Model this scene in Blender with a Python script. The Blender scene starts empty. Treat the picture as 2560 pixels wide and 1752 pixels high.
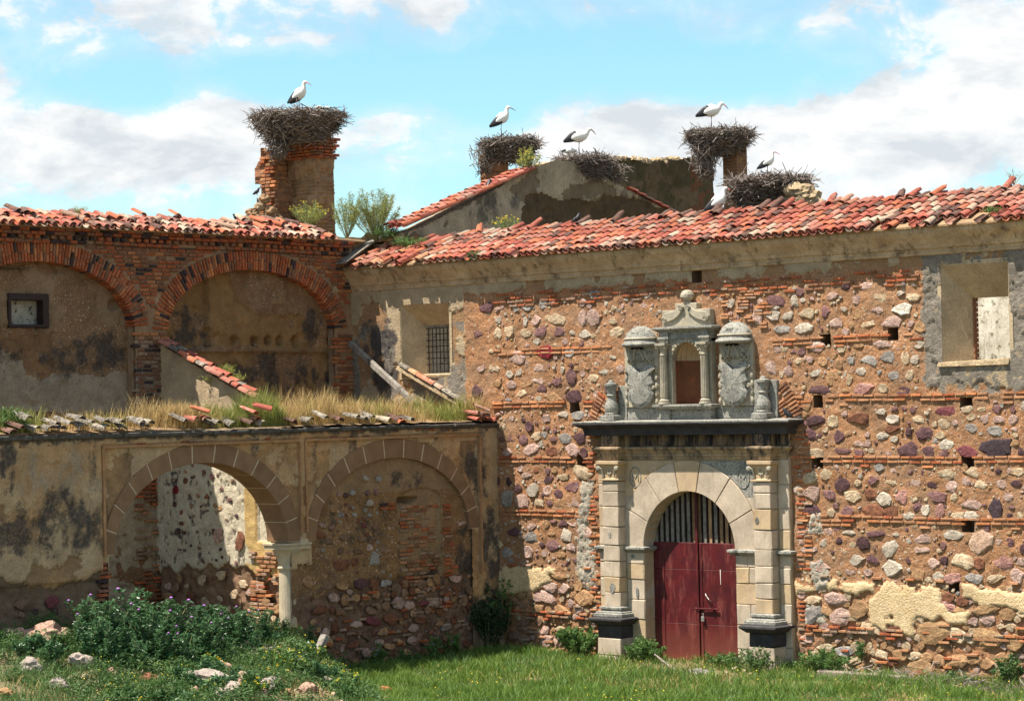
import bpy, bmesh, math, random
import numpy as np
from mathutils import Vector, Matrix
random.seed(11)
rng = np.random.default_rng(11)
scene = bpy.context.scene
COL = scene.collection

# ------------------------------------------------------------------ camera
F = 6300.0                      # focal length in pixels of the 2560 px wide photograph
CX, CY, D = 1280.0, 876.0, 1.102
TH = math.radians(42)
CAM = np.array([47.752, -46.757, 6.17])
fw = np.array([-math.sin(TH), math.cos(TH), 0.0])
rt = np.array([math.cos(TH), math.sin(TH), 0.0])
roll, pit = math.radians(1.2), math.radians(1.21)
cf = fw*math.cos(pit) + np.array([0, 0, 1.0])*math.sin(pit)
cu0 = np.cross(rt, cf)
cr = rt*math.cos(roll) - cu0*math.sin(roll)
cu = cu0*math.cos(roll) + rt*math.sin(roll)
cam_data = bpy.data.cameras.new("camera")
cam_data.sensor_width = 36.0
cam_data.lens = F/2560*36
cam_data.clip_start = 0.5
cam_data.clip_end = 6000
cam = bpy.data.objects.new("camera", cam_data)
COL.objects.link(cam)
cam.matrix_world = Matrix(((cr[0], cu[0], -cf[0], CAM[0]), (cr[1], cu[1], -cf[1], CAM[1]),
                           (cr[2], cu[2], -cf[2], CAM[2]), (0, 0, 0, 1)))
scene.camera = cam

# ------------------------------------------------------------------ light
SUN_FROM = Vector((-0.24, -0.395, 1.0)).normalized()
elev = math.asin(SUN_FROM.z)
sun_data = bpy.data.lights.new("sun", 'SUN')
sun_data.energy = 5.0
sun_data.angle = math.radians(0.53)
sun_data.color = (1.0, 0.935, 0.83)
sun = bpy.data.objects.new("sun", sun_data)
COL.objects.link(sun)
sun.rotation_euler = (-SUN_FROM).to_track_quat('-Z', 'Y').to_euler()
sun.location = (0, -30, 40)

world = bpy.data.worlds.new("World")
scene.world = world
world.use_nodes = True
wn, wl = world.node_tree.nodes, world.node_tree.links
wn.clear()
w_out = wn.new('ShaderNodeOutputWorld')
w_bg = wn.new('ShaderNodeBackground')
w_bg.inputs['Strength'].default_value = 0.105
sky = wn.new('ShaderNodeTexSky')
sky.sky_type = 'NISHITA'
sky.sun_disc = False
sky.sun_elevation = elev
sky.sun_rotation = math.atan2(SUN_FROM.x, SUN_FROM.y)
sky.air_density = 1.0
sky.dust_density = 0.6
sky.ozone_density = 1.6
wtc = wn.new('ShaderNodeTexCoord')


def wmath(op, a, b=None, c=None, clamp=False):
    n = wn.new('ShaderNodeMath')
    n.operation = op
    n.use_clamp = clamp
    for i, v in enumerate((a, b, c)):
        if v is None:
            continue
        if isinstance(v, (int, float)):
            n.inputs[i].default_value = v
        else:
            wl.new(v, n.inputs[i])
    return n.outputs[0]


def wnoise(scale, detail, rough, off, stretch=(1, 1, 1), dist=0.0):
    m = wn.new('ShaderNodeMapping')
    m.inputs['Location'].default_value = off
    m.inputs['Scale'].default_value = stretch
    wl.new(wtc.outputs['Generated'], m.inputs['Vector'])
    n = wn.new('ShaderNodeTexNoise')
    n.inputs['Scale'].default_value = scale
    n.inputs['Detail'].default_value = detail
    n.inputs['Roughness'].default_value = rough
    n.inputs['Distortion'].default_value = dist
    wl.new(m.outputs[0], n.inputs['Vector'])
    return n.outputs['Fac']


def sky_dir(x, y):
    d = cf*F + cr*(x*D-CX) + cu*(CY-y*D)
    return d/np.linalg.norm(d)


def wblob(x, y, rx, ry, amp):
    """a broad cloud bank around one direction of the sky"""
    d0 = sky_dir(x, y)
    v = wn.new('ShaderNodeVectorMath'); v.operation = 'SUBTRACT'
    wl.new(wtc.outputs['Generated'], v.inputs[0]); v.inputs[1].default_value = d0
    da = wn.new('ShaderNodeVectorMath'); da.operation = 'DOT_PRODUCT'
    wl.new(v.outputs[0], da.inputs[0]); da.inputs[1].default_value = cr*(5725/rx)
    db = wn.new('ShaderNodeVectorMath'); db.operation = 'DOT_PRODUCT'
    wl.new(v.outputs[0], db.inputs[0]); db.inputs[1].default_value = cu*(5725/ry)
    dc = wn.new('ShaderNodeVectorMath'); dc.operation = 'DOT_PRODUCT'
    wl.new(v.outputs[0], dc.inputs[0]); dc.inputs[1].default_value = cf*8
    q = wmath('ADD', wmath('MULTIPLY', da.outputs['Value'], da.outputs['Value']),
              wmath('MULTIPLY', db.outputs['Value'], db.outputs['Value']))
    q = wmath('ADD', q, wmath('MULTIPLY', dc.outputs['Value'], dc.outputs['Value']))
    return wmath('MULTIPLY', wmath('EXPONENT', wmath('MULTIPLY', q, -1.0)), amp)


# soft cloud field: noise everywhere, banks where the photograph has them
base_n = wnoise(9.0, 9, 0.56, (3.1, 0.4, 1.7), (1, 1, 1.9), 0.3)
fine_n = wnoise(34.0, 8, 0.62, (0.3, 5.2, 2.2), (1, 1, 1.5), 0.4)
dens = wmath('ADD', wmath('ADD', wmath('MULTIPLY', base_n, 0.62), wmath('MULTIPLY', fine_n, 0.58)), 0.085)
for b in [(2230, 210, 300, 130, .27), (2330, 110, 150, 80, .22), (1950, 250, 150, 70, .08), (1900, 380, 420, 120, .16), (520, 255, 130, 70, .17), (350, 330, 330, 110, .16),
          (60, 300, 170, 85, .16), (930, 290, 170, 120, .15), (1230, 300, 200, 100, .10), (420, 60, 560, 75, .035), (1500, 40, 420, 42, .06),
          (1650, 300, 300, 80, .13), (1000, 60, 150, 60, .1),
          (1500, 150, 420, 70, -.32), (800, 185, 430, 60, -.34), (290, 215, 140, 55, -.26), (1130, 190, 150, 90, -.22), (1700, 190, 300, 60, -.16), (1150, 60, 300, 30, -.08)]:
    dens = wmath('ADD', dens, wblob(*b))
ramp = wn.new('ShaderNodeMapRange')
ramp.interpolation_type = 'SMOOTHSTEP'
ramp.inputs['From Min'].default_value = 0.50
ramp.inputs['From Max'].default_value = 0.95
wl.new(dens, ramp.inputs['Value'])
puff = wn.new('ShaderNodeMapRange')          # denser cumulus with firmer edges
puff.interpolation_type = 'SMOOTHSTEP'
puff.inputs['From Min'].default_value = 0.70
puff.inputs['From Max'].default_value = 0.76
wl.new(dens, puff.inputs['Value'])
cover = wmath('ADD', wmath('MULTIPLY', ramp.outputs['Result'], .72), wmath('MULTIPLY', puff.outputs['Result'], .42), clamp=True)
shade_n = wnoise(22.0, 9, 0.60, (8.1, 2.4, 0.7), (1, 1, 2.2), 0.2)
ccol = wn.new('ShaderNodeValToRGB')
ccol.color_ramp.elements[0].position = 0.38
ccol.color_ramp.elements[0].color = (3.25, 3.5, 3.7, 1)
ccol.color_ramp.elements[1].position = 0.56
ccol.color_ramp.elements[1].color = (4.6, 4.62, 4.6, 1)
wl.new(shade_n, ccol.inputs['Fac'])
tint = wn.new('ShaderNodeMix'); tint.data_type = 'RGBA'; tint.blend_type = 'MULTIPLY'
tint.inputs['Factor'].default_value = 1.0
wl.new(sky.outputs[0], tint.inputs['A'])
tint.inputs['B'].default_value = (0.62, 0.84, 0.84, 1)
cm = wn.new('ShaderNodeMix'); cm.data_type = 'RGBA'
wl.new(cover, cm.inputs['Factor'])
wl.new(tint.outputs['Result'], cm.inputs['A'])
wl.new(ccol.outputs['Color'], cm.inputs['B'])
wl.new(cm.outputs['Result'], w_bg.inputs['Color'])
wl.new(w_bg.outputs[0], w_out.inputs['Surface'])

scene.view_settings.view_transform = 'Standard'
scene.view_settings.look = 'None'
scene.view_settings.exposure = 1.1
scene.view_settings.gamma = 1.0
scene.view_settings.use_curve_mapping = False
scene.render.engine = 'CYCLES'
scene.render.resolution_x, scene.render.resolution_y = 1024, 700


# ------------------------------------------------------------------ measuring: from the photograph to points on the real planes
def hitp(x, y, axis, val):
    d = cf*F + cr*(x-CX) + cu*(CY-y)
    t = (val-CAM[axis])/d[axis]
    return CAM + t*d


def MW(x, y, yp=0.0):            # main wall (plane y = yp): x, z
    p = hitp(x, y, 1, yp); return p[0], p[2]


def LW(x, y, xp=0.0):            # wing walls (plane x = xp): y, z
    p = hitp(x, y, 0, xp); return p[1], p[2]


def MD(x, y, yp=0.0): return MW(x*D, y*D, yp)
def LD(x, y, xp=0.0): return LW(x*D, y*D, xp)


def AD(x, y, depth):             # point at a distance along the view
    d = cf*F + cr*(x*D-CX) + cu*(CY-y*D)
    return CAM + d*(depth/F)


# ------------------------------------------------------------------ noise
def _hash(ix, iy, seed):
    h = (ix.astype(np.int64)*374761393 + iy.astype(np.int64)*668265263 + seed*974634777) & 0xFFFFFFFF
    h = ((h ^ (h >> 13))*1274126177) & 0xFFFFFFFF
    return ((h ^ (h >> 16)) & 0xFFFF)/65535.0


def vnoise(x, y, seed=0):
    ix, iy = np.floor(x), np.floor(y)
    fx, fy = x-ix, y-iy
    fx, fy = fx*fx*fx*(fx*(fx*6-15)+10), fy*fy*fy*(fy*(fy*6-15)+10)
    a, b = _hash(ix, iy, seed), _hash(ix+1, iy, seed)
    c, d = _hash(ix, iy+1, seed), _hash(ix+1, iy+1, seed)
    return a*(1-fx)*(1-fy)+b*fx*(1-fy)+c*(1-fx)*fy+d*fx*fy


def fbm(x, y, octv=4, seed=0, gain=0.5):
    x, y = np.asarray(x, float), np.asarray(y, float)
    s, a, t = 0.0, 1.0, 0.0
    for i in range(octv):
        s = s + a*vnoise(x, y, seed+i*17)
        t += a
        a *= gain
        x, y = x*2.03+5.1, y*2.03+1.7
    return s/t


def sstep(a, b, x):
    t = np.clip((np.asarray(x, float)-a)/(b-a), 0, 1)
    return t*t*(3-2*t)


def inpoly(U, Z, poly):
    res = np.zeros(U.shape, bool)
    n = len(poly)
    for i in range(n):
        x0, y0 = poly[i]; x1, y1 = poly[(i+1) % n]
        if y0 == y1:
            continue
        c = ((y0 > Z) != (y1 > Z)) & (U < (x1-x0)*(Z-y0)/(y1-y0)+x0)
        res ^= c
    return res


def warp(U, Z, amp=.12, sc=2.5, seed=0):
    return U+(fbm(U*sc, Z*sc, 4, seed)-.5)*2*amp, Z+(fbm(U*sc, Z*sc, 4, seed+50)-.5)*2*amp


# ------------------------------------------------------------------ objects
def props(o, label=None, cat=None, group=None, kind=None):
    if label: o['label'] = label
    if cat: o['category'] = cat
    if group: o['group'] = group
    if kind: o['kind'] = kind
    return o


def link(name, me, parent=None, mat=None):
    o = bpy.data.objects.new(name, me)
    COL.objects.link(o)
    if mat is not None and me is not None:
        mats = mat if isinstance(mat, (list, tuple)) else [mat]
        if len(me.materials) == 0:
            for m in mats:
                me.materials.append(m)
    if parent is not None:
        o.parent = parent
        if parent.type == 'EMPTY':
            o.matrix_parent_inverse = Matrix.LocRotScale(parent.location, parent.rotation_euler, parent.scale).inverted()
    return o


def thing(name, label, cat, loc=(0, 0, 0), group=None):
    o = bpy.data.objects.new(name, None)
    o.empty_display_size = .2
    COL.objects.link(o)
    o.location = loc
    return props(o, label, cat, group)


def fast_mesh(name, V, Fc, smooth=False, midx=None):
    V = np.asarray(V, np.float32); Fc = np.asarray(Fc, np.int32)
    me = bpy.data.meshes.new(name)
    n, k = Fc.shape
    me.vertices.add(len(V)); me.vertices.foreach_set('co', V.ravel())
    me.loops.add(n*k); me.loops.foreach_set('vertex_index', Fc.ravel())
    me.polygons.add(n)
    me.polygons.foreach_set('loop_start', np.arange(0, n*k, k, dtype=np.int32))
    if midx is not None:
        me.polygons.foreach_set('material_index', np.asarray(midx, np.int32))
    me.polygons.foreach_set('use_smooth', np.full(n, smooth, bool))
    me.update(calc_edges=True)
    return me


class MB:
    """collects faces for one mesh"""
    def __init__(s):
        s.v, s.f, s.m = [], [], []

    def add(s, vs, fs, m=0):
        o = len(s.v)
        s.v += [tuple(map(float, q)) for q in vs]
        s.f += [tuple(o+i for i in q) for q in fs]
        s.m += [m]*len(fs)

    def box(s, x0, x1, y0, y1, z0, z1, m=0):
        s.add([(x0, y0, z0), (x1, y0, z0), (x1, y1, z0), (x0, y1, z0), (x0, y0, z1), (x1, y0, z1), (x1, y1, z1), (x0, y1, z1)],
              [(0, 3, 2, 1), (4, 5, 6, 7), (0, 1, 5, 4), (1, 2, 6, 5), (2, 3, 7, 6), (3, 0, 4, 7)], m)

    def loft(s, x0, x1, yb, yf, prof, m=0, cap=True):
        """stack of rectangular rings against a wall: prof = [(projection, z)]"""
        vs, fs = [], []
        for p, z in prof:
            vs += [(x0-p, yf-p, z), (x1+p, yf-p, z), (x1+p, yb, z), (x0-p, yb, z)]
        n = len(prof)
        for i in range(n-1):
            a, b = i*4, i*4+4
            for k in range(4):
                k2 = (k+1) % 4
                fs.append((a+k, a+k2, b+k2, b+k))
        if cap:
            fs.append((3, 2, 1, 0)); t = (n-1)*4; fs.append((t, t+1, t+2, t+3))
        s.add(vs, fs, m)

    def lathe(s, cx, cy, prof, seg=16, m=0, sx=1, sy=1):
        vs, fs = [], []
        for r, z in prof:
            for k in range(seg):
                a = 2*math.pi*k/seg
                vs.append((cx+r*sx*math.cos(a), cy+r*sy*math.sin(a), z))
        for i in range(len(prof)-1):
            for k in range(seg):
                k2 = (k+1) % seg
                fs.append((i*seg+k, i*seg+k2, (i+1)*seg+k2, (i+1)*seg+k))
        fs.append(tuple(range(seg-1, -1, -1)))
        t = (len(prof)-1)*seg
        fs.append(tuple(range(t, t+seg)))
        s.add(vs, fs, m)

    def tube(s, pts, rad, seg=6, m=0):
        pts = [Vector(p) for p in pts]
        rs = rad if isinstance(rad, (list, tuple)) else [rad]*len(pts)
        vs, fs = [], []
        for i, p in enumerate(pts):
            t = (pts[min(i+1, len(pts)-1)]-pts[max(i-1, 0)]).normalized()
            a = t.cross(Vector((0, 0, 1)))
            if a.length < .05:
                a = t.cross(Vector((1, 0, 0)))
            a.normalize(); b = t.cross(a)
            for k in range(seg):
                an = 2*math.pi*k/seg
                vs.append(p+(a*math.cos(an)+b*math.sin(an))*rs[i])
        for i in range(len(pts)-1):
            for k in range(seg):
                k2 = (k+1) % seg
                fs.append((i*seg+k, i*seg+k2, (i+1)*seg+k2, (i+1)*seg+k))
        fs.append(tuple(range(seg-1, -1, -1)))
        t = (len(pts)-1)*seg
        fs.append(tuple(range(t, t+seg)))
        s.add(vs, fs, m)

    def prism(s, poly, y0, y1, m=0, axis='y'):
        """polygon in (x,z) pushed from y0 (front) to y1 (back); axis 'x': polygon in (y,z), front y0 is x"""
        n = len(poly)
        if axis == 'y':
            vs = [(a, y0, b) for a, b in poly]+[(a, y1, b) for a, b in poly]
        else:
            vs = [(y0, a, b) for a, b in poly]+[(y1, a, b) for a, b in poly]
        fs = [tuple(range(n)), tuple(range(2*n-1, n-1, -1))]
        for i in range(n):
            j = (i+1) % n
            fs.append((i, i+n, j+n, j))
        s.add(vs, fs, m)

    def mesh(s, name, smooth=False, bevel=0, jit=0):
        me = bpy.data.meshes.new(name)
        me.from_pydata(s.v, [], s.f)
        me.polygons.foreach_set('material_index', s.m)
        bm = bmesh.new(); bm.from_mesh(me)
        bmesh.ops.recalc_face_normals(bm, faces=bm.faces)
        if bevel:
            bmesh.ops.bevel(bm, geom=[e for e in bm.edges if e.calc_face_angle(0) > .5], offset=bevel, segments=1, affect='EDGES', clamp_overlap=True)
        if jit:
            for v in bm.verts:
                v.co += Vector((random.uniform(-jit, jit), random.uniform(-jit, jit), random.uniform(-jit, jit)))
        bm.to_mesh(me); bm.free()
        if smooth:
            me.polygons.foreach_set('use_smooth', [True]*len(me.polygons))
            me.update()
        return me

    def build(s, name, mat, parent=None, smooth=False, bevel=0, jit=0):
        return link(name, s.mesh(name, smooth, bevel, jit), parent, mat)


# ------------------------------------------------------------------ materials
def new_mat(name):
    m = bpy.data.materials.new(name)
    m.use_nodes = True
    nt = m.node_tree
    b = nt.nodes['Principled BSDF']
    return m, nt, b


def _noise(nt, vec, scale, detail=6, rough=.6, dist=0):
    n = nt.nodes.new('ShaderNodeTexNoise')
    n.inputs['Scale'].default_value = scale
    n.inputs['Detail'].default_value = detail
    n.inputs['Roughness'].default_value = rough
    n.inputs['Distortion'].default_value = dist
    nt.links.new(vec, n.inputs['Vector'])
    return n.outputs['Fac']


def _ramp(nt, fac, p0, p1, c0, c1):
    r = nt.nodes.new('ShaderNodeValToRGB')
    r.color_ramp.elements[0].position = p0; r.color_ramp.elements[0].color = (*c0, 1)
    r.color_ramp.elements[1].position = p1; r.color_ramp.elements[1].color = (*c1, 1)
    nt.links.new(fac, r.inputs['Fac'])
    return r.outputs['Color']


def _mix(nt, fac, a, b, mode='MIX'):
    m = nt.nodes.new('ShaderNodeMix'); m.data_type = 'RGBA'; m.blend_type = mode
    for sock, v in ((m.inputs['Factor'], fac), (m.inputs['A'], a), (m.inputs['B'], b)):
        if isinstance(v, (int, float)):
            sock.default_value = v
        elif isinstance(v, tuple):
            sock.default_value = (*v, 1)
        else:
            nt.links.new(v, sock)
    return m.outputs['Result']


def _bump(nt, bsdf, hgt, strength, dist=.02):
    b = nt.nodes.new('ShaderNodeBump')
    b.inputs['Strength'].default_value = strength
    b.inputs['Distance'].default_value = dist
    nt.links.new(hgt, b.inputs['Height'])
    nt.links.new(b.outputs[0], bsdf.inputs['Normal'])


def mottle(nt, pos, col, a=.32, b=.40):
    big = _ramp(nt, _noise(nt, pos, 1.3, 10, .74, .4), .30, .70, (1-a,)*3, (1+a*.75,)*3)
    small = _ramp(nt, _noise(nt, pos, 34, 6, .8), .32, .66, (1-b,)*3, (1+b*.7,)*3)
    return _mix(nt, 1.0, _mix(nt, 1.0, col, big, 'MULTIPLY'), small, 'MULTIPLY')


def mat(name, c1, c2, scale=4, bump=.4, bscale=30, rough=.92, objvar=.0, speck=None, spos=(.60, .66), sscale=25, lo=.35, hi=.65, spec=.25, bdist=.02, streak=None, lichen=None, mott=0, grit=0):
    """two-tone procedural surface; speck = spots of another colour; objvar = brightness variation from piece to piece"""
    m, nt, b = new_mat(name)
    g = nt.nodes.new('ShaderNodeNewGeometry')
    pos = g.outputs['Position']
    col = _ramp(nt, _noise(nt, pos, scale, 8, .62), lo, hi, c1, c2)
    if speck:
        f = nt.nodes.new('ShaderNodeMapRange')
        f.inputs['From Min'].default_value, f.inputs['From Max'].default_value = spos
        nt.links.new(_noise(nt, pos, sscale, 5, .65), f.inputs['Value'])
        col = _mix(nt, f.outputs[0], col, speck)
    if streak:
        mp = nt.nodes.new('ShaderNodeMapping')
        mp.inputs['Scale'].default_value = (2.1, 2.1, .42)
        nt.links.new(pos, mp.inputs['Vector'])
        f = nt.nodes.new('ShaderNodeMapRange')
        f.inputs['From Min'].default_value, f.inputs['From Max'].default_value = streak[1]
        nt.links.new(_noise(nt, mp.outputs[0], 1.6, 10, .75), f.inputs['Value'])
        col = _mix(nt, f.outputs[0], col, streak[0])
    if lichen:
        lf = nt.nodes.new('ShaderNodeMath'); lf.operation = 'MULTIPLY_ADD'; lf.inputs[1].default_value = .9
        nt.links.new(_noise(nt, pos, .9, 5, .6), lf.inputs[0]); nt.links.new(_noise(nt, pos, 13, 8, .8), lf.inputs[2])
        f = nt.nodes.new('ShaderNodeMapRange'); f.inputs['From Min'].default_value, f.inputs['From Max'].default_value = lichen[1]
        nt.links.new(lf.outputs[0], f.inputs['Value'])
        col = _mix(nt, f.outputs[0], col, lichen[0])
    if grit:
        gr = _ramp(nt, _noise(nt, pos, 17, 10, .82), .34, .64, (1-grit,)*3, (1+grit*.7,)*3)
        col = _mix(nt, 1.0, col, gr, 'MULTIPLY')
    if mott:
        col = mottle(nt, pos, col, mott, mott)
    if objvar:
        oi = nt.nodes.new('ShaderNodeObjectInfo')
        mr = nt.nodes.new('ShaderNodeMapRange')
        mr.inputs['To Min'].default_value = 1-objvar; mr.inputs['To Max'].default_value = 1+objvar
        nt.links.new(oi.outputs['Random'], mr.inputs['Value'])
        hs = nt.nodes.new('ShaderNodeHueSaturation')
        nt.links.new(col, hs.inputs['Color']); nt.links.new(mr.outputs[0], hs.inputs['Value'])
        col = hs.outputs[0]
    nt.links.new(col, b.inputs['Base Color'])
    b.inputs['Roughness'].default_value = rough
    b.inputs['Specular IOR Level'].default_value = spec
    if bump:
        _bump(nt, b, _noise(nt, pos, bscale, 8, .7), bump, bdist)
    return m


def wall_mat(name, base, layers, bump=.6, bscale=22, bdist=.03, grain=None, chips=0):
    """base = (c1, c2, scale); layers = [(attribute, c1, c2, scale)] laid over where the attribute is set"""
    m, nt, b = new_mat(name)
    g = nt.nodes.new('ShaderNodeNewGeometry')
    pos = g.outputs['Position']
    edge = _noise(nt, pos, 9, 9, .78)
    fine = _noise(nt, pos, 11, 10, .86)
    col = _ramp(nt, _noise(nt, pos, base[2], 9, .65), .32, .68, base[0], base[1])
    if grain:
        f = nt.nodes.new('ShaderNodeMapRange')
        f.inputs['From Min'].default_value, f.inputs['From Max'].default_value = grain[1]
        nt.links.new(_noise(nt, pos, grain[2], 6, .7), f.inputs['Value'])
        col = _mix(nt, f.outputs[0], col, grain[0])
    if chips:                                   # gravel in the mortar
        for sc_, lim in ((chips, .30), (chips*2.3, .34)):
            vo = nt.nodes.new('ShaderNodeTexVoronoi'); vo.inputs['Scale'].default_value = sc_
            nt.links.new(pos, vo.inputs['Vector'])
            sp = nt.nodes.new('ShaderNodeSeparateColor'); nt.links.new(vo.outputs['Color'], sp.inputs[0])
            th = nt.nodes.new('ShaderNodeMath'); th.operation = 'MULTIPLY'; th.inputs[1].default_value = lim; nt.links.new(sp.outputs[0], th.inputs[0])
            lt = nt.nodes.new('ShaderNodeMath'); lt.operation = 'LESS_THAN'; nt.links.new(vo.outputs['Distance'], lt.inputs[0]); nt.links.new(th.outputs[0], lt.inputs[1])
            cr_ = nt.nodes.new('ShaderNodeValToRGB'); e = cr_.color_ramp.elements
            e[0].position = 0; e[0].color = (.16, .085, .06, 1); e[1].position = 1; e[1].color = (.62, .53, .42, 1)
            for p_, c_ in ((.22, (.42, .16, .07, 1)), (.45, (.44, .28, .17, 1)), (.7, (.50, .36, .27, 1))):
                q_ = cr_.color_ramp.elements.new(p_); q_.color = c_
            nt.links.new(sp.outputs[1], cr_.inputs['Fac'])
            col = _mix(nt, lt.outputs[0], col, cr_.outputs['Color'])
    for at, c1, c2, sc, *soft in layers:
        soft = soft[0] if soft else .13
        spot = soft > .25
        a = nt.nodes.new('ShaderNodeAttribute'); a.attribute_name = at
        s = nt.nodes.new('ShaderNodeMath'); s.operation = 'MULTIPLY_ADD'
        nt.links.new(fine if spot else edge, s.inputs[0]); s.inputs[1].default_value = 1.7 if spot else .7
        am = nt.nodes.new('ShaderNodeMath'); am.operation = 'MULTIPLY'; am.inputs[1].default_value = .80 if spot else 1.0
        nt.links.new(a.outputs['Fac'], am.inputs[0]); nt.links.new(am.outputs[0], s.inputs[2])
        f = nt.nodes.new('ShaderNodeMapRange'); f.interpolation_type = 'SMOOTHSTEP'
        f.inputs['From Min'].default_value, f.inputs['From Max'].default_value = (1.08, 1.62) if spot else (.85-soft, .85+soft)
        nt.links.new(s.outputs[0], f.inputs['Value'])
        lc = _ramp(nt, _noise(nt, pos, sc, 9, .68), .3, .7, c1, c2)
        col = _mix(nt, f.outputs[0], col, lc)
    col = mottle(nt, pos, col)
    nt.links.new(col, b.inputs['Base Color'])
    b.inputs['Roughness'].default_value = .95
    b.inputs['Specular IOR Level'].default_value = .15
    _bump(nt, b, _noise(nt, pos, bscale, 9, .72), bump, bdist)
    return m


def plain(name, c, rough=.6, metal=0, spec=.4):
    m, nt, b = new_mat(name)
    b.inputs['Base Color'].default_value = (*c, 1)
    b.inputs['Roughness'].default_value = rough
    b.inputs['Metallic'].default_value = metal
    b.inputs['Specular IOR Level'].default_value = spec
    return m


def leaf_mat(name, c1, c2, scale=3, trans=.35, rough=.55):
    m, nt, b = new_mat(name)
    g = nt.nodes.new('ShaderNodeNewGeometry')
    col = _ramp(nt, _noise(nt, g.outputs['Position'], scale, 5, .7), .3, .7, c1, c2)
    nt.links.new(col, b.inputs['Base Color'])
    b.inputs['Roughness'].default_value = rough
    b.inputs['Specular IOR Level'].default_value = .3
    tr = nt.nodes.new('ShaderNodeBsdfTranslucent')
    nt.links.new(col, tr.inputs['Color'])
    ms = nt.nodes.new('ShaderNodeMixShader'); ms.inputs[0].default_value = trans
    nt.links.new(b.outputs[0], ms.inputs[1]); nt.links.new(tr.outputs[0], ms.inputs[2])
    nt.links.new(ms.outputs[0], nt.nodes['Material Output'].inputs['Surface'])
    return m


STONE = {
    'w': mat('white_quartz', (.55, .475, .38), (.38, .30, .225), 7, 1.3, 26, grit=.5, bdist=.03, objvar=.2),
    'W': mat('bright_quartz', (.72, .68, .58), (.55, .48, .38), 6, 1.3, 26, grit=.5, bdist=.03),
    'c': mat('cream_stone', (.55, .42, .27), (.36, .24, .14), 7, 1.3, 26, grit=.5, bdist=.03, objvar=.2, speck=(.60, .55, .45), spos=(.56, .66)),
    'p': mat('pink_quartzite', (.50, .33, .26), (.33, .20, .16), 7, 1.3, 26, grit=.5, bdist=.03, objvar=.2, speck=(.60, .52, .46), spos=(.55, .66)),
    'P': mat('rose_quartzite', (.48, .25, .20), (.28, .13, .11), 6, 1.3, 26, grit=.5, bdist=.03, objvar=.15, speck=(.55, .45, .40), spos=(.58, .68)),
    'C': mat('flesh_stone', (.56, .38, .27), (.40, .25, .17), 6, 1.3, 26, grit=.5, bdist=.03),
    'v': mat('mauve_slate', (.25, .125, .115), (.14, .07, .07), 8, 1.3, 26, grit=.5, bdist=.03, objvar=.25, speck=(.5, .38, .34), spos=(.60, .70)),
    'V': mat('wine_slate', (.24, .065, .07), (.13, .04, .045), 8, 1.3, 26, grit=.5, bdist=.03, speck=(.4, .25, .22), spos=(.62, .72)),
    'd': mat('dark_slate', (.135, .065, .065), (.075, .04, .043), 8, 1.3, 26, grit=.5, bdist=.03, objvar=.3),
    'D': mat('black_slate', (.075, .046, .052), (.042, .03, .035), 6, 1.3, 26, grit=.5, bdist=.03),
    'g': mat('grey_stone', (.36, .32, .28), (.22, .19, .17), 7, 1.3, 26, grit=.5, bdist=.03, objvar=.2),
    'r': mat('rust_stone', (.25, .10, .05), (.13, .055, .035), 7, 1.3, 26, grit=.5, bdist=.03, objvar=.2),
    'R': mat('crimson_stone', (.27, .02, .025), (.12, .012, .016), 9, 1.3, 26, grit=.5, bdist=.03),
    'o': mat('ochre_stone', (.44, .26, .13), (.28, .15, .075), 6, 1.3, 26, grit=.5, bdist=.03, objvar=.2),
    'O': mat('tan_block', (.44, .27, .135), (.29, .165, .08), 4, 1.3, 26, grit=.5, bdist=.03, objvar=.1),
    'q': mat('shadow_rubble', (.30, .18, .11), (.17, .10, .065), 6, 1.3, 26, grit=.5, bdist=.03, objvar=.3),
}
BRICK = {
    'a': mat('red_brick', (.39, .105, .04), (.27, .07, .03), 9, .8, 36, grit=.3, objvar=.2, speck=(.40, .225, .115), spos=(.56, .68), sscale=16),
    'b': mat('orange_brick', (.50, .19, .075), (.36, .13, .05), 9, .8, 36, grit=.3, objvar=.2, speck=(.42, .235, .12), spos=(.56, .68), sscale=16),
    'c': mat('brown_brick', (.26, .115, .06), (.17, .075, .045), 9, .8, 36, grit=.3, objvar=.2, speck=(.40, .225, .115), spos=(.56, .68), sscale=16),
    'k': mat('burnt_brick', (.075, .045, .045), (.04, .028, .03), 9, .8, 36, grit=.3, objvar=.3),
    'd': mat('dusty_brick', (.43, .215, .11), (.34, .16, .08), 9, .8, 36, grit=.3, objvar=.15),
    'e': mat('limed_brick', (.34, .25, .18), (.24, .13, .08), 9, .8, 36, grit=.3, objvar=.15),
}
LICH = ((.37, .31, .235), (1.0, 1.2))
TILE = {
    'o': mat('orange_tile', (.42, .135, .066), (.31, .092, .048), 7, .4, 40, objvar=.2, lichen=LICH),
    'r': mat('red_tile', (.35, .095, .06), (.24, .062, .043), 7, .4, 40, objvar=.22, lichen=LICH),
    'p': mat('pink_tile', (.39, .165, .115), (.29, .11, .078), 7, .4, 40, objvar=.2, lichen=LICH),
    'l': mat('lichen_tile', (.37, .25, .165), (.31, .13, .085), 9, .6, 40, objvar=.15, lichen=((.36, .31, .23), (.86, 1.06))),
    'y': mat('pale_tile', (.48, .24, .12), (.37, .155, .075), 7, .4, 40, objvar=.15, lichen=LICH),
    'd': mat('weathered_tile', (.17, .085, .06), (.09, .05, .04), 7, .5, 40, objvar=.25, speck=(.36, .32, .26), spos=(.60, .68)),
    'g': mat('grey_tile', (.30, .26, .20), (.13, .11, .09), 14, .6, 40, objvar=.3, speck=(.06, .05, .045), spos=(.50, .60), sscale=16),
}
TILE_MIX = 'oooorrrrrrppplldd'
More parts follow.
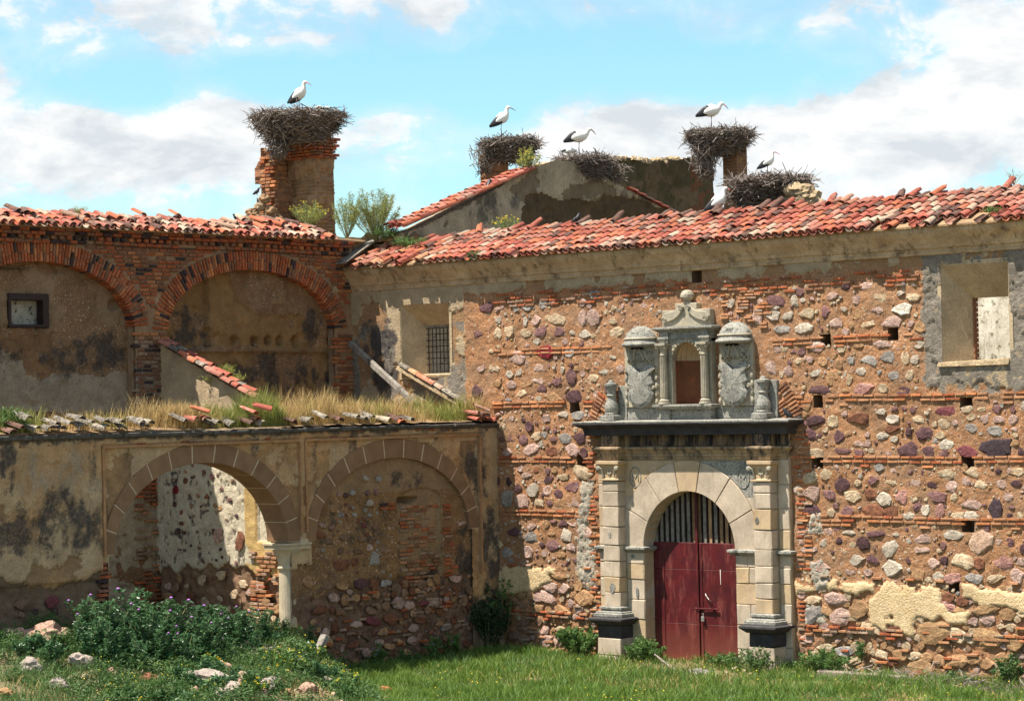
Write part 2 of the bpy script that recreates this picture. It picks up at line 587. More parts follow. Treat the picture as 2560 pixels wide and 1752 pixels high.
M_granite = mat('granite', (.50, .405, .305), (.40, .32, .235), 2.2, .35, 60, speck=(.30, .24, .17), spos=(.58, .68), sscale=55, objvar=.10, mott=.22, streak=((.25, .20, .15), (.54, .72)))
M_granite_o = mat('ochre_granite', (.50, .36, .21), (.42, .31, .20), 2.5, .35, 60, speck=(.30, .22, .15), spos=(.58, .68), sscale=55, mott=.2, streak=((.33, .20, .09), (.56, .75)))
M_granite_g = mat('lichened_granite', (.33, .31, .26), (.22, .215, .19), 5, .5, 50, speck=(.07, .07, .065), spos=(.53, .64), sscale=20, objvar=.06, streak=((.08, .078, .07), (.54, .68)), mott=.25)
M_granite_c = mat('carved_granite', (.42, .36, .26), (.31, .28, .22), 4, .4, 50, speck=(.12, .115, .10), spos=(.58, .68), sscale=24, streak=((.10, .095, .085), (.56, .70)), mott=.22)
M_granite_s = mat('stained_granite', (.42, .29, .16), (.30, .22, .14), 3, .4, 50, streak=((.04, .036, .034), (.46, .62)), mott=.25)
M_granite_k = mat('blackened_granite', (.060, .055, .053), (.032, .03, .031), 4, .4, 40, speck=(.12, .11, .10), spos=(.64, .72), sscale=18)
M_sand = mat('sandstone', (.26, .155, .085), (.20, .115, .065), 3, .5, 50, objvar=.08, speck=(.10, .08, .07), spos=(.66, .74), sscale=9)
M_column = mat('pale_column_stone', (.52, .43, .30), (.40, .33, .23), 5, .4, 40, speck=(.62, .58, .48), spos=(.60, .70))
M_joint = mat('pale_joint', (.55, .44, .31), (.45, .34, .22), 9, .3, 40)
M_dark = plain('void_dark', (.012, .010, .010), 1.0, 0, .1)
M_wood = mat('grey_weathered_wood', (.30, .27, .23), (.17, .145, .12), 9, .7, 40, streak=((.08, .07, .06), (.55, .62)))
M_board = mat('fanlight_board', (.40, .25, .13), (.26, .15, .08), 5, .4, 30, objvar=.3)
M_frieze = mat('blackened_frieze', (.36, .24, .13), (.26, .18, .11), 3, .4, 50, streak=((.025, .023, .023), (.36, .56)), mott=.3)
M_door = mat('red_door_paint', (.100, .0085, .0105), (.055, .0065, .010), 2.5, .15, 20, rough=.42, spec=.45, mott=.3, streak=((.24, .065, .05), (.52, .70)), speck=(.24, .08, .06), spos=(.70, .74), sscale=12)
_nt = M_door.node_tree; _b = _nt.nodes['Principled BSDF']              # dusty, rubbed foot of the door
_src = _b.inputs['Base Color'].links[0].from_socket
_g = _nt.nodes.new('ShaderNodeNewGeometry'); _sx = _nt.nodes.new('ShaderNodeSeparateXYZ'); _nt.links.new(_g.outputs['Position'], _sx.inputs[0])
_m = _nt.nodes.new('ShaderNodeMath'); _m.operation = 'MULTIPLY_ADD'; _m.inputs[1].default_value = .9; _nt.links.new(_noise(_nt, _g.outputs['Position'], 5, 8, .75), _m.inputs[0])
_n = _nt.nodes.new('ShaderNodeMath'); _n.operation = 'MULTIPLY'; _n.inputs[1].default_value = -1.0; _nt.links.new(_sx.outputs['Z'], _n.inputs[0]); _nt.links.new(_n.outputs[0], _m.inputs[2])
_f = _nt.nodes.new('ShaderNodeMapRange'); _f.inputs['From Min'].default_value = -.55; _f.inputs['From Max'].default_value = .45; _f.inputs['To Max'].default_value = .75; _nt.links.new(_m.outputs[0], _f.inputs['Value'])
_nt.links.new(_mix(_nt, _f.outputs[0], _src, (.20, .06, .04)), _b.inputs['Base Color'])
M_iron = plain('dark_iron', (.035, .022, .020), .55, .5)
M_padlock = plain('bare_metal', (.62, .60, .56), .35, .8)
M_twig = mat('nest_twigs', (.17, .135, .115), (.085, .065, .055), 12, .2, 60)
M_twig2 = mat('pale_twigs', (.30, .255, .22), (.18, .145, .12), 12, .2, 60)
M_adobe = mat('adobe', (.36, .22, .12), (.24, .14, .075), 5, 1.2, 14, speck=(.44, .31, .19), spos=(.56, .68), sscale=9, bdist=.05)
M_rubblecream = mat('cream_rubble', (.50, .38, .23), (.34, .24, .14), 4, 1.0, 16, bdist=.06, grit=.4, mott=.2)
M_white = plain('white_feather', (.80, .77, .70), .8)
M_black = plain('black_feather', (.022, .022, .026), .6)
M_beak = plain('stork_red', (.42, .10, .06), .5)
M_beakd = plain('stork_dusky_beak', (.12, .06, .05), .5)
M_bird = plain('jackdaw_black', (.012, .012, .016), .5)
M_plasterin = mat('interior_plaster', (.80, .76, .66), (.62, .58, .46), 2.5, .5, 16, speck=(.20, .18, .12), spos=(.54, .66), sscale=7, mott=.25, streak=((.27, .25, .17), (.52, .68)))
M_wallcore = mat('wall_core', (.30, .20, .12), (.22, .14, .09), 3, .6, 14)


# ------------------------------------------------------------------ pieces: stones, bricks, tiles
def stone_variant(n=9, rugged=.22, flat=.55):
    an = [2*math.pi*(k+random.uniform(-.32, .32))/n for k in range(n)]
    p1, p2, q1, q2 = (random.uniform(0, 6.3) for _ in range(4))
    ra = [1-rugged*(.55+.55*math.sin(2*t+p1)+.45*math.sin(3*t+p2))*.65+random.uniform(-rugged, rugged)*1.15 for t in an]
    vs, fs = [], []
    tx, tz = random.uniform(-.45, .45), random.uniform(-.5, .2)      # broken face tilts
    for ring, (rr, hh) in enumerate(((1.0, -.5), (.98, .30), (flat, .75))):
        for k in range(n):
            r = ra[k]*rr*random.uniform(.90, 1.07)
            c, s_ = math.cos(an[k]), math.sin(an[k])
            vs.append((r*c, -(hh+(random.uniform(-.25, .25)+tx*c*r+tz*s_*r)*(ring > 0)), r*s_))
    vs.append((random.uniform(-.3, .3), -random.uniform(.55, 1.15), random.uniform(-.3, .3)))
    for r in range(2):
        for k in range(n):
            k2 = (k+1) % n
            fs.append((r*n+k, r*n+k2, (r+1)*n+k2, (r+1)*n+k))
    for k in range(n):
        fs.append((2*n+k, 2*n+(k+1) % n, 3*n))
    return vs, fs


def brick_variant():
    j = lambda a: random.uniform(-a, a)
    vs = []
    for (sx, yy) in ((1, .5), (1, -.38), (.93, -.5)):
        for (a, b) in ((-.5, -.5), (.5, -.5), (.5, .5), (-.5, .5)):
            zz = sx if sx == 1 else .82
            vs.append((a*sx+j(.02), yy+j(.05)*(yy < 0), b*zz+j(.05)))
    fs = []
    for r in range(2):
        for k in range(4):
            k2 = (k+1) % 4
            fs.append((r*4+k, r*4+k2, (r+1)*4+k2, (r+1)*4+k))
    fs.append((8, 9, 10, 11))
    return vs, fs


def tile_variant(r0=.105, r1=.082, L=.44, th=.016, seg=6, broken=0):
    vs, fs = [], []
    for e, (r, y) in enumerate(((r0, 0.0), (r1, L))):
        for shell in (0, 1):
            rr = r-th*shell
            for k in range(seg+1):
                a = math.pi*k/seg
                yy = y+(random.uniform(-.1, .03) if broken and e else random.uniform(-.008, .008))
                vs.append((rr*math.cos(a)*1.02, yy, rr*math.sin(a)*.82))
    n = seg+1
    O0, I0, O1, I1 = 0, n, 2*n, 3*n
    for k in range(seg):
        fs.append((O0+k, O1+k, O1+k+1, O0+k+1))
        fs.append((I0+k, I0+k+1, I1+k+1, I1+k))
        fs.append((O0+k, O0+k+1, I0+k+1, I0+k))
        fs.append((O1+k, I1+k, I1+k+1, O1+k+1))
    fs.append((O0, I0, I1, O1)); fs.append((O0+seg, O1+seg, I1+seg, I0+seg))
    return vs, fs


class Pieces:
    """alike pieces: the largest become objects that share meshes, the rest one joined part"""
    def __init__(s, name, variants, mats, smooth=False):
        s.name, s.var, s.mats, s.items, s.smooth = name, variants, mats, [], smooth
        s.meshes = []
        for i, (v, f) in enumerate(variants):
            me = bpy.data.meshes.new(name)
            me.from_pydata(v, [], f)
            bm = bmesh.new(); bm.from_mesh(me); bmesh.ops.recalc_face_normals(bm, faces=bm.faces); bm.to_mesh(me); bm.free()
            if smooth:
                me.polygons.foreach_set('use_smooth', [True]*len(me.polygons)); me.update()
            me.materials.append(list(mats.values())[0])
            s.meshes.append(me)

    def add(s, mtx, key, size=1.0, vi=None, parent=None):
        s.items.append((size, mtx, random.randrange(len(s.var)) if vi is None else vi, key, parent))

    def finish(s, parent, limit=300, rest='small'):
        s.items.sort(key=lambda t: -t[0])
        for size, mtx, vi, key, par in s.items[:limit]:
            o = bpy.data.objects.new(s.name, s.meshes[vi])
            COL.objects.link(o)
            pp = par or parent
            o.parent = pp
            if pp.type == 'EMPTY':
                o.matrix_parent_inverse = Matrix.Translation(pp.location).inverted()
            o.matrix_basis = mtx
            o.material_slots[0].link = 'OBJECT'
            o.material_slots[0].material = s.mats[key]
        tail = s.items[limit:]
        if tail:
            keys = list(s.mats.keys())
            V, Fc, Mi, off = [], [], [], 0
            for size, mtx, vi, key, par in tail:
                v, f = s.var[vi]
                A = np.array(mtx)
                P = np.asarray(v)@A[:3, :3].T + A[:3, 3]
                flip = np.linalg.det(A[:3, :3]) < 0
                V.append(P)
                for q in s.meshes[vi].polygons:
                    ix = [off+i for i in q.vertices]
                    if len(ix) == 3: ix.append(-1)
                    if flip and ix[3] >= 0: ix = ix[::-1]
                    Fc.append(ix); Mi.append(keys.index(key))
                off += len(v)
            V = np.vstack(V)
            me = bpy.data.meshes.new(rest)
            me.from_pydata(V.tolist(), [], [[i for i in q if i >= 0] for q in Fc])
            me.polygons.foreach_set('material_index', Mi)
            for k in keys:
                me.materials.append(s.mats[k])
            me.update()
            o = bpy.data.objects.new(rest, me)
            COL.objects.link(o)
            o.parent = parent
            o.matrix_parent_inverse = Matrix.Translation(parent.location).inverted()
            o['kind'] = 'stuff'


SV = [stone_variant(random.choice((8, 9, 10)), random.uniform(.12, .23), random.uniform(.62, .86)) for _ in range(40)]
BV = [brick_variant() for _ in range(8)]
TV = [tile_variant() for _ in range(4)]+[tile_variant(broken=1) for _ in range(3)]
RZ90 = Matrix.Rotation(math.pi/2, 4, 'Z')


def mtx_wall(u, z, plane, out, rot, sx, sd, sz, side):
    """piece on a wall: side 'm' main wall (y=plane), 'l' wing wall (x=plane)"""
    S = Matrix.Diagonal((sx, sd, sz, 1))
    R = Matrix.Rotation(rot, 4, 'Y')
    if side == 'm':
        return Matrix.Translation((u, plane-out, z)) @ R @ S
    return Matrix.Translation((plane+out, u, z)) @ RZ90 @ R @ S


# ------------------------------------------------------------------ heightfield wall sheets
def sheet(name, side, plane, u0, u1, z0, z1, res, func, material, parent):
    nu, nz = int((u1-u0)/res)+1, int((z1-z0)/res)+1
    us, zs = np.linspace(u0, u1, nu), np.linspace(z0, z1, nz)
    U, Z = np.meshgrid(us, zs)
    h, keep, attrs = func(U, Z)
    h = np.broadcast_to(h, U.shape)
    if side == 'm':
        V = np.stack([U, plane-h, Z], -1).reshape(-1, 3)
    else:
        V = np.stack([plane+h, U, Z], -1).reshape(-1, 3)
    idx = np.arange(nu*nz).reshape(nz, nu)
    q = np.stack([idx[:-1, :-1], idx[:-1, 1:], idx[1:, 1:], idx[1:, :-1]], -1)
    if keep is not None:
        k = keep[:-1, :-1] & keep[:-1, 1:] & keep[1:, 1:] & keep[1:, :-1]
        q = q[k]
    q = q.reshape(-1, 4)
    used = np.unique(q)
    remap = np.full(nu*nz, -1); remap[used] = np.arange(len(used))
    me = fast_mesh(name, V[used], remap[q], True)
    for an, arr in attrs.items():
        at = me.attributes.new(an, 'FLOAT', 'POINT')
        at.data.foreach_set('value', np.broadcast_to(arr, U.shape).astype(np.float32).ravel()[used])
    return link(name, me, parent, material)


def polym(U, Z, poly, amp=.1, sc=3, seed=0):
    u, z = warp(U, Z, amp, sc, seed)
    return inpoly(u, z, poly).astype(float)


def blur(a, n=1):
    for _ in range(n):
        a = (a+np.roll(a, 1, 0)+np.roll(a, -1, 0)+np.roll(a, 1, 1)+np.roll(a, -1, 1))/5
    return a


def flake(U, Z, sc, thr, seed):
    """ragged patches where a coat has come away"""
    return (fbm(U*sc, Z*sc*1.2, 7, seed, .6) > thr).astype(float)


def blob(U, Z, u, z, ru, rz, seed=0, sc=2.2, amp=.9):
    """patchy stain around a centre"""
    d = ((U-u)/ru)**2+((Z-z)/rz)**2
    return np.clip(1.0-d + (fbm(U*sc*1.7, Z*sc*1.2, 6, seed, .62)-.5)*3*amp, 0, 1)


# ================================================================== the church: main wall
church = thing('church_building', 'long church wall of ochre mortar with embedded stones under a red tiled roof', 'building', (11, 0, 0))

# measured stones: crops of the photograph (origin, scale) and (x, y, width, height, kind)
STONES = [
 ((1180, 640, 4.184), "885 655 210 125 c,1150 650 95 170 p,1265 650 135 180 p,1290 395 130 110 g,280 670 60 85 w,560 690 45 110 w,670 670 90 110 p,275 805 80 130 c,390 790 100 125 c,560 805 140 80 c,725 790 130 110 v,890 790 150 110 v,1050 795 60 70 w,1180 815 120 90 w,1470 685 90 60 c,1405 495 50 60 w,1405 585 40 45 c,1520 800 150 110 c,160 535 140 110 d,265 555 60 50 p,580 540 110 70 g,750 505 90 110 g,460 555 70 70 g,75 810 100 110 v,770 1005 165 145 R,490 1060 150 140 p,95 1180 90 70 p,235 1170 110 90 c,390 1235 80 80 w,495 1215 70 80 w,705 1170 115 100 p,860 1160 40 50 w,950 1190 50 80 w,1050 1135 60 60 d,1215 1155 90 75 o,1040 1270 110 150 v,890 1310 100 90 v,1270 1275 110 80 c,1240 1025 70 90 c,1020 1010 110 110 g,1480 1060 70 50 w,1550 1180 80 90 p,265 1330 80 80 o,410 1350 90 100 p,570 1335 130 75 o,700 1300 110 80 p,730 1390 100 80 v,525 1440 120 70 c,700 1490 60 60 w,855 1475 150 95 o,1080 1475 165 140 d,55 1420 130 140 d,205 990 70 35 c,1385 1215 110 60 w"),
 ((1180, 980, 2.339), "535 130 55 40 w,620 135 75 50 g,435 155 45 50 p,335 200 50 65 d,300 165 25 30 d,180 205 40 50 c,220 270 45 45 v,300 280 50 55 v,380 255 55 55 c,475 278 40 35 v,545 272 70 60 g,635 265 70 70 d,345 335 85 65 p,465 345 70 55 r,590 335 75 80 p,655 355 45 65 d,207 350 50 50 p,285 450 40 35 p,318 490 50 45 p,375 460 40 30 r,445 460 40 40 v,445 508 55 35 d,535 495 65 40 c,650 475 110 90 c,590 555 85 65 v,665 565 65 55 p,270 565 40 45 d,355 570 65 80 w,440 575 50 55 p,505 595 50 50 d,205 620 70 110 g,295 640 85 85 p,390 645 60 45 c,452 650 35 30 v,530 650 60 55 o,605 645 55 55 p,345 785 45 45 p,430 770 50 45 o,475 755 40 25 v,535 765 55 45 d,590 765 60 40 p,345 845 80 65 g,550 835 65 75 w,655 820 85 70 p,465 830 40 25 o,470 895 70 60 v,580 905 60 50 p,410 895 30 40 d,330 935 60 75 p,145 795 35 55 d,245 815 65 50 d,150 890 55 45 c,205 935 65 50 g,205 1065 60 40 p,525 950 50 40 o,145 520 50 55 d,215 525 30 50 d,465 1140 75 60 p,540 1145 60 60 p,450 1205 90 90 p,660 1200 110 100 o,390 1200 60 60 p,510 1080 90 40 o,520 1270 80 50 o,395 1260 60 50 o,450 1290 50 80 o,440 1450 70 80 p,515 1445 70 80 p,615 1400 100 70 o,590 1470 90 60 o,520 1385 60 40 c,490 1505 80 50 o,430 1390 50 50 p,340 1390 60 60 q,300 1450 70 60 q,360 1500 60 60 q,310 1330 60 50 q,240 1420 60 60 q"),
 ((1700, 640, 3.748), "905 425 190 105 v,1075 415 75 120 w,890 485 90 40 w,880 560 135 95 w,1015 560 105 75 w,600 450 100 90 v,755 435 60 60 p,730 560 100 155 p,1195 540 140 100 c,1365 515 90 110 v,1425 375 95 75 p,1445 440 30 30 w,1535 500 65 45 w,1660 535 100 95 o,1660 405 85 90 p,1885 380 130 95 c,1840 495 115 100 p,2065 350 80 45 w,2190 390 130 90 c,2090 500 185 110 W,1550 290 90 60 d,1745 285 130 80 p,2090 265 50 60 g,965 690 170 75 g,1155 675 155 100 w,1465 625 135 90 p,1610 655 65 70 o,1755 640 140 60 c,1990 615 170 120 p,2260 660 120 130 o,2160 630 60 50 p,2240 830 110 80 w,915 880 60 90 p,1070 890 60 50 v,1110 985 70 70 c,1220 975 65 80 p,1335 985 95 90 o,1285 850 140 95 p,1515 870 80 70 c,1670 835 95 60 o,1605 980 65 80 g,1490 1010 75 105 o,1785 975 145 105 g,1955 945 135 120 g,2110 960 75 130 c,2205 970 85 90 w,1900 830 180 70 p,850 1040 130 130 p,1010 1080 100 90 p,1270 1095 110 60 w,1425 1135 125 150 o,1585 1150 60 90 c,1700 1080 90 75 w,2010 1125 110 90 g,2155 1115 75 100 c,1725 1245 200 115 P,1905 1240 100 90 c,2095 1265 140 90 d,1305 1250 190 110 d,1545 1260 70 60 o"),
 ((1980, 980, 3.786), "240 265 180 125 d,175 405 110 120 d,450 425 115 125 d,385 275 110 120 c,630 250 200 110 r,845 185 85 70 w,955 255 130 90 w,965 160 60 60 v,1200 255 125 75 c,1275 200 45 40 w,1480 185 240 90 V,1655 160 110 65 c,1800 160 90 50 c,1695 240 90 55 c,1830 250 90 95 p,1970 260 110 90 p,2090 260 90 95 p,2095 165 50 70 v,1700 340 120 85 g,1920 365 155 95 g,950 350 150 70 r,1100 375 60 90 d,1250 395 150 140 d,1410 405 95 80 c,855 420 100 80 w,965 445 80 65 w,640 495 100 65 p,1110 545 200 150 d,1300 555 120 110 d,1460 505 150 95 w,1445 580 100 65 v,1665 560 200 120 V,1940 520 310 190 D,2170 560 60 90 d,235 580 140 100 c,485 560 150 70 v,640 575 95 70 v,1550 290 90 70 p,1440 300 110 100 c,2110 350 60 50 p,2115 405 60 60 c,320 360 60 50 c,750 550 60 60 c,915 580 60 50 p,470 865 135 115 d,770 835 120 85 v,935 850 105 75 c,1170 850 105 75 p,1325 870 100 85 d,1480 770 180 105 c,1720 755 120 110 c,1520 890 110 110 p,1650 850 90 80 p,1785 870 110 105 c,1985 875 105 90 p,2120 865 100 65 d,1245 760 40 75 d,1120 750 60 60 v,1005 770 22 45 d,2135 755 120 80 c,1955 750 65 50 d,350 975 130 85 v,190 955 150 145 p,170 810 150 110 c,60 930 90 65 w,320 770 110 90 c,575 980 150 110 c,745 970 110 125 r,875 1010 140 140 w,1045 990 115 150 P,1150 1005 80 75 c,1380 985 185 110 v,1710 1060 180 100 p,1925 1100 150 175 D,2065 1175 55 65 d,520 1125 115 90 v,770 1125 205 115 r,945 1140 130 110 r,1110 1170 110 85 w,1185 1080 75 95 v,1265 1115 85 120 w,1400 1130 90 130 P,1575 1170 120 90 c,1700 1170 140 90 w,1535 1000 80 80 c,2170 1170 60 90 c,190 1110 160 120 d,370 1140 70 85 c,620 860 80 55 c,2050 1000 90 80 p,95 1320 110 70 p,350 1320 80 70 p,535 1325 115 60 w,810 1340 180 75 d,985 1350 80 40 w,1240 1390 170 90 p,1520 1345 190 75 w,1785 1415 220 215 C,2055 1425 110 90 d,445 1410 75 65 d,680 1435 130 130 d,925 1465 150 140 w,100 1410 100 60 p,1245 1490 140 80 p,1430 1450 60 60 v,160 1490 180 60 p,385 1515 35 40 d,2180 1480 60 90 d"),
 ((1900, 1150, 2.641), "745 655 80 60 d,635 655 85 80 w,605 735 80 50 p,715 740 60 50 p,880 715 130 110 w,1040 750 90 90 o,980 660 35 55 v,1145 680 80 65 p,1215 660 55 55 d,1340 660 140 120 c,1450 685 90 80 r,1275 780 115 75 P,1420 780 115 65 g,1180 770 80 55 w,1545 780 100 60 c,1605 680 140 80 P,1700 760 110 110 p,1720 670 50 60 p,405 700 110 80 p,650 975 130 100 o,500 920 140 100 p,350 920 110 60 c,600 1035 120 60 c,535 1040 150 100 p,350 1000 110 120 g,720 1110 150 80 c,890 1130 120 80 r,1150 1115 220 150 O,1240 905 90 70 r,1240 970 100 80 P,1340 930 90 70 r,1500 980 190 100 O,1640 1010 110 90 o,1500 1050 110 80 p,1410 1065 70 60 p,1590 1095 50 40 c,1655 1100 70 60 c,1310 1160 120 100 c,1390 1185 70 70 c,1510 1180 210 150 O,1690 1200 120 120 O,930 1290 110 80 o,1020 1290 90 60 c,1100 1300 100 60 o,1190 1320 80 90 o,1290 1325 150 110 o,1410 1310 110 80 o,1500 1340 90 80 o,1600 1300 100 60 o,1060 1370 190 120 O,1230 1420 150 90 o,1370 1430 120 60 o,1480 1430 90 60 o,440 1240 110 60 c,560 1260 120 70 g,620 1320 100 60 c,690 1370 110 60 o,800 1280 90 60 c,870 1340 100 40 r,360 1280 80 60 c,320 1180 90 50 p,480 1130 100 60 p"),
]
ml = []                                        # u, z, half-width, half-height, kind
for (ox, oy, sc), txt in STONES:
    for it in txt.split(','):
        a = it.split(); x, y, w, h = map(float, a[:4])
        fx, fy, fwid, fh = ox+x/sc, oy+y/sc, w/sc, h/sc
        u, z = MW(fx, fy)
        ua, _ = MW(fx-fwid/2, fy); ub, _ = MW(fx+fwid/2, fy)
        _, za = MW(fx, fy-fh/2); _, zb = MW(fx, fy+fh/2)
        ml.append((u, z, (ub-ua)/2*1.08, (za-zb)/2*1.08, a[4]))

PORTAL = (8.42, 14.12, 5.66)
HOLES = [MW(1980+245/3.786, 980+95/3.786), MW(1980+240/3.786, 980+668/3.786), MW(1980+1662/3.786, 980+655/3.786), MW(1980+1662/3.786, 980+1265/3.786),
         MW(1900+1282/2.641, 1150+842/2.641), MW(1700+2000/3.748, 640+725/3.748), MW(1700+1365/3.748, 640+782/3.748),
         MW(1180+600/2.339, 980+88/2.339), MW(1180+640/2.339, 980+402/2.339), MW(1700+160/3.748, 640+200/3.748), MW(1980+1655/3.786, 980+108/3.786)]
W1 = (1.80, 3.52, 6.95, 8.78)                  # left embrasure: x0, x1, z0, z1
W2 = (18.19, 19.86, 6.86, 8.96)
CE = lambda x, y: MW(1900+x/2.641, 1150+y/2.641)
CB = lambda x, y: MW(1180+x/2.339, 980+y/2.339)
PL1 = [CE(*p) for p in [(225, 790), (500, 785), (830, 800), (1200, 835), (1190, 920), (1290, 1000), (1390, 1020), (1380, 1105), (1300, 1075), (1220, 1060), (1120, 1035), (1040, 1035), (1030, 1175), (960, 1150), (930, 1090), (850, 1090), (800, 1125), (730, 1085), (720, 960), (600, 875), (490, 850), (330, 850), (250, 880)]]
PL2 = [CE(*p) for p in [(1320, 825), (1900, 880), (1900, 1040), (1743, 1000), (1620, 945), (1500, 950), (1420, 945), (1350, 900)]]
PL3 = [CB(*p) for p in [(100, 1020), (320, 1022), (550, 1025), (540, 1060), (470, 1075), (430, 1110), (372, 1165), (200, 1180), (100, 1150)]]
CEM = [[CB(*p) for p in [(645, 520), (715, 515), (690, 700), (675, 800), (720, 960), (722, 1165), (650, 1150), (615, 1000), (625, 700)]],
       [CE(*p) for p in [(330, 355), (400, 350), (415, 470), (345, 495), (315, 480)]],
       [CE(*p) for p in [(330, 680), (400, 655), (465, 760), (430, 850), (370, 850), (345, 760)]],
       [CE(*p) for p in [(300, 960), (420, 960), (440, 1080), (300, 1090)]]]


def main_wall(U, Z):
    n1 = fbm(U*1.1, Z*1.1, 4, 3); n2 = fbm(U*6, Z*6, 4, 9); n3 = fbm(U*20, Z*20, 3, 21)
    top = sstep(8.96, 8.99, Z+(n2-.5)*.22)*sstep(4.05, 4.1, U+(n2-.5)*.06)
    left = (1-sstep(4.02, 4.1, U+(n2-.5)*.12))*sstep(5.9, 6.3, Z+(n1-.5)*1.2)
    j2 = ((U+(n2-.5)*.22 > 17.70) & (U < 20.42+(n2-.5)*.3) & (Z+(n2-.5)*.45 > 6.25)).astype(float)
    low = np.maximum.reduce([polym(U, Z, PL1, .15, 4, 5), polym(U, Z, PL2, .13, 4, 7), polym(U, Z, PL3, .12, 4, 8)])*(1-flake(U, Z, 2.4, .63, 77))
    cem = np.maximum.reduce([polym(U, Z, q, .07, 4, 9+i) for i, q in enumerate(CEM)])
    plaster = np.maximum(top, left)
    rub = 1-sstep(1.6, 2.0, Z+(n1-.5)*1.0)
    h = ((n1-.5)*.06+(n2-.5)*.045+(n3-.5)*.034)*(1-.72*np.maximum.reduce([low, plaster, j2])) - rub*(1-low)*(.02+(n2-.5)*.14)
    h = h+np.maximum(plaster, j2)*.025*(1-(n3-.5)*.5) + blur(low, 1)*(.05-(n2-.5)*.02) + cem*(.03+(n3-.5)*.05)
    keep = np.ones(U.shape, bool)
    for (a, b, c, d) in (W1, W2):
        keep &= ~((U > a+.01) & (U < b-.01) & (Z > c+.01) & (Z < d-.01))
    for (a, b) in HOLES:
        keep &= ~((abs(U-a) < .13) & (abs(Z-b) < .12))
    keep &= ~((U > 8.9) & (U < 13.6) & (Z < 4.6))
    keep &= ~((U > 10.75) & (U < 11.85) & (Z > 5.9) & (Z < 7.6))
    fl = flake(U, Z, 1.1, .57, 61)*np.maximum(plaster, j2)*(Z < 9.3)
    h = h-fl*.03
    dark = np.maximum(blob(U, Z, .9, 8.0, 1.0, .75, 31)*(Z < 8.5), blob(U, Z, 1.2, 6.9, .7, .6, 33))
    grey = np.maximum.reduce([j2*sstep(.42, .5, n2+.25*((U < 18.2) | (U > 19.84))), left*sstep(.50, .56, fbm(U*2.2, Z*1.2, 5, 40)) * (Z < 8.3), blob(U, Z, 3.75, 6.9, .4, .9, 35)*left])
    green = np.clip(fbm(U*1.7, Z*2.3, 5, 71)*1.35-.12, 0, 1)*(1-np.maximum.reduce([plaster, low, j2]))
    return h, keep, dict(plaster=np.maximum(plaster, j2), lowplaster=low, cement=cem, grey=grey, dark=dark*left, wash=np.maximum(green, fl*.0), flake=fl)


M_main = wall_mat('ochre_mortar', ((.455, .222, .105), (.33, .155, .073), 2.2),
                  [('wash', (.36, .21, .12), (.27, .155, .09), 5, .5), ('plaster', (.47, .37, .24), (.38, .28, .175), 2.5), ('flake', (.38, .235, .125), (.29, .165, .085), 4), ('lowplaster', (.72, .55, .33), (.60, .42, .22), 3),
                   ('cement', (.48, .42, .33), (.38, .33, .26), 6), ('grey', (.30, .255, .205), (.15, .13, .105), 9, .5), ('dark', (.055, .05, .05), (.10, .085, .075), 5, .5)],
                  1.0, 18, .05, grain=((.56, .42, .29), (.57, .63), 42), chips=9)
wall = sheet('front_wall', 'm', 0, -.3, 24, -.4, 9.35, .04, main_wall, M_main, church)

stones = Pieces('stone', SV, STONE)
occ = []
for (u, z, a, b, k) in ml:
    a, b = a*1.06, b*1.06
    dp = min(.040, max(.026, .2*min(a, b)))
    if z < 1.9: dp *= 1.5
    stones.add(mtx_wall(u, z, 0, .002, random.uniform(-.25, .25), a, dp, b, 'm'), k, a*b, parent=wall)
    occ.append((u, z, max(a, b)))


def brick_free(z):
    return all(abs(z-c) > .13 for c in (8.80, 7.45, 6.13, 4.77, 3.45))


def inside_zone(u, z):
    if PORTAL[0]-.1 < u < PORTAL[1]+.15 and z < 5.75: return False
    if 8.8 < u < 13.8 and z < 7.7: return False
    if 10.5 < u < 12.2 and z < 8.6: return False
    if u < 4.25 and z > 5.9: return False
    if 17.6 < u < 20.5 and z > 6.2: return False
    if u < 5.1: return False
    return True


LOWP = np.array([[0.]])


def in_plaster(u, z):
    U, Z = np.array([[u]]), np.array([[z]])
    return any(polym(U, Z, p, .09, 3, s)[0, 0] > 0 for p, s in ((PL1, 5), (PL2, 7), (PL3, 8)))


def fill(n, zr, ur, size, kinds, gap=.6, plane=0, side='m', store=occ, test=None, dpf=.35):
    c = 0
    for _ in range(n*12):
        u, z = random.uniform(*ur), random.uniform(*zr)
        a = random.uniform(*size)
        if test and not test(u, z): continue
        if any((u-q[0])**2+(z-q[1])**2 < ((q[2]+a)*gap)**2 for q in store): continue
        b = a*random.uniform(.6, 1.0)
        stones_cur.add(mtx_wall(u, z, plane, .004, random.uniform(-.4, .4), a, max(.016, dpf*.62*b), b, side), random.choice(kinds), a*b, parent=wall_cur)
        store.append((u, z, a)); c += 1
        if c >= n: break


stones_cur, wall_cur = stones, wall
ok = lambda u, z: inside_zone(u, z) and brick_free(z) and not in_plaster(u, z)
fill(90, (2.1, 8.55), (20.2, 23.8), (.07, .17), 'wccppvdg', .8, test=ok)
fill(120, (2.0, 8.7), (5.1, 20.3), (.07, .13), 'wcccpppvogo', .78, test=ok)
fill(620, (2.0, 8.7), (5.1, 20.3), (.022, .065), 'wwcccpppvogo', .82, test=ok)
fill(520, (-.1, 2.1), (5.6, 23.8), (.07, .19), 'ooocccppq', .66, test=lambda u, z: inside_zone(u, z) and not in_plaster(u, z))
fill(300, (-.1, 2.1), (5.6, 23.8), (.03, .06), 'occpg', .8, test=lambda u, z: inside_zone(u, z) and not in_plaster(u, z))

bricks = Pieces('brick', BV, BRICK)


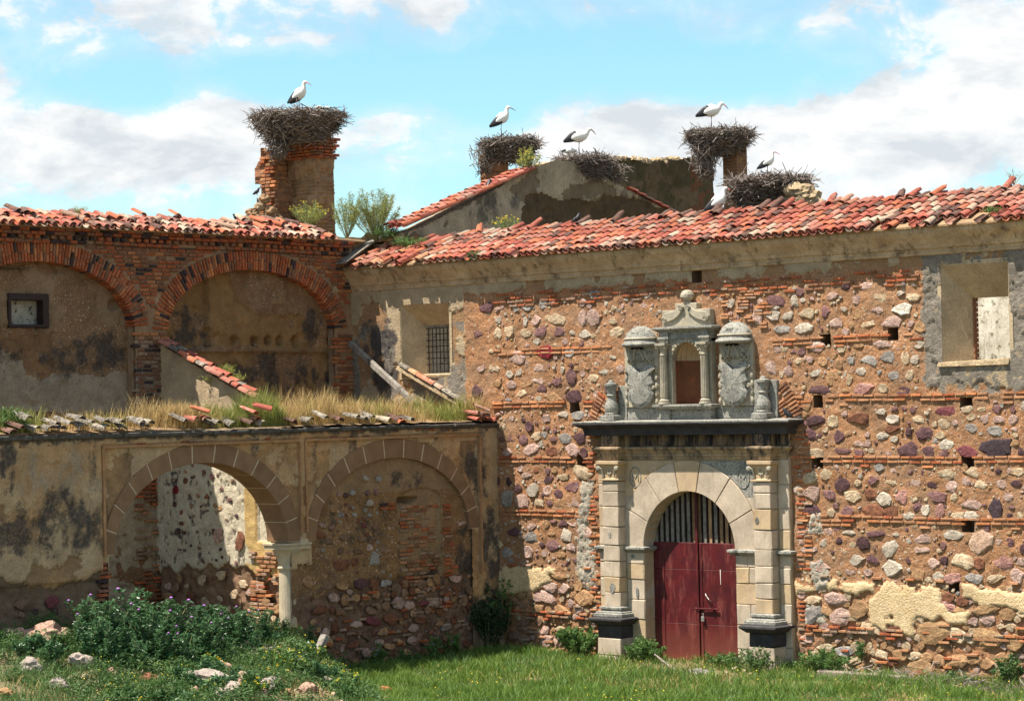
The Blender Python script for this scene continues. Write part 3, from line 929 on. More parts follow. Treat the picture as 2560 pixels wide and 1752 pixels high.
def course(pieces, par, side, plane, u0, u1, z, L=(.24, .32), H=.048, out=-.004, keys='abbdddd', miss=.1, test=None, tilt=.012, dep=.08, big=1):
    u = u0+random.uniform(0, .1)
    while u < u1:
        l = random.uniform(*L)
        if random.random() > miss and (test is None or test(u+l/2, z)) and u+l < u1+.08:
            zz = z+.012*math.sin(u*1.3)+random.uniform(-.006, .006)
            pieces.add(mtx_wall(u+l/2, zz, plane, out+random.uniform(-.008, .008), random.uniform(-tilt, tilt), l-.02, dep, H*random.uniform(.88, 1.05), side), random.choice(keys), l*H*big, parent=par)
        u += l


nohole = lambda u, z: inside_zone(u, z) and all(abs(u-a) > .2 or abs(z-b) > .15 for a, b in HOLES) and not any(p[0]-.1 < u < p[1]+.1 and z < p[2] for p in [PORTAL])
for zc in (7.45, 6.13, 4.77, 3.45):
    for dz in (.05, -.05):
        course(bricks, wall, 'm', 0, 4.3 if zc > 5.7 else 5.1, 24, zc+dz, test=nohole, miss=.06, L=(.24, .38))
    course(bricks, wall, 'm', 0, 14.3, 24, zc-.15, test=nohole, miss=.8)
for zc in (8.90, 8.80, 8.70, 8.60):
    course(bricks, wall, 'm', 0, 4.15, 17.6, zc, test=nohole, miss=.28 if zc > 8.65 else .7, keys='aacce')
for zc, ms in ((2.15, .8), (1.02, .45), (.93, .45), (.84, .75), (.6, .85), (.5, .8), (.4, .8), (.3, .85), (1.2, .9)):
    course(bricks, wall, 'm', 0, 5.4, 24, zc, test=lambda u, z: nohole(u, z) and not in_plaster(u, z), miss=ms, L=(.2, .34), keys='abdde', out=.03)
# brick quoins beside the portal
for k in range(52):
    z = .1+k*.105
    for ua, ub, ms in ((14.18, 14.62, .35), (8.02, 8.4, .5)):
        course(bricks, wall, 'm', 0, ua, ub, z, miss=ms, L=(.16, .26), keys='aabde', big=.6)
# remains of the relieving arch over the niche
for sgn, a0, a1 in ((1, 21, 38), (-1, 22, 35)):
    n = int((a1-a0)/1.55)
    for i in range(n):
        an = math.radians(a0+(a1-a0)*i/n)
        for rr in (2.95, 3.22):
            u, z = 11.3+sgn*rr*math.cos(an)*1.02, 4.55+rr*math.sin(an)
            if random.random() < .1: continue
            bricks.add(mtx_wall(u, z, 0, .02, -sgn*an if sgn > 0 else an, .25, .08, .052, 'm'), random.choice('accdde'), .016, parent=wall)
# loose brick patches right of the pediment
for k in range(16):
    z = 7.6+k*.075
    course(bricks, wall, 'm', 0, 12.2 if z > 7.95 else 13.25, 13.4+random.uniform(-.2, .5), z, miss=.6, L=(.18, .3), keys='bdde', test=None)
bricks.finish(church, 300, 'brick_courses')
stones.finish(church, 300, 'small_stones')

# putlog holes
for (a, b) in HOLES:
    mb = MB()
    x0, x1, z0, z1 = a-.21, a+.21, b-.20, b+.20
    mb.add([(x0, .06, z0), (x1, .06, z0), (x1, .06, z1), (x0, .06, z1), (x0, .5, z0), (x1, .5, z0), (x1, .5, z1), (x0, .5, z1)],
           [(0, 1, 5, 4), (1, 2, 6, 5), (2, 3, 7, 6), (3, 0, 4, 7), (4, 5, 6, 7)])
    mb.build('putlog_hole', M_wallcore, church)

# embrasured windows
M_embr = wall_mat('embrasure_plaster', ((.50, .39, .25), (.41, .31, .20), 2.5), [], .5, 20)


def embrasure(w, inner, depth):
    x0, x1, z0, z1 = w; a0, a1, b0, b1 = inner
    mb = MB()
    o = [(x0, -.012, z0), (x1, -.012, z0), (x1, -.012, z1), (x0, -.012, z1)]
    e = .09
    fl = [(x0-e, -.012, z0-e), (x1+e, -.012, z0-e), (x1+e, -.012, z1+e), (x0-e, -.012, z1+e)]
    i = [(a0, depth, b0), (a1, depth, b0), (a1, depth, b1), (a0, depth, b1)]
    t = [(a0, depth+.12, b0), (a1, depth+.12, b0), (a1, depth+.12, b1), (a0, depth+.12, b1)]
    mb.add(o+i+t, [(0, 1, 5, 4), (1, 2, 6, 5), (2, 3, 7, 6), (3, 0, 4, 7), (4, 5, 9, 8), (5, 6, 10, 9), (6, 7, 11, 10), (7, 4, 8, 11)])
    mb.add(o+fl, [(0, 4, 5, 1), (1, 5, 6, 2), (2, 6, 7, 3), (3, 7, 4, 0)])
    return mb


g0 = MD(971, 742, .62); g1 = MD(1020, 846, .62)
in1 = (g0[0], 3.9, g1[1], g0[1])
win1 = embrasure(W1, in1, .62).build('window_embrasure', M_embr, church)
for k in range(9):
    x = in1[0]+.04+k*.135
    mb = MB(); mb.tube([(x, .60, in1[2]-.03), (x+random.uniform(-.01, .01), .60, (in1[2]+in1[3])/2), (x, .60, in1[3]+.03)], .014, 6)
    mb.build('grille_bar', M_iron, win1)
for k in range(8):
    z = in1[2]+.08+k*(in1[3]-in1[2]-.12)/7
    mb = MB(); mb.tube([(in1[0]-.05, .585, z), (in1[1], .585, z+random.uniform(-.012, .012))], .012, 6)
    mb.build('grille_bar', M_iron, win1)
mb = MB(); mb.box(in1[0]-.08, in1[1], .57, .64, in1[3]-.03, in1[3]+.06); mb.build('lintel', M_wood, win1, bevel=.01)
h0 = MD(2208, 676, .62); h1 = MD(2283, 815, .62)
in2 = (h0[0], 20.6, h1[1]-.05, h0[1])
win2 = embrasure(W2, in2, .62).build('window_embrasure', M_embr, church)
mb = MB()
for k in range(14):
    z = in2[2]+k*.11
    mb.box(in2[0]-.05-random.uniform(0, .05), in2[0]+.03, .60, .76, z, z+.095, 0)
mb.build('broken_brick_edge', BRICK['c'], win2)
mb = MB(); x0, x1, z0 = W2[0]-.12, W2[1]-.01, W2[2]
P = [(x0, -.07, z0-.10), (x1, -.08, z0-.10), (x1, .66, in2[2]+.03), (x0+.3, .66, in2[2]-.02), (x0, -.05, z0+.01), (x1, -.06, z0+.06), (x1, .66, in2[2]+.09), (x0+.3, .66, in2[2]+.05)]
mb.add(P, [(0, 3, 2, 1), (4, 5, 6, 7), (0, 1, 5, 4), (1, 2, 6, 5), (2, 3, 7, 6), (3, 0, 4, 7)])
mb.build('sill', M_rubblecream, win2, bevel=.02, jit=.022)
mb = MB(); mb.box(W1[0]-.04, W1[1]-.01, -.03, .62, W1[2]-.06, W1[2]+.02); mb.build('sill', M_rubblecream, win1, bevel=.015, jit=.012)
# interior walls seen through the windows
mb = MB(); mb.box(15, 23.95, 3.0, 3.3, 0, 9.6); mb.build('interior_wall', M_plasterin, church)
mb = MB(); mb.box(-.9, 8, 3.0, 3.3, 3, 9.0); mb.build('interior_wall', M_plasterin, church)

mb = MB(); mb.box(23.7, 23.98, .06, 3.3, -.3, 9.7); mb.build('end_wall', M_main, church)
# eaves cornice: swept profile, slightly uneven
prof = [(.02, 9.20), (-.05, 9.21), (-.07, 9.27), (-.05, 9.285), (-.06, 9.33), (-.10, 9.36), (-.12, 9.42), (-.18, 9.52), (-.26, 9.62), (-.31, 9.70), (-.31, 9.79), (-.34, 9.80), (-.34, 9.835), (.5, 9.86)]
xs = np.arange(0, 24.01, .12)
V, Fq = [], []
for i, x in enumerate(xs):
    j = (fbm(np.array([x*1.7]), np.array([.3]), 4, 4)[0]-.5)*.035
    for (y, z) in prof:
        V.append((x, y+j*.6+random.uniform(-.004, .004), z+j+random.uniform(-.004, .004)))
n = len(prof)
for i in range(len(xs)-1):
    for k in range(n-1):
        a = i*n+k
        Fq.append((a, a+n, a+n+1, a+1))
M_cornice = mat('stained_cornice', (.50, .37, .23), (.40, .27, .15), 1.6, .6, 20, speck=(.15, .105, .065), spos=(.55, .70), sscale=2.2, streak=((.14, .10, .05), (.53, .68)), mott=.3)
link('cornice', fast_mesh('cornice', np.array(V), np.array(Fq), False), church, M_cornice)
# corner infill behind the cornice
mb = MB(); mb.box(0, 24, .06, .6, 9.2, 9.84); mb.build('wall_head', M_wallcore, church)


# ------------------------------------------------------------------ tiled roofs
def slope_mtx(origin, along, up_dir, ang):
    """frame: x along the eave, y up the slope, z off the roof"""
    a = Vector(along).normalized(); u = Vector(up_dir).normalized()
    y = (u*math.cos(ang)+Vector((0, 0, 1))*math.sin(ang)).normalized()
    z = a.cross(y)
    M = Matrix((( a.x, y.x, z.x, origin[0]), (a.y, y.y, z.y, origin[1]), (a.z, y.z, z.z, origin[2]), (0, 0, 0, 1)))
    return M


def tile_roof(pieces, par, M, u0, u1, rows, pitch=.235, exp=.33, missing=None, jitter=1.0, keys=TILE_MIX, channels=True, lift=.05):
    n = int((u1-u0)/pitch)
    for i in range(n):
        u = u0+(i+.5)*pitch
        cj = random.uniform(-.012, .012)
        for r in range(rows):
            y = r*exp+random.uniform(-.03, .03)*jitter
            if r == 0: y = random.uniform(-.035, .03)
            ms = missing(u, r) if missing else 0
            if random.random() >= ms:
                wild = random.random() < .045*jitter
                m = M @ Matrix.Translation((u+cj+random.uniform(-.012, .012), y, lift+.012*r*0+random.uniform(0, .012)+(.03 if wild else 0)))
                m = m @ Matrix.Rotation(random.gauss(0, .035)*jitter+(random.uniform(-.5, .5) if wild else 0), 4, 'Z') @ Matrix.Rotation(-.055+random.gauss(0, .02), 4, 'X') @ Matrix.Rotation(random.gauss(0, .06)*jitter, 4, 'Y')
                pieces.add(m, random.choice(keys), 1.0-.05*r+u*.004, parent=par)
            if channels and random.random() >= ms*.8:
                m = M @ Matrix.Translation((u+pitch/2+cj, y-.02, .085)) @ Matrix.Rotation(math.pi, 4, 'Y') @ Matrix.Rotation(.05, 4, 'X') @ Matrix.Rotation(random.gauss(0, .02), 4, 'Z')
                pieces.add(m, random.choice(keys), .5 if r else .62, parent=par)


RA = math.radians(24)
mbr = MB()
L_, c_, s_ = 1.95, math.cos(RA), math.sin(RA)
mbr.add([(0, -.36, 9.82), (24, -.36, 9.82), (24, -.36+L_*c_, 9.82+L_*s_), (0, -.36+L_*c_, 9.82+L_*s_), (0, -.36, 9.78), (24, -.36, 9.78), (24, -.36+L_*c_, 9.70+L_*s_), (0, -.36+L_*c_, 9.70+L_*s_)],
        [(0, 1, 2, 3), (4, 7, 6, 5), (0, 4, 5, 1), (2, 6, 7, 3), (1, 5, 6, 2), (0, 3, 7, 4)])
M_bed = mat('roof_bed_clay', (.36, .24, .13), (.26, .165, .09), 5, 1.0, 16, bdist=.05)
roof = mbr.build('roof', M_bed, church)
tiles = Pieces('roof_tile', TV, TILE, smooth=False)


def miss_main(u, r):
    if u < 3.0: return .75 if r == 0 else .55
    if 16.6 < u < 18.6 and r == 0: return .75
    if 18.6 < u < 19.8 and r <= 1: return .8
    return .03


tile_roof(tiles, roof, slope_mtx((0, -.42, 9.80), (1, 0, 0), (0, 1, 0), RA), .15, 23.8, 6, missing=miss_main)
RM = slope_mtx((0, -.42, 9.80), (1, 0, 0), (0, 1, 0), RA)
for k in range(34):                                   # slipped tiles lying at the left end
    u, v = random.uniform(.3, 3.0), random.uniform(-.05, 1.5)
    tiles.add(RM @ Matrix.Translation((u, v, .06+random.uniform(0, .05))) @ Matrix.Rotation(random.gauss(-.15, .3), 4, 'Z') @ Matrix.Rotation(random.gauss(0, .15), 4, 'Y'), random.choice('oorrpyd'), .9, parent=roof)
for k in range(26):                                   # ragged tiles along the broken upper edge
    u = random.uniform(3.5, 23)
    tiles.add(RM @ Matrix.Translation((u, 1.72, .10)) @ Matrix.Rotation(random.gauss(0, .25), 4, 'Z') @ Matrix.Rotation(random.uniform(-.15, .25), 4, 'X'), random.choice('orrdd'), .8, parent=roof)
tiles.finish(church, 300, 'further_roof_tiles')


# ------------------------------------------------------------------ stone portal
portal_core = MB()
portal_core.prism([(8.47, 0), (9.84, 0), (9.84, 2.68)]+[(11.2-1.356*math.cos(math.pi*k/24), 2.68+1.356*math.sin(math.pi*k/24)) for k in range(1, 24)]+[(12.556, 2.68), (12.556, 0), (14.11, 0), (14.11, 5.4), (8.47, 5.4)], -.085, .5)
portal = portal_core.build('stone_portal', M_granite_o, church)


def pblock(x0, x1, yf, z0, z1, m, yb=.1, name='stone_block', bevel=.018, jit=.009, par=None):
    mb = MB(); mb.box(x0+.004, x1-.004, yf, yb, z0+.004, z1-.004)
    return mb.build(name, m, par or portal, bevel=bevel, jit=jit)


gm = lambda: random.choice([M_granite, M_granite, M_granite, M_granite_o])
# jambs in courses
zl = [0, .42, .98, 1.45, 1.93, 2.30, 2.58]
for (xa, xb) in ((9.31, 9.846), (12.55, 13.27)):
    for a, b in zip(zl[:-1], zl[1:]):
        if xb > 13 and random.random() < .6:
            xm = 12.93+random.uniform(-.05, .05)
            pblock(xa, xm, -.12+random.uniform(-.004, .004), a, b, gm(), .4); pblock(xm, xb, -.12+random.uniform(-.004, .004), a, b, gm())
        else:
            pblock(xa, xb, -.12+random.uniform(-.004, .004), a, b, gm(), .4)
# outer strips and pilasters, in blocks
zs = [0, .5, 1.05, 1.5, 1.95, 2.32, 2.74, 3.18, 3.66, 4.2, 4.78]
for (xa, xb) in ((8.47, 8.81), (13.80, 14.11)):
    for a, b in zip(zs[:-1], zs[1:]):
        pblock(xa, xb, -.12+random.uniform(-.005, .005), a, b, gm())
PC = (9.05, 13.535)
for c in PC:
    zz = [1.28, 1.62, 1.98, 2.36, 2.74, 3.18, 3.66, 4.02, 4.28]
    for a, b in zip(zz[:-1], zz[1:]):
        pblock(c-.25, c+.25, -.38+random.uniform(-.005, .005), a, b, gm())
    # pedestal
    px = c+.06
    pblock(px-.36, px+.36, -.6, 0-.05, .14, M_granite); pblock(px-.36, px+.36, -.6, .14, .55, M_granite)
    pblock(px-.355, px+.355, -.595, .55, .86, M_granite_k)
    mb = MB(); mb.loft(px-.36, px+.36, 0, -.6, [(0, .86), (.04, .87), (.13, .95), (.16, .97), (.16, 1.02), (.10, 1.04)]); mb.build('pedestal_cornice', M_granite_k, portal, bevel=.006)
    mb = MB(); mb.loft(c-.25, c+.25, 0, -.38, [(.17, 1.03), (.19, 1.05), (.19, 1.12), (.15, 1.13), (.15, 1.16), (.12, 1.17), (.06, 1.18), (.06, 1.21), (.09, 1.22), (.09, 1.27), (.02, 1.29)]); mb.build('pilaster_base', M_granite_g, portal, bevel=.005)
    # capital: bell, abacus, volutes, flower
    cap = MB(); cap.loft(c-.24, c+.24, 0, -.37, [(.02, 4.28), (.05, 4.29), (.05, 4.325), (0, 4.34), (.0, 4.5), (.03, 4.62), (.07, 4.67), (.10, 4.68), (.10, 4.76)])
    capital = cap.build('capital', M_granite_o, portal, bevel=.005)
    for sx in (-1, 1):
        mb = MB()
        pts = [(c+sx*.17, -.40, 4.36), (c+sx*.185, -.42, 4.48), (c+sx*.215, -.44, 4.57), (c+sx*.27, -.47, 4.60)]
        mb.tube(pts, [.018, .022, .028, .03], 6)
        mb.lathe(0, 0, [(.02, -.03), (.055, -.02), (.055, .03), (.02, .04)], 12)
        nv = len(mb.v)-4*12
        for i in range(nv, len(mb.v)):
            x, y, z = mb.v[i]; mb.v[i] = (c+sx*.285+x, -.47+z, 4.585+y)
        mb.build('volute', M_granite_c, capital, smooth=False)
    mb = MB()
    for (dx, dz, r) in ((0, 4.57, .04), (-.05, 4.52, .03), (.05, 4.52, .03), (-.04, 4.46, .03), (.04, 4.46, .03), (0, 4.44, .025)):
        mb.lathe(0, 0, [(r, -.02), (r*.8, .02), (r*.2, .03)], 8)
        for i in range(len(mb.v)-24, len(mb.v)):
            x, y, z = mb.v[i]; mb.v[i] = (c+dx+x, -.375-z, dz+y)
    mb.tube([(c, -.385, 4.36), (c, -.385, 4.5)], .012, 5)
    mb.build('carved_flower', M_granite_c, capital)
# arch voussoirs
ang = [0, 27, 53, 79, 101, 127, 153, 180]
for i in range(7):
    a0, a1 = math.radians(ang[i]+.35), math.radians(ang[i+1]-.35)
    k = 8
    ri, ro = 1.354, 2.075
    pl = [(11.2+ri*math.cos(a0+(a1-a0)*t/k), 2.68+ri*math.sin(a0+(a1-a0)*t/k)) for t in range(k+1)]
    pl += [(11.2+ro*math.cos(a1+(a0-a1)*t/k), 2.68+ro*math.sin(a1+(a0-a1)*t/k)) for t in range(k+1)]
    mb = MB(); mb.prism(pl, -.135+random.uniform(-.004, .004), .38)
    mb.build('keystone' if i == 3 else 'voussoir', M_granite_o if i == 3 else M_granite, portal, bevel=.010)
# spandrel stones beside the arch (cut to the curve)
for sx in (-1, 1):
    for (r0, za, zb) in ((2.09, 2.75, 3.3), (2.09, 3.3, 3.9), (2.09, 3.9, 4.75)):
        pts = []
        for t in range(7):
            z = za+(zb-za)*t/6
            d = math.sqrt(max(r0*r0-(z-2.68)**2, .05)) if z-2.68 < r0 else .25
            pts.append((11.2+sx*d, z))
        pts += [(11.25+sx*2.03, zb), (11.25+sx*2.03, za)]
        if abs(pts[0][0]-11.2) < 2.0:
            mb = MB(); mb.prism(pts if sx > 0 else pts[::-1], -.112, .05); mb.build('spandrel_stone', M_granite_g if zb > 4 and sx > 0 else gm(), portal, bevel=.008)
    # monogram: an oval ring with the letter M
    ox, oz = (12.84, 4.36) if sx > 0 else (9.63, 4.36)
    mb = MB()
    ring = [(ox+.17*math.cos(2*math.pi*k/20), -.118, oz+.24*math.sin(2*math.pi*k/20)) for k in range(21)]
    mb.tube(ring, .013, 5)
    for (p, q) in (((-.085, -.10), (-.085, .10)), ((-.085, .10), (0, -.03)), ((0, -.03), (.085, .10)), ((.085, .10), (.085, -.10))):
        mb.tube([(ox+p[0], -.118, oz+p[1]), (ox+q[0], -.118, oz+q[1])], .012, 5)
    mb.build('monogram', M_granite_g, portal)
# imposts
for (xa, xb, yb) in ((9.30, 9.84, .36), (12.50, 13.27, .36), (8.49, 8.79, 0), (13.80, 14.10, 0)):
    mb = MB(); mb.loft(xa, xb, yb, -.12, [(0, 2.575), (.03, 2.58), (.05, 2.60), (.09, 2.635), (.11, 2.645), (.11, 2.70), (.03, 2.715)]); mb.build('impost', M_granite_g, portal, bevel=.005)
# entablature: architrave, frieze, cornice
arc = [(0, 4.78), (0, 4.85), (.025, 4.855), (.025, 4.93), (.05, 4.935), (.055, 4.97), (.10, 5.02), (.115, 5.03), (.115, 5.075), (.01, 5.09)]
mb = MB(); mb.loft(8.49, 14.09, 0, -.125, arc); mb.build('architrave', M_granite_s, portal, bevel=.004)
for c in PC:
    mb = MB(); mb.loft(c-.25, c+.25, -.05, -.37, arc); mb.build('architrave', M_granite_s, portal, bevel=.004)
    mb = MB(); mb.loft(c-.25, c+.25, -.05, -.36, [(0, 5.092), (0, 5.42)]); fz = mb.build('frieze', M_frieze, portal, bevel=.006)
    mb = MB(); mb.tube([(c+.075*math.cos(2*math.pi*k/16), -.365, 5.27+.1*math.sin(2*math.pi*k/16)) for k in range(17)], .012, 5); mb.tube([(c-.03, -.365, 5.22), (c+.03, -.365, 5.32)], .014, 5); mb.build('roundel', M_granite_k, fz)
xw = [9.31, 9.9, 10.35, 10.8, 11.45, 11.95, 12.4, 12.9, 13.28]
for a, b in zip(xw[:-1], xw[1:]):
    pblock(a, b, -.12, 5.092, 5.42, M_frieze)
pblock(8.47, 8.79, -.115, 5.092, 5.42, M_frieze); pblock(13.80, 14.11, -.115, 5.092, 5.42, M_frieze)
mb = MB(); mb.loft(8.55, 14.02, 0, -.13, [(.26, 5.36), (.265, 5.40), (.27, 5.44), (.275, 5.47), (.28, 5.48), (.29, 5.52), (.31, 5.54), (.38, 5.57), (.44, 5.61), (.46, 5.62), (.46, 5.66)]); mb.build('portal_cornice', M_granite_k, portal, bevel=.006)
mb = MB(); mb.loft(8.55, 14.02, 0, -.13, [(.462, 5.655), (.465, 5.69), (.05, 5.72)]); mb.build('cornice_top_slab', M_granite_g, portal, bevel=.006, jit=.004)
# niche aedicule
AX = 11.3
N0 = 5.715
mb = MB(); mb.loft(AX-.74, AX+.74, 0, -.2, [(0, N0), (0, 5.95)]); mb.build('niche_plinth', M_granite_g, portal, bevel=.008)
for sx in (-1, 1):
    mb = MB(); mb.loft(AX+sx*.61-.14, AX+sx*.61+.14, -.1, -.26, [(0, N0), (0, 5.95)]); mb.build('niche_plinth', M_granite_g, portal, bevel=.008)
mb = MB(); mb.loft(AX-.76, AX+.76, 0, -.28, [(0, 5.95), (.04, 5.965), (.10, 6.01), (.12, 6.02), (.12, 6.065), (.03, 6.075)]); mb.build('niche_sill', M_granite_g, portal, bevel=.005)
nx0, nx1, nsp, nr = AX-.43, AX+.43, 7.10, .43
body = MB()
body.prism([(AX-.74, 6.07), (nx0, 6.07), (nx0, nsp)]+[(AX-nr*math.cos(math.pi*k/16), nsp+nr*math.sin(math.pi*k/16)) for k in range(1, 16)]+[(nx1, nsp), (nx1, 6.07), (AX+.74, 6.07), (AX+.74, 7.66), (AX-.74, 7.66)], -.18, .12)
nb = body.build('niche_wall', M_granite_c, portal, bevel=.006)
mb = MB()
for k in range(13):                                    # scalloped edge of the niche arch
    a = math.pi*(k+.5)/13
    mb.lathe(0, 0, [(.032, -.02), (.045, 0), (.032, .02)], 8)
    for i in range(len(mb.v)-24, len(mb.v)):
        x, y, z = mb.v[i]; mb.v[i] = (AX+.455*math.cos(a)+x, -.19-z, nsp+.455*math.sin(a)+y)
mb.tube([(AX+.50*math.cos(math.pi*k/14), -.185, nsp+.50*math.sin(math.pi*k/14)) for k in range(15)], .022, 6)
mb.build('scalloped_trim', M_granite_c, nb)
# niche hollow: half cylinder and ribbed shell
mb = MB()
seg = 14
pts = [(AX-.43*math.cos(math.pi*k/seg), -.05+.40*math.sin(math.pi*k/seg)) for k in range(seg+1)]
vs = [(x, y, 6.06) for x, y in pts]+[(x, y, nsp) for x, y in pts]
mb.add(vs, [(k, k+1, seg+2+k, seg+1+k) for k in range(seg)])
mb.add([(x, y, 6.06) for x, y in pts], [tuple(range(seg+1))])
M_niche = mat('shaded_ochre_render', (.19, .08, .036), (.13, .055, .028), 3, .4, 20, speck=(.42, .11, .04), spos=(.56, .70), sscale=2.5)  # ochre darkened, the hollow's shade is put into its colour
nh = mb.build('niche_hollow', M_niche, portal)
mb = MB()
vs = []
for i in range(7):
    ph = math.pi/2*i/6
    for k in range(29):
        a = math.pi*k/28
        r = 1-.05*abs(math.cos(a*10))*math.cos(ph)
        vs.append((AX-.43*math.cos(a)*math.cos(ph)*r, -.05+.40*math.sin(a)*math.cos(ph)*r, nsp+.43*math.sin(ph)*r))
mb.add(vs, [(i*29+k, i*29+k+1, (i+1)*29+k+1, (i+1)*29+k) for i in range(6) for k in range(28)])
mb.build('niche_shell', M_granite_o, portal)
for sx in (-1, 1):
    cx = AX+sx*.605
    col = MB(); col.lathe(cx, -.27, [(.15, 6.075), (.15, 6.12), (.12, 6.13), (.13, 6.17), (.10, 6.19), (.095, 6.21)], 16)
    col.lathe(cx, -.27, [(.088, 6.21), (.092, 6.5), (.085, 6.9), (.078, 7.22)], 12)
    co = col.build('niche_column', M_granite_c, portal)
    for k in range(9):
        a = math.pi*(1+k/8)
        mb = MB(); mb.tube([(cx+.09*math.cos(a), -.27+.09*math.sin(a), 6.24), (cx+.083*math.cos(a), -.27+.083*math.sin(a), 7.2)], .011, 5); mb.build('flute', M_granite_c, co)
    cap = MB(); cap.lathe(cx, -.27, [(.095, 7.22), (.10, 7.24), (.085, 7.26), (.09, 7.36), (.13, 7.44), (.14, 7.46)], 12); cap.box(cx-.15, cx+.15, -.42, -.1, 7.46, 7.52)
    for k in (-1, 1):
        cap.lathe(cx+k*.12, -.36, [(.02, 7.36), (.045, 7.40), (.045, 7.44), (.02, 7.46)], 8)
    cap.build('niche_capital', M_granite_c, portal)
mb = MB(); mb.loft(AX-.74, AX+.74, 0, -.2, [(0, 7.53), (0, 7.60), (.03, 7.61), (.03, 7.65), (0, 7.66), (0, 7.76), (.04, 7.78), (.12, 7.83), (.15, 7.84), (.15, 7.885), (.02, 7.90)]); mb.build('niche_entablature', M_granite_g, portal, bevel=.004)
for sx in (-1, 1):
    mb = MB(); mb.loft(AX+sx*.605-.13, AX+sx*.605+.13, -.1, -.27, [(0, 7.525), (0, 7.60), (.03, 7.61), (.03, 7.65), (0, 7.66), (0, 7.79)]); mb.build('niche_entablature', M_granite_g, portal, bevel=.004)
# pediment with scrolls, finial
mb = MB(); mb.box(AX-.71, AX+.71, -.16, .05, 7.90, 8.29); mb.box(AX-.32, AX+.32, -.16, .05, 8.29, 8.44); ped = mb.build('pediment', M_granite_c, portal, bevel=.012)
for sx in (-1, 1):
    mb = MB()
    pl = [(AX+sx*x, z) for x, z in ((.04, 8.36), (.10, 8.24), (.20, 8.14), (.34, 8.06), (.50, 8.02), (.60, 7.98), (.68, 8.02), (.70, 8.12), (.62, 8.22), (.48, 8.24), (.32, 8.26), (.20, 8.32), (.12, 8.40))]
    mb.prism(pl if sx > 0 else pl[::-1], -.21, -.15)
    sc = mb.build('scroll', M_granite_c, ped, bevel=.012)
    for (rx, rz, rr) in ((.61, 8.06, .075), (.11, 8.34, .065)):
        mb = MB(); sp = [(AX+sx*(rx+rr*(1-t/22)*math.cos(t*.75)), -.225, rz+rr*(1-t/22)*math.sin(t*.75)) for t in range(20)]
        mb.tube(sp, .014, 5); mb.build('spiral', M_granite_c, sc)
mb = MB()
mb.lathe(AX, -.08, [(.10, 8.44), (.10, 8.47), (.07, 8.49), (.12, 8.52), (.165, 8.58), (.17, 8.64), (.13, 8.71), (.06, 8.745), (.01, 8.75)], 14)
mb.build('finial', M_granite_c, portal, jit=.008)
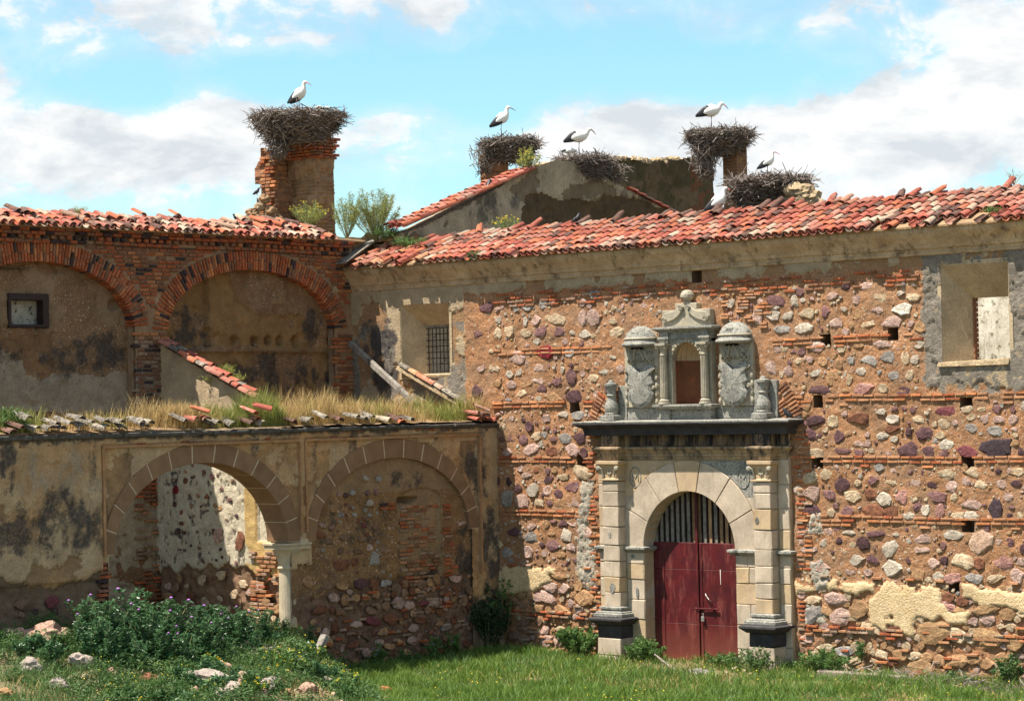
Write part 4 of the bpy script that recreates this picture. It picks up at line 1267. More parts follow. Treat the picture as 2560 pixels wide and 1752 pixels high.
# coats of arms
for sx, (x0, x1, zb, zt) in ((-1, (9.36, 10.40, 6.02, 7.90)), (1, (12.20, 13.17, 6.02, 7.90))):
    cxs = (x0+x1)/2; hw = (x1-x0)/2
    pl = [(x0, zb), (x1, zb), (x1, zt-.55)]+[(cxs+hw*math.cos(math.pi*k/10), zt-.50+.54*math.sin(math.pi*k/10)) for k in range(1, 10)]+[(x0, zt-.55)]
    mb = MB(); mb.prism(pl, -.10, .05); slab = mb.build('armorial_slab', M_granite_c, portal, bevel=.012)
    # shield with scrolled edge
    sh = [(-.10, 6.00+.0), (0, 5.97), (.10, 6.00), (.24, 6.07), (.33, 6.17), (.36, 6.30), (.30, 6.40), (.31, 6.50), (.36, 6.56), (.33, 6.66), (.31, 6.78), (.38, 6.88), (.37, 6.97), (.28, 7.00), (.16, 6.96), (.06, 6.88), (0, 6.83),
          (-.06, 6.88), (-.16, 6.96), (-.28, 7.00), (-.37, 6.97), (-.38, 6.88), (-.31, 6.78), (-.33, 6.66), (-.36, 6.56), (-.31, 6.50), (-.30, 6.40), (-.36, 6.30), (-.33, 6.17), (-.24, 6.07)]
    sh = [(cxs-.02*sx+a*1.08, b+.03) for a, b in sh]
    mb = MB()
    ctr = (cxs, -.30, 6.5)
    n = len(sh)
    vs = [(a, -.09, b) for a, b in sh]+[(a, -.20, b) for a, b in sh]+[(cxs+(a-cxs)*.8, -.235, 6.5+(b-6.5)*.82) for a, b in sh]+[(cxs, -.27, 6.48)]
    fs = [(k, (k+1) % n, n+(k+1) % n, n+k) for k in range(n)]+[(n+k, n+(k+1) % n, 2*n+(k+1) % n, 2*n+k) for k in range(n)]+[(2*n+k, 2*n+(k+1) % n, 3*n) for k in range(n)]
    mb.add(vs, fs); shield = mb.build('shield', M_granite_g, slab)
    for (sa, sb) in ((.40, 6.92), (.40, 6.48), (-.40, 6.92), (-.40, 6.48)):
        mb = MB(); mb.tube([(cxs+sa+.05*(1-t/16)*math.cos(t*.8), -.18, sb+.05*(1-t/16)*math.sin(t*.8)) for t in range(14)], .017, 5); mb.build('curl', M_granite_c, slab)
    # helmet: closed visor with brow, face opening and neck
    hm = MB()
    rings = []
    for (zz, rx, ry, off) in ((7.10, .17, .05, 0), (7.16, .27, .10, 0), (7.28, .35, .13, 0), (7.38, .38, .14, 0), (7.44, .40, .16, 0), (7.49, .45, .33, 0), (7.55, .46, .36, 0), (7.60, .455, .31, 0), (7.67, .445, .28, 0), (7.75, .41, .25, 0), (7.83, .35, .21, 0), (7.90, .26, .15, 0), (7.95, .12, .08, 0)):
        rings.append([(cxs+rx*math.cos(math.pi*k/14), -.08-ry*math.sin(math.pi*k/14), zz) for k in range(15)])
    vs = [p for r in rings for p in r]
    hm.add(vs, [(i*15+k, (i+1)*15+k, (i+1)*15+k+1, i*15+k+1) for i in range(len(rings)-1) for k in range(14)])
    helm = hm.build('helmet', M_granite_g, slab, smooth=True)
    mb = MB(); mb.tube([(cxs+.46*math.cos(math.pi*k/14), -.10-.34*math.sin(math.pi*k/14), 7.51) for k in range(15)], .05, 7); mb.build('visor_rim', M_granite_g, slab, smooth=True)
    mb = MB(); mb.tube([(cxs+.45*math.cos(math.pi*k/14), -.09-.29*math.sin(math.pi*k/14), 7.65) for k in range(15)], .03, 6); mb.build('helmet_band', M_granite_c, slab, smooth=True)
    mb = MB(); mb.prism([(cxs-.20, 7.40), (cxs+.20, 7.40), (cxs+.11, 7.47), (cxs-.11, 7.47)], -.27, -.2); mb.build('dark_visor_plate', M_dark, helm)  # black plate paints the shade of the face opening, no hollow behind
    mb = MB(); mb.box(cxs-.13, cxs+.11, -.33, -.1, 7.68, 7.83); mb.build('crest_block', M_granite_g, slab, bevel=.03, jit=.01)
    for q in (-1, 1):
        mb = MB(); mb.tube([(cxs+q*.06, -.26, 7.42), (cxs+q*.16, -.20, 7.14)], .02, 5)
        kn = []
        for t in range(26):
            a = t*.5
            kn.append((cxs+q*(.27+.11*math.sin(a)), -.13-.02*math.cos(a*1.7), 7.12+.06*math.sin(2*a)))
        mb.tube(kn, .020, 5); mb.build('ribbon_knot', M_granite_c, slab)
        mb = MB()
        for t in range(5):
            zz = 6.15+t*.19
            mb.lathe(cxs+q*.46, -.11, [(.02, zz-.08), (.04, zz-.05), (.045, zz), (.03, zz+.05), (.02, zz+.07)], 8)
        mb.build('bead_drop', M_granite_c, slab)
# balusters at the ends and the stones behind them
for sx, cx in ((-1, 9.03), (1, 13.54)):
    mb = MB(); mb.loft(cx-.22, cx+.22, -.03, -.42, [(0, 5.715), (0, 5.84), (-.03, 5.85)]); mb.build('baluster_plinth', M_granite_g, portal, bevel=.01)
    mb = MB(); mb.lathe(cx, -.22, [(.17, 5.85), (.18, 5.88), (.15, 5.91), (.165, 5.95), (.175, 6.02), (.16, 6.10), (.12, 6.20), (.095, 6.28), (.12, 6.30), (.13, 6.32), (.10, 6.345), (.11, 6.40), (.14, 6.52), (.165, 6.55), (.165, 6.60), (.08, 6.62), (.07, 6.66), (.02, 6.69)], 16)
    mb.build('baluster', M_granite_g, portal)
    x0, x1 = (9.10, 9.37) if sx < 0 else (13.16, 13.82)
    pblock(x0, x1, -.06 if sx < 0 else -.10, 5.72, 6.60 if sx > 0 else 6.55, M_granite_g, .05, 'backing_stone', .015)
pblock(9.37, 10.55, -.045, 5.72, 6.02, M_granite_g, .05, 'backing_stone', .015); pblock(12.05, 13.16, -.045, 5.72, 6.02, M_granite_g, .05, 'backing_stone', .015)
# mortar patches on the blocks
for (x, z, w, h, y) in ((9.07, 1.72, .10, .13, -.385), (9.62, 1.62, .05, .13, -.127), (9.02, 2.98, .05, .08, -.385), (13.4, 3.4, .06, .09, -.385), (9.5, 2.48, .06, .06, -.127)):
    mb = MB(); pl = [(x+w*math.cos(a)*random.uniform(.75, 1.1), z+h*math.sin(a)*random.uniform(.75, 1.1)) for a in np.linspace(0, 2*math.pi, 9)[:-1]]
    mb.prism(pl, y-.006, y+.02); mb.build('mortar_patch', M_granite_g, portal)

# ------------------------------------------------------------------ door
door = MB(); door.box(9.80, 12.6, .33, .40, -.1, 4.1); dr = door.build('door', M_iron, church)
for (x0, x1) in ((9.83, 11.185), (11.215, 12.58)):
    for (za, zb) in ((-.05, .90), (.905, 2.18), (2.185, 2.81)):
        mb = MB(); mb.box(x0, x1, .25, .33, za, zb); mb.build('door_sheet', M_door, dr, bevel=.006)
    for xa in ((x0+.28, x1-.06) if x0 < 11 else (x0+.04, x1-.30)):
        mb = MB(); mb.box(xa, xa+.05, .232, .256, -.05, 2.80); mb.build('door_rib', M_door, dr, bevel=.004)
mb = MB(); mb.box(11.13, 11.20, .215, .25, -.02, 4.05); mb.build('meeting_stile', M_door, dr, bevel=.005)
nb_ = 17
for k in range(nb_):
    x = 9.92+k*(12.5-9.92)/(nb_-1)
    zt = 2.68+math.sqrt(max(1.36**2-(x-11.2)**2, .0))+.02
    if zt < 2.85: continue
    mb = MB(); mb.box(x-.062, x+.062, .31, .34, 2.81, zt); mb.build('fanlight_board', [M_board, M_wood][int(x < 10.75 or random.random() < .15)], dr)
    mb = MB(); mb.box(x+.070, x+.092, .255, .30, 2.80, zt); mb.build('fanlight_bar', M_iron, dr)
mb = MB(); mb.tube([(11.08, .20, 1.27), (11.78, .20, 1.275)], .022, 8); mb.box(11.20, 11.24, .18, .25, 1.22, 1.32); mb.box(11.6, 11.64, .18, .25, 1.22, 1.32); mb.build('bolt', M_door, dr)
mb = MB(); mb.tube([(11.40, .22, 1.62), (11.46, .17, 1.58), (11.54, .16, 1.50), (11.55, .22, 1.46)], .014, 7); mb.build('handle', M_padlock, dr)
mb = MB(); mb.box(11.29, 11.37, .17, .22, .98, 1.09); mb.tube([(11.31, .195, 1.09), (11.31, .195, 1.16), (11.35, .195, 1.16), (11.35, .195, 1.09)], .01, 6); mb.build('padlock', M_padlock, dr, bevel=.006)
mb = MB(); mb.prism([(11.82, 2.2), (11.84, 2.2), (11.835, 1.85), (11.828, 1.85)], .246, .252); mb.build('white_drip', M_white, dr)
mb = MB(); mb.box(9.7, 12.7, -.1, .5, -.3, -.03); mb.build('threshold', M_granite, portal)


# ================================================================== the wing: upper gallery with walled-up brick arches
wing = thing('gallery_wing', 'upper storey of a ruined wing with two walled-up red brick arches under broken roof tiles', 'building', (-.5, -6, 0))
UA = [(-3.52, 2.80, 1.50), (-10.22, 2.76, 1.53)]      # centre y, half span, rise; springing 8.2
USP = 8.20
RING = .50


def uell(U, Z, c, a, b, g=0.0):
    return ((U-c)/(a+g))**2+((Z-USP)/(b+g))**2


def in_bay(U, Z, g=0.0):
    r = np.zeros(np.shape(U), bool)
    for c, a, b in UA:
        r |= np.where(Z > USP, uell(U, Z, c, a, b, g) < 1, np.abs(U-c) < a+g)
    return r


C1 = lambda x, y, v=-.28: LW(x/2.447, 450+y/2.447, v)


def upper_wall(U, Z):
    n2 = fbm(U*5, Z*5, 4, 101); n3 = fbm(U*18, Z*18, 3, 103)
    h = -.02+(n2-.5)*.03+(n3-.5)*.015
    keep = ~in_bay(U, Z, -.0 + .05)
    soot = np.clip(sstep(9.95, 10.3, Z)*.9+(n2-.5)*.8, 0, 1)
    wash = np.clip((1-sstep(6.9, 7.7, Z+(n2-.5)*.8)), 0, 1)*(U < -5)
    return h, keep, dict(soot=soot, wash=wash)


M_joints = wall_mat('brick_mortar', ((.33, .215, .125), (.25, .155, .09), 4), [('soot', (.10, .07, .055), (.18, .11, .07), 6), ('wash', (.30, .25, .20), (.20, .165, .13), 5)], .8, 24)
uw = sheet('gallery_wall', 'l', 0, -15.5, .1, 5.3, 10.5, .045, upper_wall, M_joints, wing)


def infill(U, Z):
    n1 = fbm(U*1.2, Z*1.2, 5, 111); n2 = fbm(U*5, Z*5, 4, 113); n3 = fbm(U*19, Z*19, 3, 115)
    uw_, zw_ = warp(U, Z, .10, 3, 117)
    h = (n1-.5)*.05+(n2-.5)*.03+(n3-.5)*.018
    bay2 = U > -6.6
    # left strip of bay 2 lies deeper; a crumbled render layer covers its upper right
    deep = bay2 & (uw_ < -4.72) & (zw_ > 7.68)
    h = h-deep*.16
    line = [C1(*p) for p in [(1300, 540), (1380, 570), (1450, 740), (1560, 830), (1700, 810), (1820, 830), (1900, 910), (1960, 960), (2200, 980), (2200, 400), (1300, 400)]]
    rend = inpoly(uw_, zw_, line).astype(float)*bay2
    h = h+rend*.05
    ledge = np.exp(-((Z-7.66)/.05)**2)*bay2*(U > -5.3)*.07
    h = h+ledge-.03*(bay2 & (Z < 7.6))
    for cx in (1435, 1555, 1640, 1710, 1810):
        y0, z0 = C1(cx, 985)
        rr = .12+.06*((cx*7) % 5)/5
        h = h-(.14+.16*((cx*3) % 7)/7)*np.clip(1.8-1.6*((U-y0)/rr)**2-1.6*((Z-z0)/(rr*1.15))**2+(n2-.5)*1.6, 0, 1)
    y0, z0 = C1(700, 765)
    h = h-.14*np.clip(1.3-((U-y0)/.22)**2-((Z-z0)/.14)**2+(n2-.5)*2, 0, 1)
    y0, z0 = C1(60, 530)
    h = h-.2*np.clip(1.2-((U-y0)/.5)**2-((Z-z0)/.08)**2+(n2-.5)*1.2, 0, 1)
    keep = ~((U > -10.93) & (U < -9.80) & (Z > 8.22) & (Z < 8.97))
    fl = flake(U, Z, 1.0, .56, 211)
    h = h-fl*.035-flake(U, Z, 2.2, .63, 212)*.03
    low = polym(U, Z, [C1(*p) for p in [(-400, 1050), (-200, 1080), (30, 1060), (150, 1100), (150, 1200), (260, 1210), (380, 1180), (560, 1180), (640, 1210), (700, 1160), (810, 1180), (815, 1420), (-400, 1420)]], .12, 2.5, 119)
    ochre = np.maximum(polym(U, Z, [C1(*p) for p in [(390, 1190), (520, 1190), (560, 1260), (640, 1220), (640, 1280), (560, 1310), (420, 1290)]], .08, 4, 121), polym(U, Z, [C1(*p) for p in [(-300, 1150), (140, 1160), (250, 1220), (240, 1330), (-300, 1330)]], .1, 3, 122))
    ochre = np.maximum(ochre, (bay2 & (rend < .5) & (Z > 7.7)).astype(float)*sstep(.36, .5, n1+.1))
    ochre = np.maximum(ochre, bay2*(Z < 7.6)*sstep(.47, .53, fbm(U*1.3, Z*.8, 4, 131)))
    dark = np.maximum.reduce([blob(U, Z, -8.6, 7.5, 1.6, .75, 123, 2.0)*(U < -7.3), blob(U, Z, -5.3, 8.1, .75, .8, 125, 2.5)*(bay2 & deep), blob(U, Z, -11.5, 7.4, 1.2, .6, 126, 2.2)*(U < -7.3),
                              blob(U, Z, -2.5, 7.1, 2.2, .6, 127, 1.8, 1.1)*bay2, blob(U, Z, -1.2, 8.3, .5, .7, 128)*bay2, blob(U, Z, -4.2, 6.9, .8, .6, 129)*bay2])
    dark = dark*.85
    tan = ((U < -7.3) & (Z > 7.9)).astype(float)*sstep(.40, .55, fbm(U*.9, Z*1.4, 4, 133))
    inner = (Z < 5.5).astype(float)
    return h, keep, dict(flake=fl*(1-inner), low=low*(1-inner), ochre=ochre, dark=dark*(1-inner), tan=tan, inner=inner*sstep(.35, .5, n1+.12))


M_infill = wall_mat('brown_render', ((.275, .165, .085), (.20, .12, .065), 3.2),
                    [('flake', (.20, .115, .06), (.28, .155, .075), 5), ('tan', (.32, .215, .13), (.25, .16, .095), 4), ('ochre', (.34, .20, .085), (.25, .145, .065), 4), ('low', (.40, .32, .235), (.30, .225, .155), 3), ('inner', (.50, .42, .30), (.36, .29, .20), 3), ('dark', (.05, .043, .04), (.11, .085, .065), 8, .6)],
                    1.0, 26, .05, grain=((.40, .27, .17), (.58, .66), 34), chips=12)
inf = sheet('blocked_arch_infill', 'l', -.28, -15.5, -.05, -.3, 9.85, .045, infill, M_infill, wing)
# solid behind the sheets
mb = MB()
mb.box(-.27, -.09, -7.42, -6.36, 5.2, 8.3); mb.box(-.27, -.09, -.66, 0, 5.2, 9); mb.box(-.27, -.09, -15.5, -13.02, 5.2, 9)
mb.box(-1.1, -.62, -15.5, 0, 0, 10.3)
mb.build('wall_core', M_wallcore, wing)
# bricks: rings, spandrels, piers
gb = Pieces('brick', BV, BRICK)
GK = 'aaaaaaacccbbk'
for ci, (c, a, b) in enumerate(UA):
    per = []
    t, dt = 0.0, .002
    acc = 0
    while t < math.pi:
        ds = math.hypot((a+.25)*math.sin(t), (b+.25)*math.cos(t))*dt
        acc += ds
        if acc >= .092:
            per.append(t); acc = 0
        t += dt
    for t in per:
        nx, nz = math.cos(t)/(a), math.sin(t)/(b)
        l = math.hypot(nx, nz); nx, nz = nx/l, nz/l
        split = random.choice((.25, .25, .34, .18))
        for (r0, r1) in ((0, split), (split, RING)):
            rm = (r0+r1)/2
            u, z = c+a*math.cos(t)+nx*rm, USP+b*math.sin(t)+nz*rm
            if not (-13.4 < u < -.05): continue
            if ci == 0 and u < -6.88: continue
            if ci == 1 and u > -6.90: continue
            gb.add(mtx_wall(u, z, 0, -.145+random.uniform(-.008, .010), -math.atan2(nz, nx), (r1-r0)-.012, .32, .066, 'l'), random.choice(GK), .9+z*.01, parent=uw)


def spandrel(u, z):
    for c, a, b in UA:
        if z > USP-.05 and ((u-c)/(a+RING+.10))**2+((z-USP)/(b+RING+.06))**2 < 1: return False
        if z <= USP-.05 and abs(u-c) < a+.05: return False
    return True


z = 6.0
k = 0
while z < 10.2:
    u = -13.6+random.uniform(0, .25)
    while u < -.02:
        l = random.uniform(.22, .31)
        uu = u+l/2
        if u+l < .02 and spandrel(uu, z) and random.random() > .03:
            low = z < 7.9 and u < -5
            gb.add(mtx_wall(uu, z+.006*math.sin(u*2), 0, -.03+random.uniform(-.01, .012)-(.008 if low else 0), random.uniform(-.012, .012), l-.028, .1, .066, 'l'), random.choice('ccckee' if low else ('aaaaccccbbk' if z > 8 else 'aabbcdd')), .8+z*.01, parent=uw)
        u += l
    z += .098
# corbelled brick eaves with dentils
for (zz, out) in ((10.22, .02), (10.415, .11), (10.50, .17)):
    course(gb, uw, 'l', 0, -15.4, -.1, zz, L=(.22, .30), H=.085, out=out-.06, keys='aaacck', miss=.03, dep=.24)
u = -15.3
while u < -.1:
    gb.add(mtx_wall(u, 10.32, 0, .02, 0, .125, .2, .09, 'l'), random.choice('aabck'), .85, parent=uw)
    u += .235
gb.finish(wing, 300, 'brickwork')
mb = MB(); mb.box(-.62, .02, -15.5, 0, 10.2, 10.53); mb.build('eaves_core', M_wallcore, wing)
mb = MB(); mb.box(-.9, .20, -.95, .35, 10.53, 10.60); mb.build('eaves_slab', M_cornice, wing, bevel=.02, jit=.012)
# window in the left bay
wy0, wy1, wz0, wz1 = -10.93, -9.80, 8.22, 8.97
wf = MB(); wf.box(-.60, -.56, wy0-.1, wy1+.1, wz0-.1, wz1+.1); wo = wf.build('window', mat('window_backing', (.44, .40, .33), (.30, .28, .22), 3, .5, 20, speck=(.06, .06, .05), spos=(.54, .62), sscale=7), wing)
for (a, b, c, d) in ((wy0-.02, wy1+.02, wz1-.13, wz1+.02), (wy0-.02, wy1+.02, wz0-.02, wz0+.05), (wy0-.03, wy0+.06, wz0, wz1), (wy1-.15, wy1+.02, wz0, wz1)):
    mb = MB(); mb.box(-.50, -.245, a, b, c, d); mb.build('window_beam', M_iron, wo, bevel=.012, jit=.01)
# charred beam ends under the eaves
for (px, py, w, hh) in ((30, 330, .9, .16), (900, 375, .75, .15), (985, 385, .4, .12)):
    y0, z0 = C1(px, py, 0)
    mb = MB(); mb.box(-.3, .045, y0-w/2, y0+w/2, z0-hh/2, z0+hh/2); mb.build('charred_beam', M_iron, wing, bevel=.015, jit=.015)
# roof strip
WA = math.radians(22)
mb = MB()
Lw = 1.0
mb.add([(.30, -15.5, 10.56), (.30, -.9, 10.56), (.30-Lw*math.cos(WA), -.9, 10.56+Lw*math.sin(WA)), (.30-Lw*math.cos(WA), -15.5, 10.56+Lw*math.sin(WA)), (.30, -15.5, 10.52), (.30, -.9, 10.52), (-.63, -.9, 10.52), (-.63, -15.5, 10.52)],
       [(0, 1, 2, 3), (4, 7, 6, 5), (0, 4, 5, 1), (2, 6, 7, 3), (1, 5, 6, 2), (0, 3, 7, 4)])
wroof = mb.build('roof', M_bed, wing)
wt = Pieces('roof_tile', TV, TILE)
tile_roof(wt, wroof, slope_mtx((.36, -15.4, 10.54), (0, 1, 0), (-1, 0, 0), WA), 0, 14.55, 3, pitch=.25, jitter=1.7, keys='oorrrrpppldddll', missing=lambda u, r: .05)
for k in range(40):
    y = random.uniform(-15, -1.2)
    m = slope_mtx((.36, y, 10.56), (0, 1, 0), (-1, 0, 0), WA) @ Matrix.Translation((0, random.uniform(.2, .95), .09+random.uniform(0, .04))) @ Matrix.Rotation(random.gauss(0, .6), 4, 'Z') @ Matrix.Rotation(random.gauss(0, .2), 4, 'Y')
    wt.add(m, random.choice('oorrpldd'), .95, parent=wroof)
wt.finish(wing, 300, 'further_roof_tiles')

# ================================================================== the arcade below
arcade = thing('arcade_wall', 'lower arcade wall of stained plaster with one open and one walled-up arch, dry grass on top', 'building', (5, -8, 0))
AX5 = 5.04
A1I, A1O = (-9.70, 2.53, 1.90), (-9.66, 2.88, 2.33)
A2I, A2O = (-3.66, 2.62, 1.83), (-3.66, 2.95, 2.29)
ASP = 3.10


def in_arch(U, Z, e):
    c, a, b = e
    return np.where(Z > ASP, ((U-c)/a)**2+((Z-ASP)/b)**2 < 1, np.abs(U-c) < a)


C2 = lambda x, y, v=AX5: LW(x/2.1144, 1000+y/2.1144, v)
C3 = lambda x, y, v=AX5: LW(700+x/1.9875, 900+y/1.9875, v)
RUB = [C2(*p) for p in [(-600, 950), (80, 960), (300, 990), (330, 960), (480, 930), (560, 880), (570, 1400), (-600, 1400)]]


def arc_wall(U, Z):
    n1 = fbm(U*1.0, Z*1.0, 5, 141); n2 = fbm(U*5, Z*5, 4, 143); n3 = fbm(U*20, Z*20, 3, 145)
    rub = np.maximum(polym(U, Z, RUB, .15, 2.5, 147), ((U > -1.0) & (Z < 1.6+(n1-.5)*1.5)).astype(float))
    h = (n1-.5)*.04+(n2-.5)*.02+(n3-.5)*.012-.05*blur(rub, 1)*(1+(n2-.5)*2)
    # raised frame lines (alfiz): a horizontal band and uprights
    band = ((Z > 5.40) & (Z < 5.52)).astype(float)*(U > -12.6)*(U < -.62)
    top = (Z > 5.46).astype(float)
    up = ((np.abs(U+6.69) < .085) & (Z > 3.05)).astype(float)
    up = np.maximum(up, (U < -12.56).astype(float)*(Z > 2.6)); up = np.maximum(up, (U > -.66).astype(float))
    fl = flake(U, Z, 1.0, .60, 221)*(Z < 5.3)
    h = h+.05*np.maximum(up, top)-fl*.03
    keep = ~(in_arch(U, Z, (A1I[0], A1I[1]+.12, A1I[2]+.12)) | in_arch(U, Z, (A2I[0], A2I[1]+.1, A2I[2]+.1)))
    keep &= ~((U > -7.3) & (U < -6.1) & (Z < 2.5+(n2-.5)*.3))
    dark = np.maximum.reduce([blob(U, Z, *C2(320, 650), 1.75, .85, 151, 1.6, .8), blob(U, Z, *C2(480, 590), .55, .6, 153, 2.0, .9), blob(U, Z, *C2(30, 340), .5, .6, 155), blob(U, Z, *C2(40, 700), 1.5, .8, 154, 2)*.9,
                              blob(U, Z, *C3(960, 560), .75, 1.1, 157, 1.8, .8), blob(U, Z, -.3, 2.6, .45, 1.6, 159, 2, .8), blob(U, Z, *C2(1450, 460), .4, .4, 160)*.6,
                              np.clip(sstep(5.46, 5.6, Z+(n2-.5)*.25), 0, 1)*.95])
    orange = np.clip(fbm(U*1.1, Z*1.6, 4, 161)*1.6-.25, 0, 1)
    streak = np.clip((fbm(U*3.2, Z*.55, 5, 225)-.52)*5, 0, 1)*sstep(3.2, 5.4, Z)
    dark = np.maximum(dark, streak*.75)
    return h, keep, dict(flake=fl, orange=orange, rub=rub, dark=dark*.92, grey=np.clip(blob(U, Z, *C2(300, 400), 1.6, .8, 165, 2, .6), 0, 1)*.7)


M_arc = wall_mat('stained_plaster', ((.52, .375, .225), (.43, .30, .175), 2.0),
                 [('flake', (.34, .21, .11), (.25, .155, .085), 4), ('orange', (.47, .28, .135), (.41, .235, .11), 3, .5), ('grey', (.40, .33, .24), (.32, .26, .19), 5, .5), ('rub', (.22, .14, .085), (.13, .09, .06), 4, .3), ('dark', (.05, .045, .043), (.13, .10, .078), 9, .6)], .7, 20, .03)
aw = sheet('arcade_front', 'l', AX5, -17.5, 0, -.3, 5.62, .04, arc_wall, M_arc, arcade)


AIF = 4.955


def arc_fill(U, Z):
    n1 = fbm(U*1.3, Z*1.3, 5, 171); n2 = fbm(U*5, Z*5, 4, 173); n3 = fbm(U*18, Z*18, 3, 175)
    h = (n1-.5)*.06+(n2-.5)*.05+(n3-.5)*.02
    rub = 1-sstep(1.85, 2.1, Z+(n1-.5)*.9)
    h = h-.05*rub+rub*(n2-.5)*.10
    # a blocked window with a shallow arched head
    y0, y1 = -3.46, -1.95
    arch = (U > y0) & (U < y1) & (Z < 3.85+.32*np.sqrt(np.clip(1-((U+2.7)/.78)**2, 0, 1))) & (Z > 1.95)
    h = h-arch*.07
    sy, sz = C3(645, 695)
    slit = np.clip(1.1-((U-sy)/.42)**2-((Z-sz)/.11)**2+(n2-.5)*.9, 0, 1)
    h = h-slit*.35*(slit > .3)
    keep = in_arch(U, Z, (A2I[0], A2I[1]+.25, A2I[2]+.2)) | ((U < -6.0) & (Z < 2.7))
    dark = np.maximum.reduce([blob(U, Z, *C3(650, 590), .8, .35, 181, 2), blob(U, Z, *C3(450, 840), 1.0, .5, 183, 2.2, 1.0)*.8, blob(U, Z, *C3(950, 1000), .6, 1.2, 185, 1.8), blob(U, Z, *C3(230, 800), .5, .8, 186)*.8, blob(U, Z, *C3(780, 1050), .3, .4, 188)])
    tan = np.clip(arch*.9+(Z > 4.1)*.9, 0, 1)*sstep(.3, .45, n1+.15)
    return h, keep, dict(tan=tan, rub=rub*.95, dark=dark*.9)


M_afill = wall_mat('rubble_mortar', ((.33, .195, .09), (.24, .14, .07), 3), [('tan', (.36, .24, .135), (.28, .18, .10), 3), ('rub', (.27, .17, .11), (.19, .105, .075), 2.5), ('dark', (.05, .043, .04), (.12, .09, .07), 8, .6)], 1.0, 20, .05, chips=9)
af = sheet('arch_infill', 'l', AIF, -7.0, -.6, -.3, 5.15, .035, arc_fill, M_afill, arcade)
M_arcmould = mat('moulding_plaster', (.42, .24, .12), (.34, .18, .09), 4, .6, 24, mott=.3)
# voussoirs of both arches
for (I, O, nv, xb) in ((A1I, A1O, 13, 4.35), (A2I, A2O, 13, 4.80)):
    for i in range(nv):
        t0, t1 = math.pi*i/nv+.006, math.pi*(i+1)/nv-.006
        k = 5
        pl = [(I[0]+I[1]*math.cos(t0+(t1-t0)*q/k), ASP+I[2]*math.sin(t0+(t1-t0)*q/k)) for q in range(k+1)]
        pl += [(O[0]+O[1]*math.cos(t1+(t0-t1)*q/k), ASP+O[2]*math.sin(t1+(t0-t1)*q/k)) for q in range(k+1)]
        mb = MB(); mb.prism(pl, AX5+.028+random.uniform(-.003, .003), xb, axis='x')
        mb.build('voussoir', M_sand, aw, bevel=.006)
    mb = MB()
    n = 40
    for q in range(n):
        t0, t1 = math.pi*q/n, math.pi*(q+1)/n
        pl = [(I[0]+(I[1]+.01)*math.cos(t0), ASP+(I[2]+.01)*math.sin(t0)), (I[0]+(I[1]+.01)*math.cos(t1), ASP+(I[2]+.01)*math.sin(t1)), (O[0]+(O[1]-.01)*math.cos(t1), ASP+(O[2]-.01)*math.sin(t1)), (O[0]+(O[1]-.01)*math.cos(t0), ASP+(O[2]-.01)*math.sin(t0))]
        mb.prism(pl, AX5+.022, xb+.01, axis='x')
    mb.build('arch_joints', M_joint, aw)
# moulded frame lines round the arches
for (ya, yb, za, zb) in ((-12.55, -6.78, 5.40, 5.455), (-6.60, -.68, 5.40, 5.455), (-12.56, -12.50, 3.1, 5.40), (-6.80, -6.75, 3.3, 5.40), (-6.63, -6.58, 3.3, 5.40), (-.70, -.64, 2.0, 5.40)):
    n = max(2, int(max(yb-ya, zb-za)/.4))
    mb = MB()
    for i in range(n):
        a0, a1 = i/n, (i+1)/n
        jx = random.uniform(-.006, .01)
        if yb-ya > zb-za: mb.box(5.0, AX5+.085+jx, ya+(yb-ya)*a0, ya+(yb-ya)*a1, za+random.uniform(-.006, .006), zb)
        else: mb.box(5.0, AX5+.085+jx, ya, yb, za+(zb-za)*a0, za+(zb-za)*a1)
    mb.build('frame_moulding', M_arcmould, arcade, jit=.006)
# the column
mb = MB(); mb.lathe(4.74, -6.90, [(.30, .2), (.30, .9), (.26, .95), (.205, 1.0), (.215, 1.4), (.205, 2.45)], 22); colm = mb.build('column', M_column, arcade, smooth=False)
mb = MB(); mb.lathe(4.74, -6.90, [(.22, 2.45), (.245, 2.47), (.25, 2.50), (.235, 2.53), (.21, 2.55), (.23, 2.62), (.27, 2.75), (.34, 2.88), (.36, 2.92)], 22); mb.box(4.36, 5.10, -7.28, -6.50, 2.92, 3.02); mb.box(4.33, 5.13, -7.31, -6.47, 3.02, 3.07); mb.build('capital', M_column, arcade, bevel=.006)
mb = MB(); mb.box(4.42, 5.0, -7.12, -6.62, 3.07, 3.5); mb.build('springer_block', M_sand, arcade)
mb = MB(); mb.box(4.4, 4.82, -17.5, -12.6, -.3, 5.5); mb.box(4.4, 4.78, -.75, -.02, -.3, 5.5); mb.box(4.4, 4.93, -12.6, -.02, 5.44, 5.6); mb.build('wall_core', M_wallcore, arcade)
mb = MB(); mb.prism([(-.12, 3.06), (.12, 3.06), (.10, 3.16), (-.10, 3.16)], 0, .05, axis='x'); mb.v = [(AX5+.02+x, -6.69+y, z) for x, y, z in mb.v]; mb.build('moulding_stop', M_joint, arcade)
# left jamb: brick edge of the open arch
ab = Pieces('brick', BV, BRICK)
for k in range(32):
    z = .05+k*.096
    for (u0, u1) in ((-12.72, -12.40),):
        course(ab, aw, 'l', AX5, u0, u1, z, L=(.20, .32), H=.07, out=-.14, keys='aacck', miss=.08, dep=.36)
mb = MB(); mb.box(4.40, 4.84, -12.85, -12.44, -.3, 3.1); mb.build('jamb_core', M_wallcore, arcade)
y0, z0 = C2(560, 860)
mb = MB(); mb.box(4.85, 5.06, y0-.09, y0+.05, .3, z0); mb.build('dark_jamb_strip', M_iron, arcade, bevel=.01)  # dark upright strip standing in for the gap at the jamb
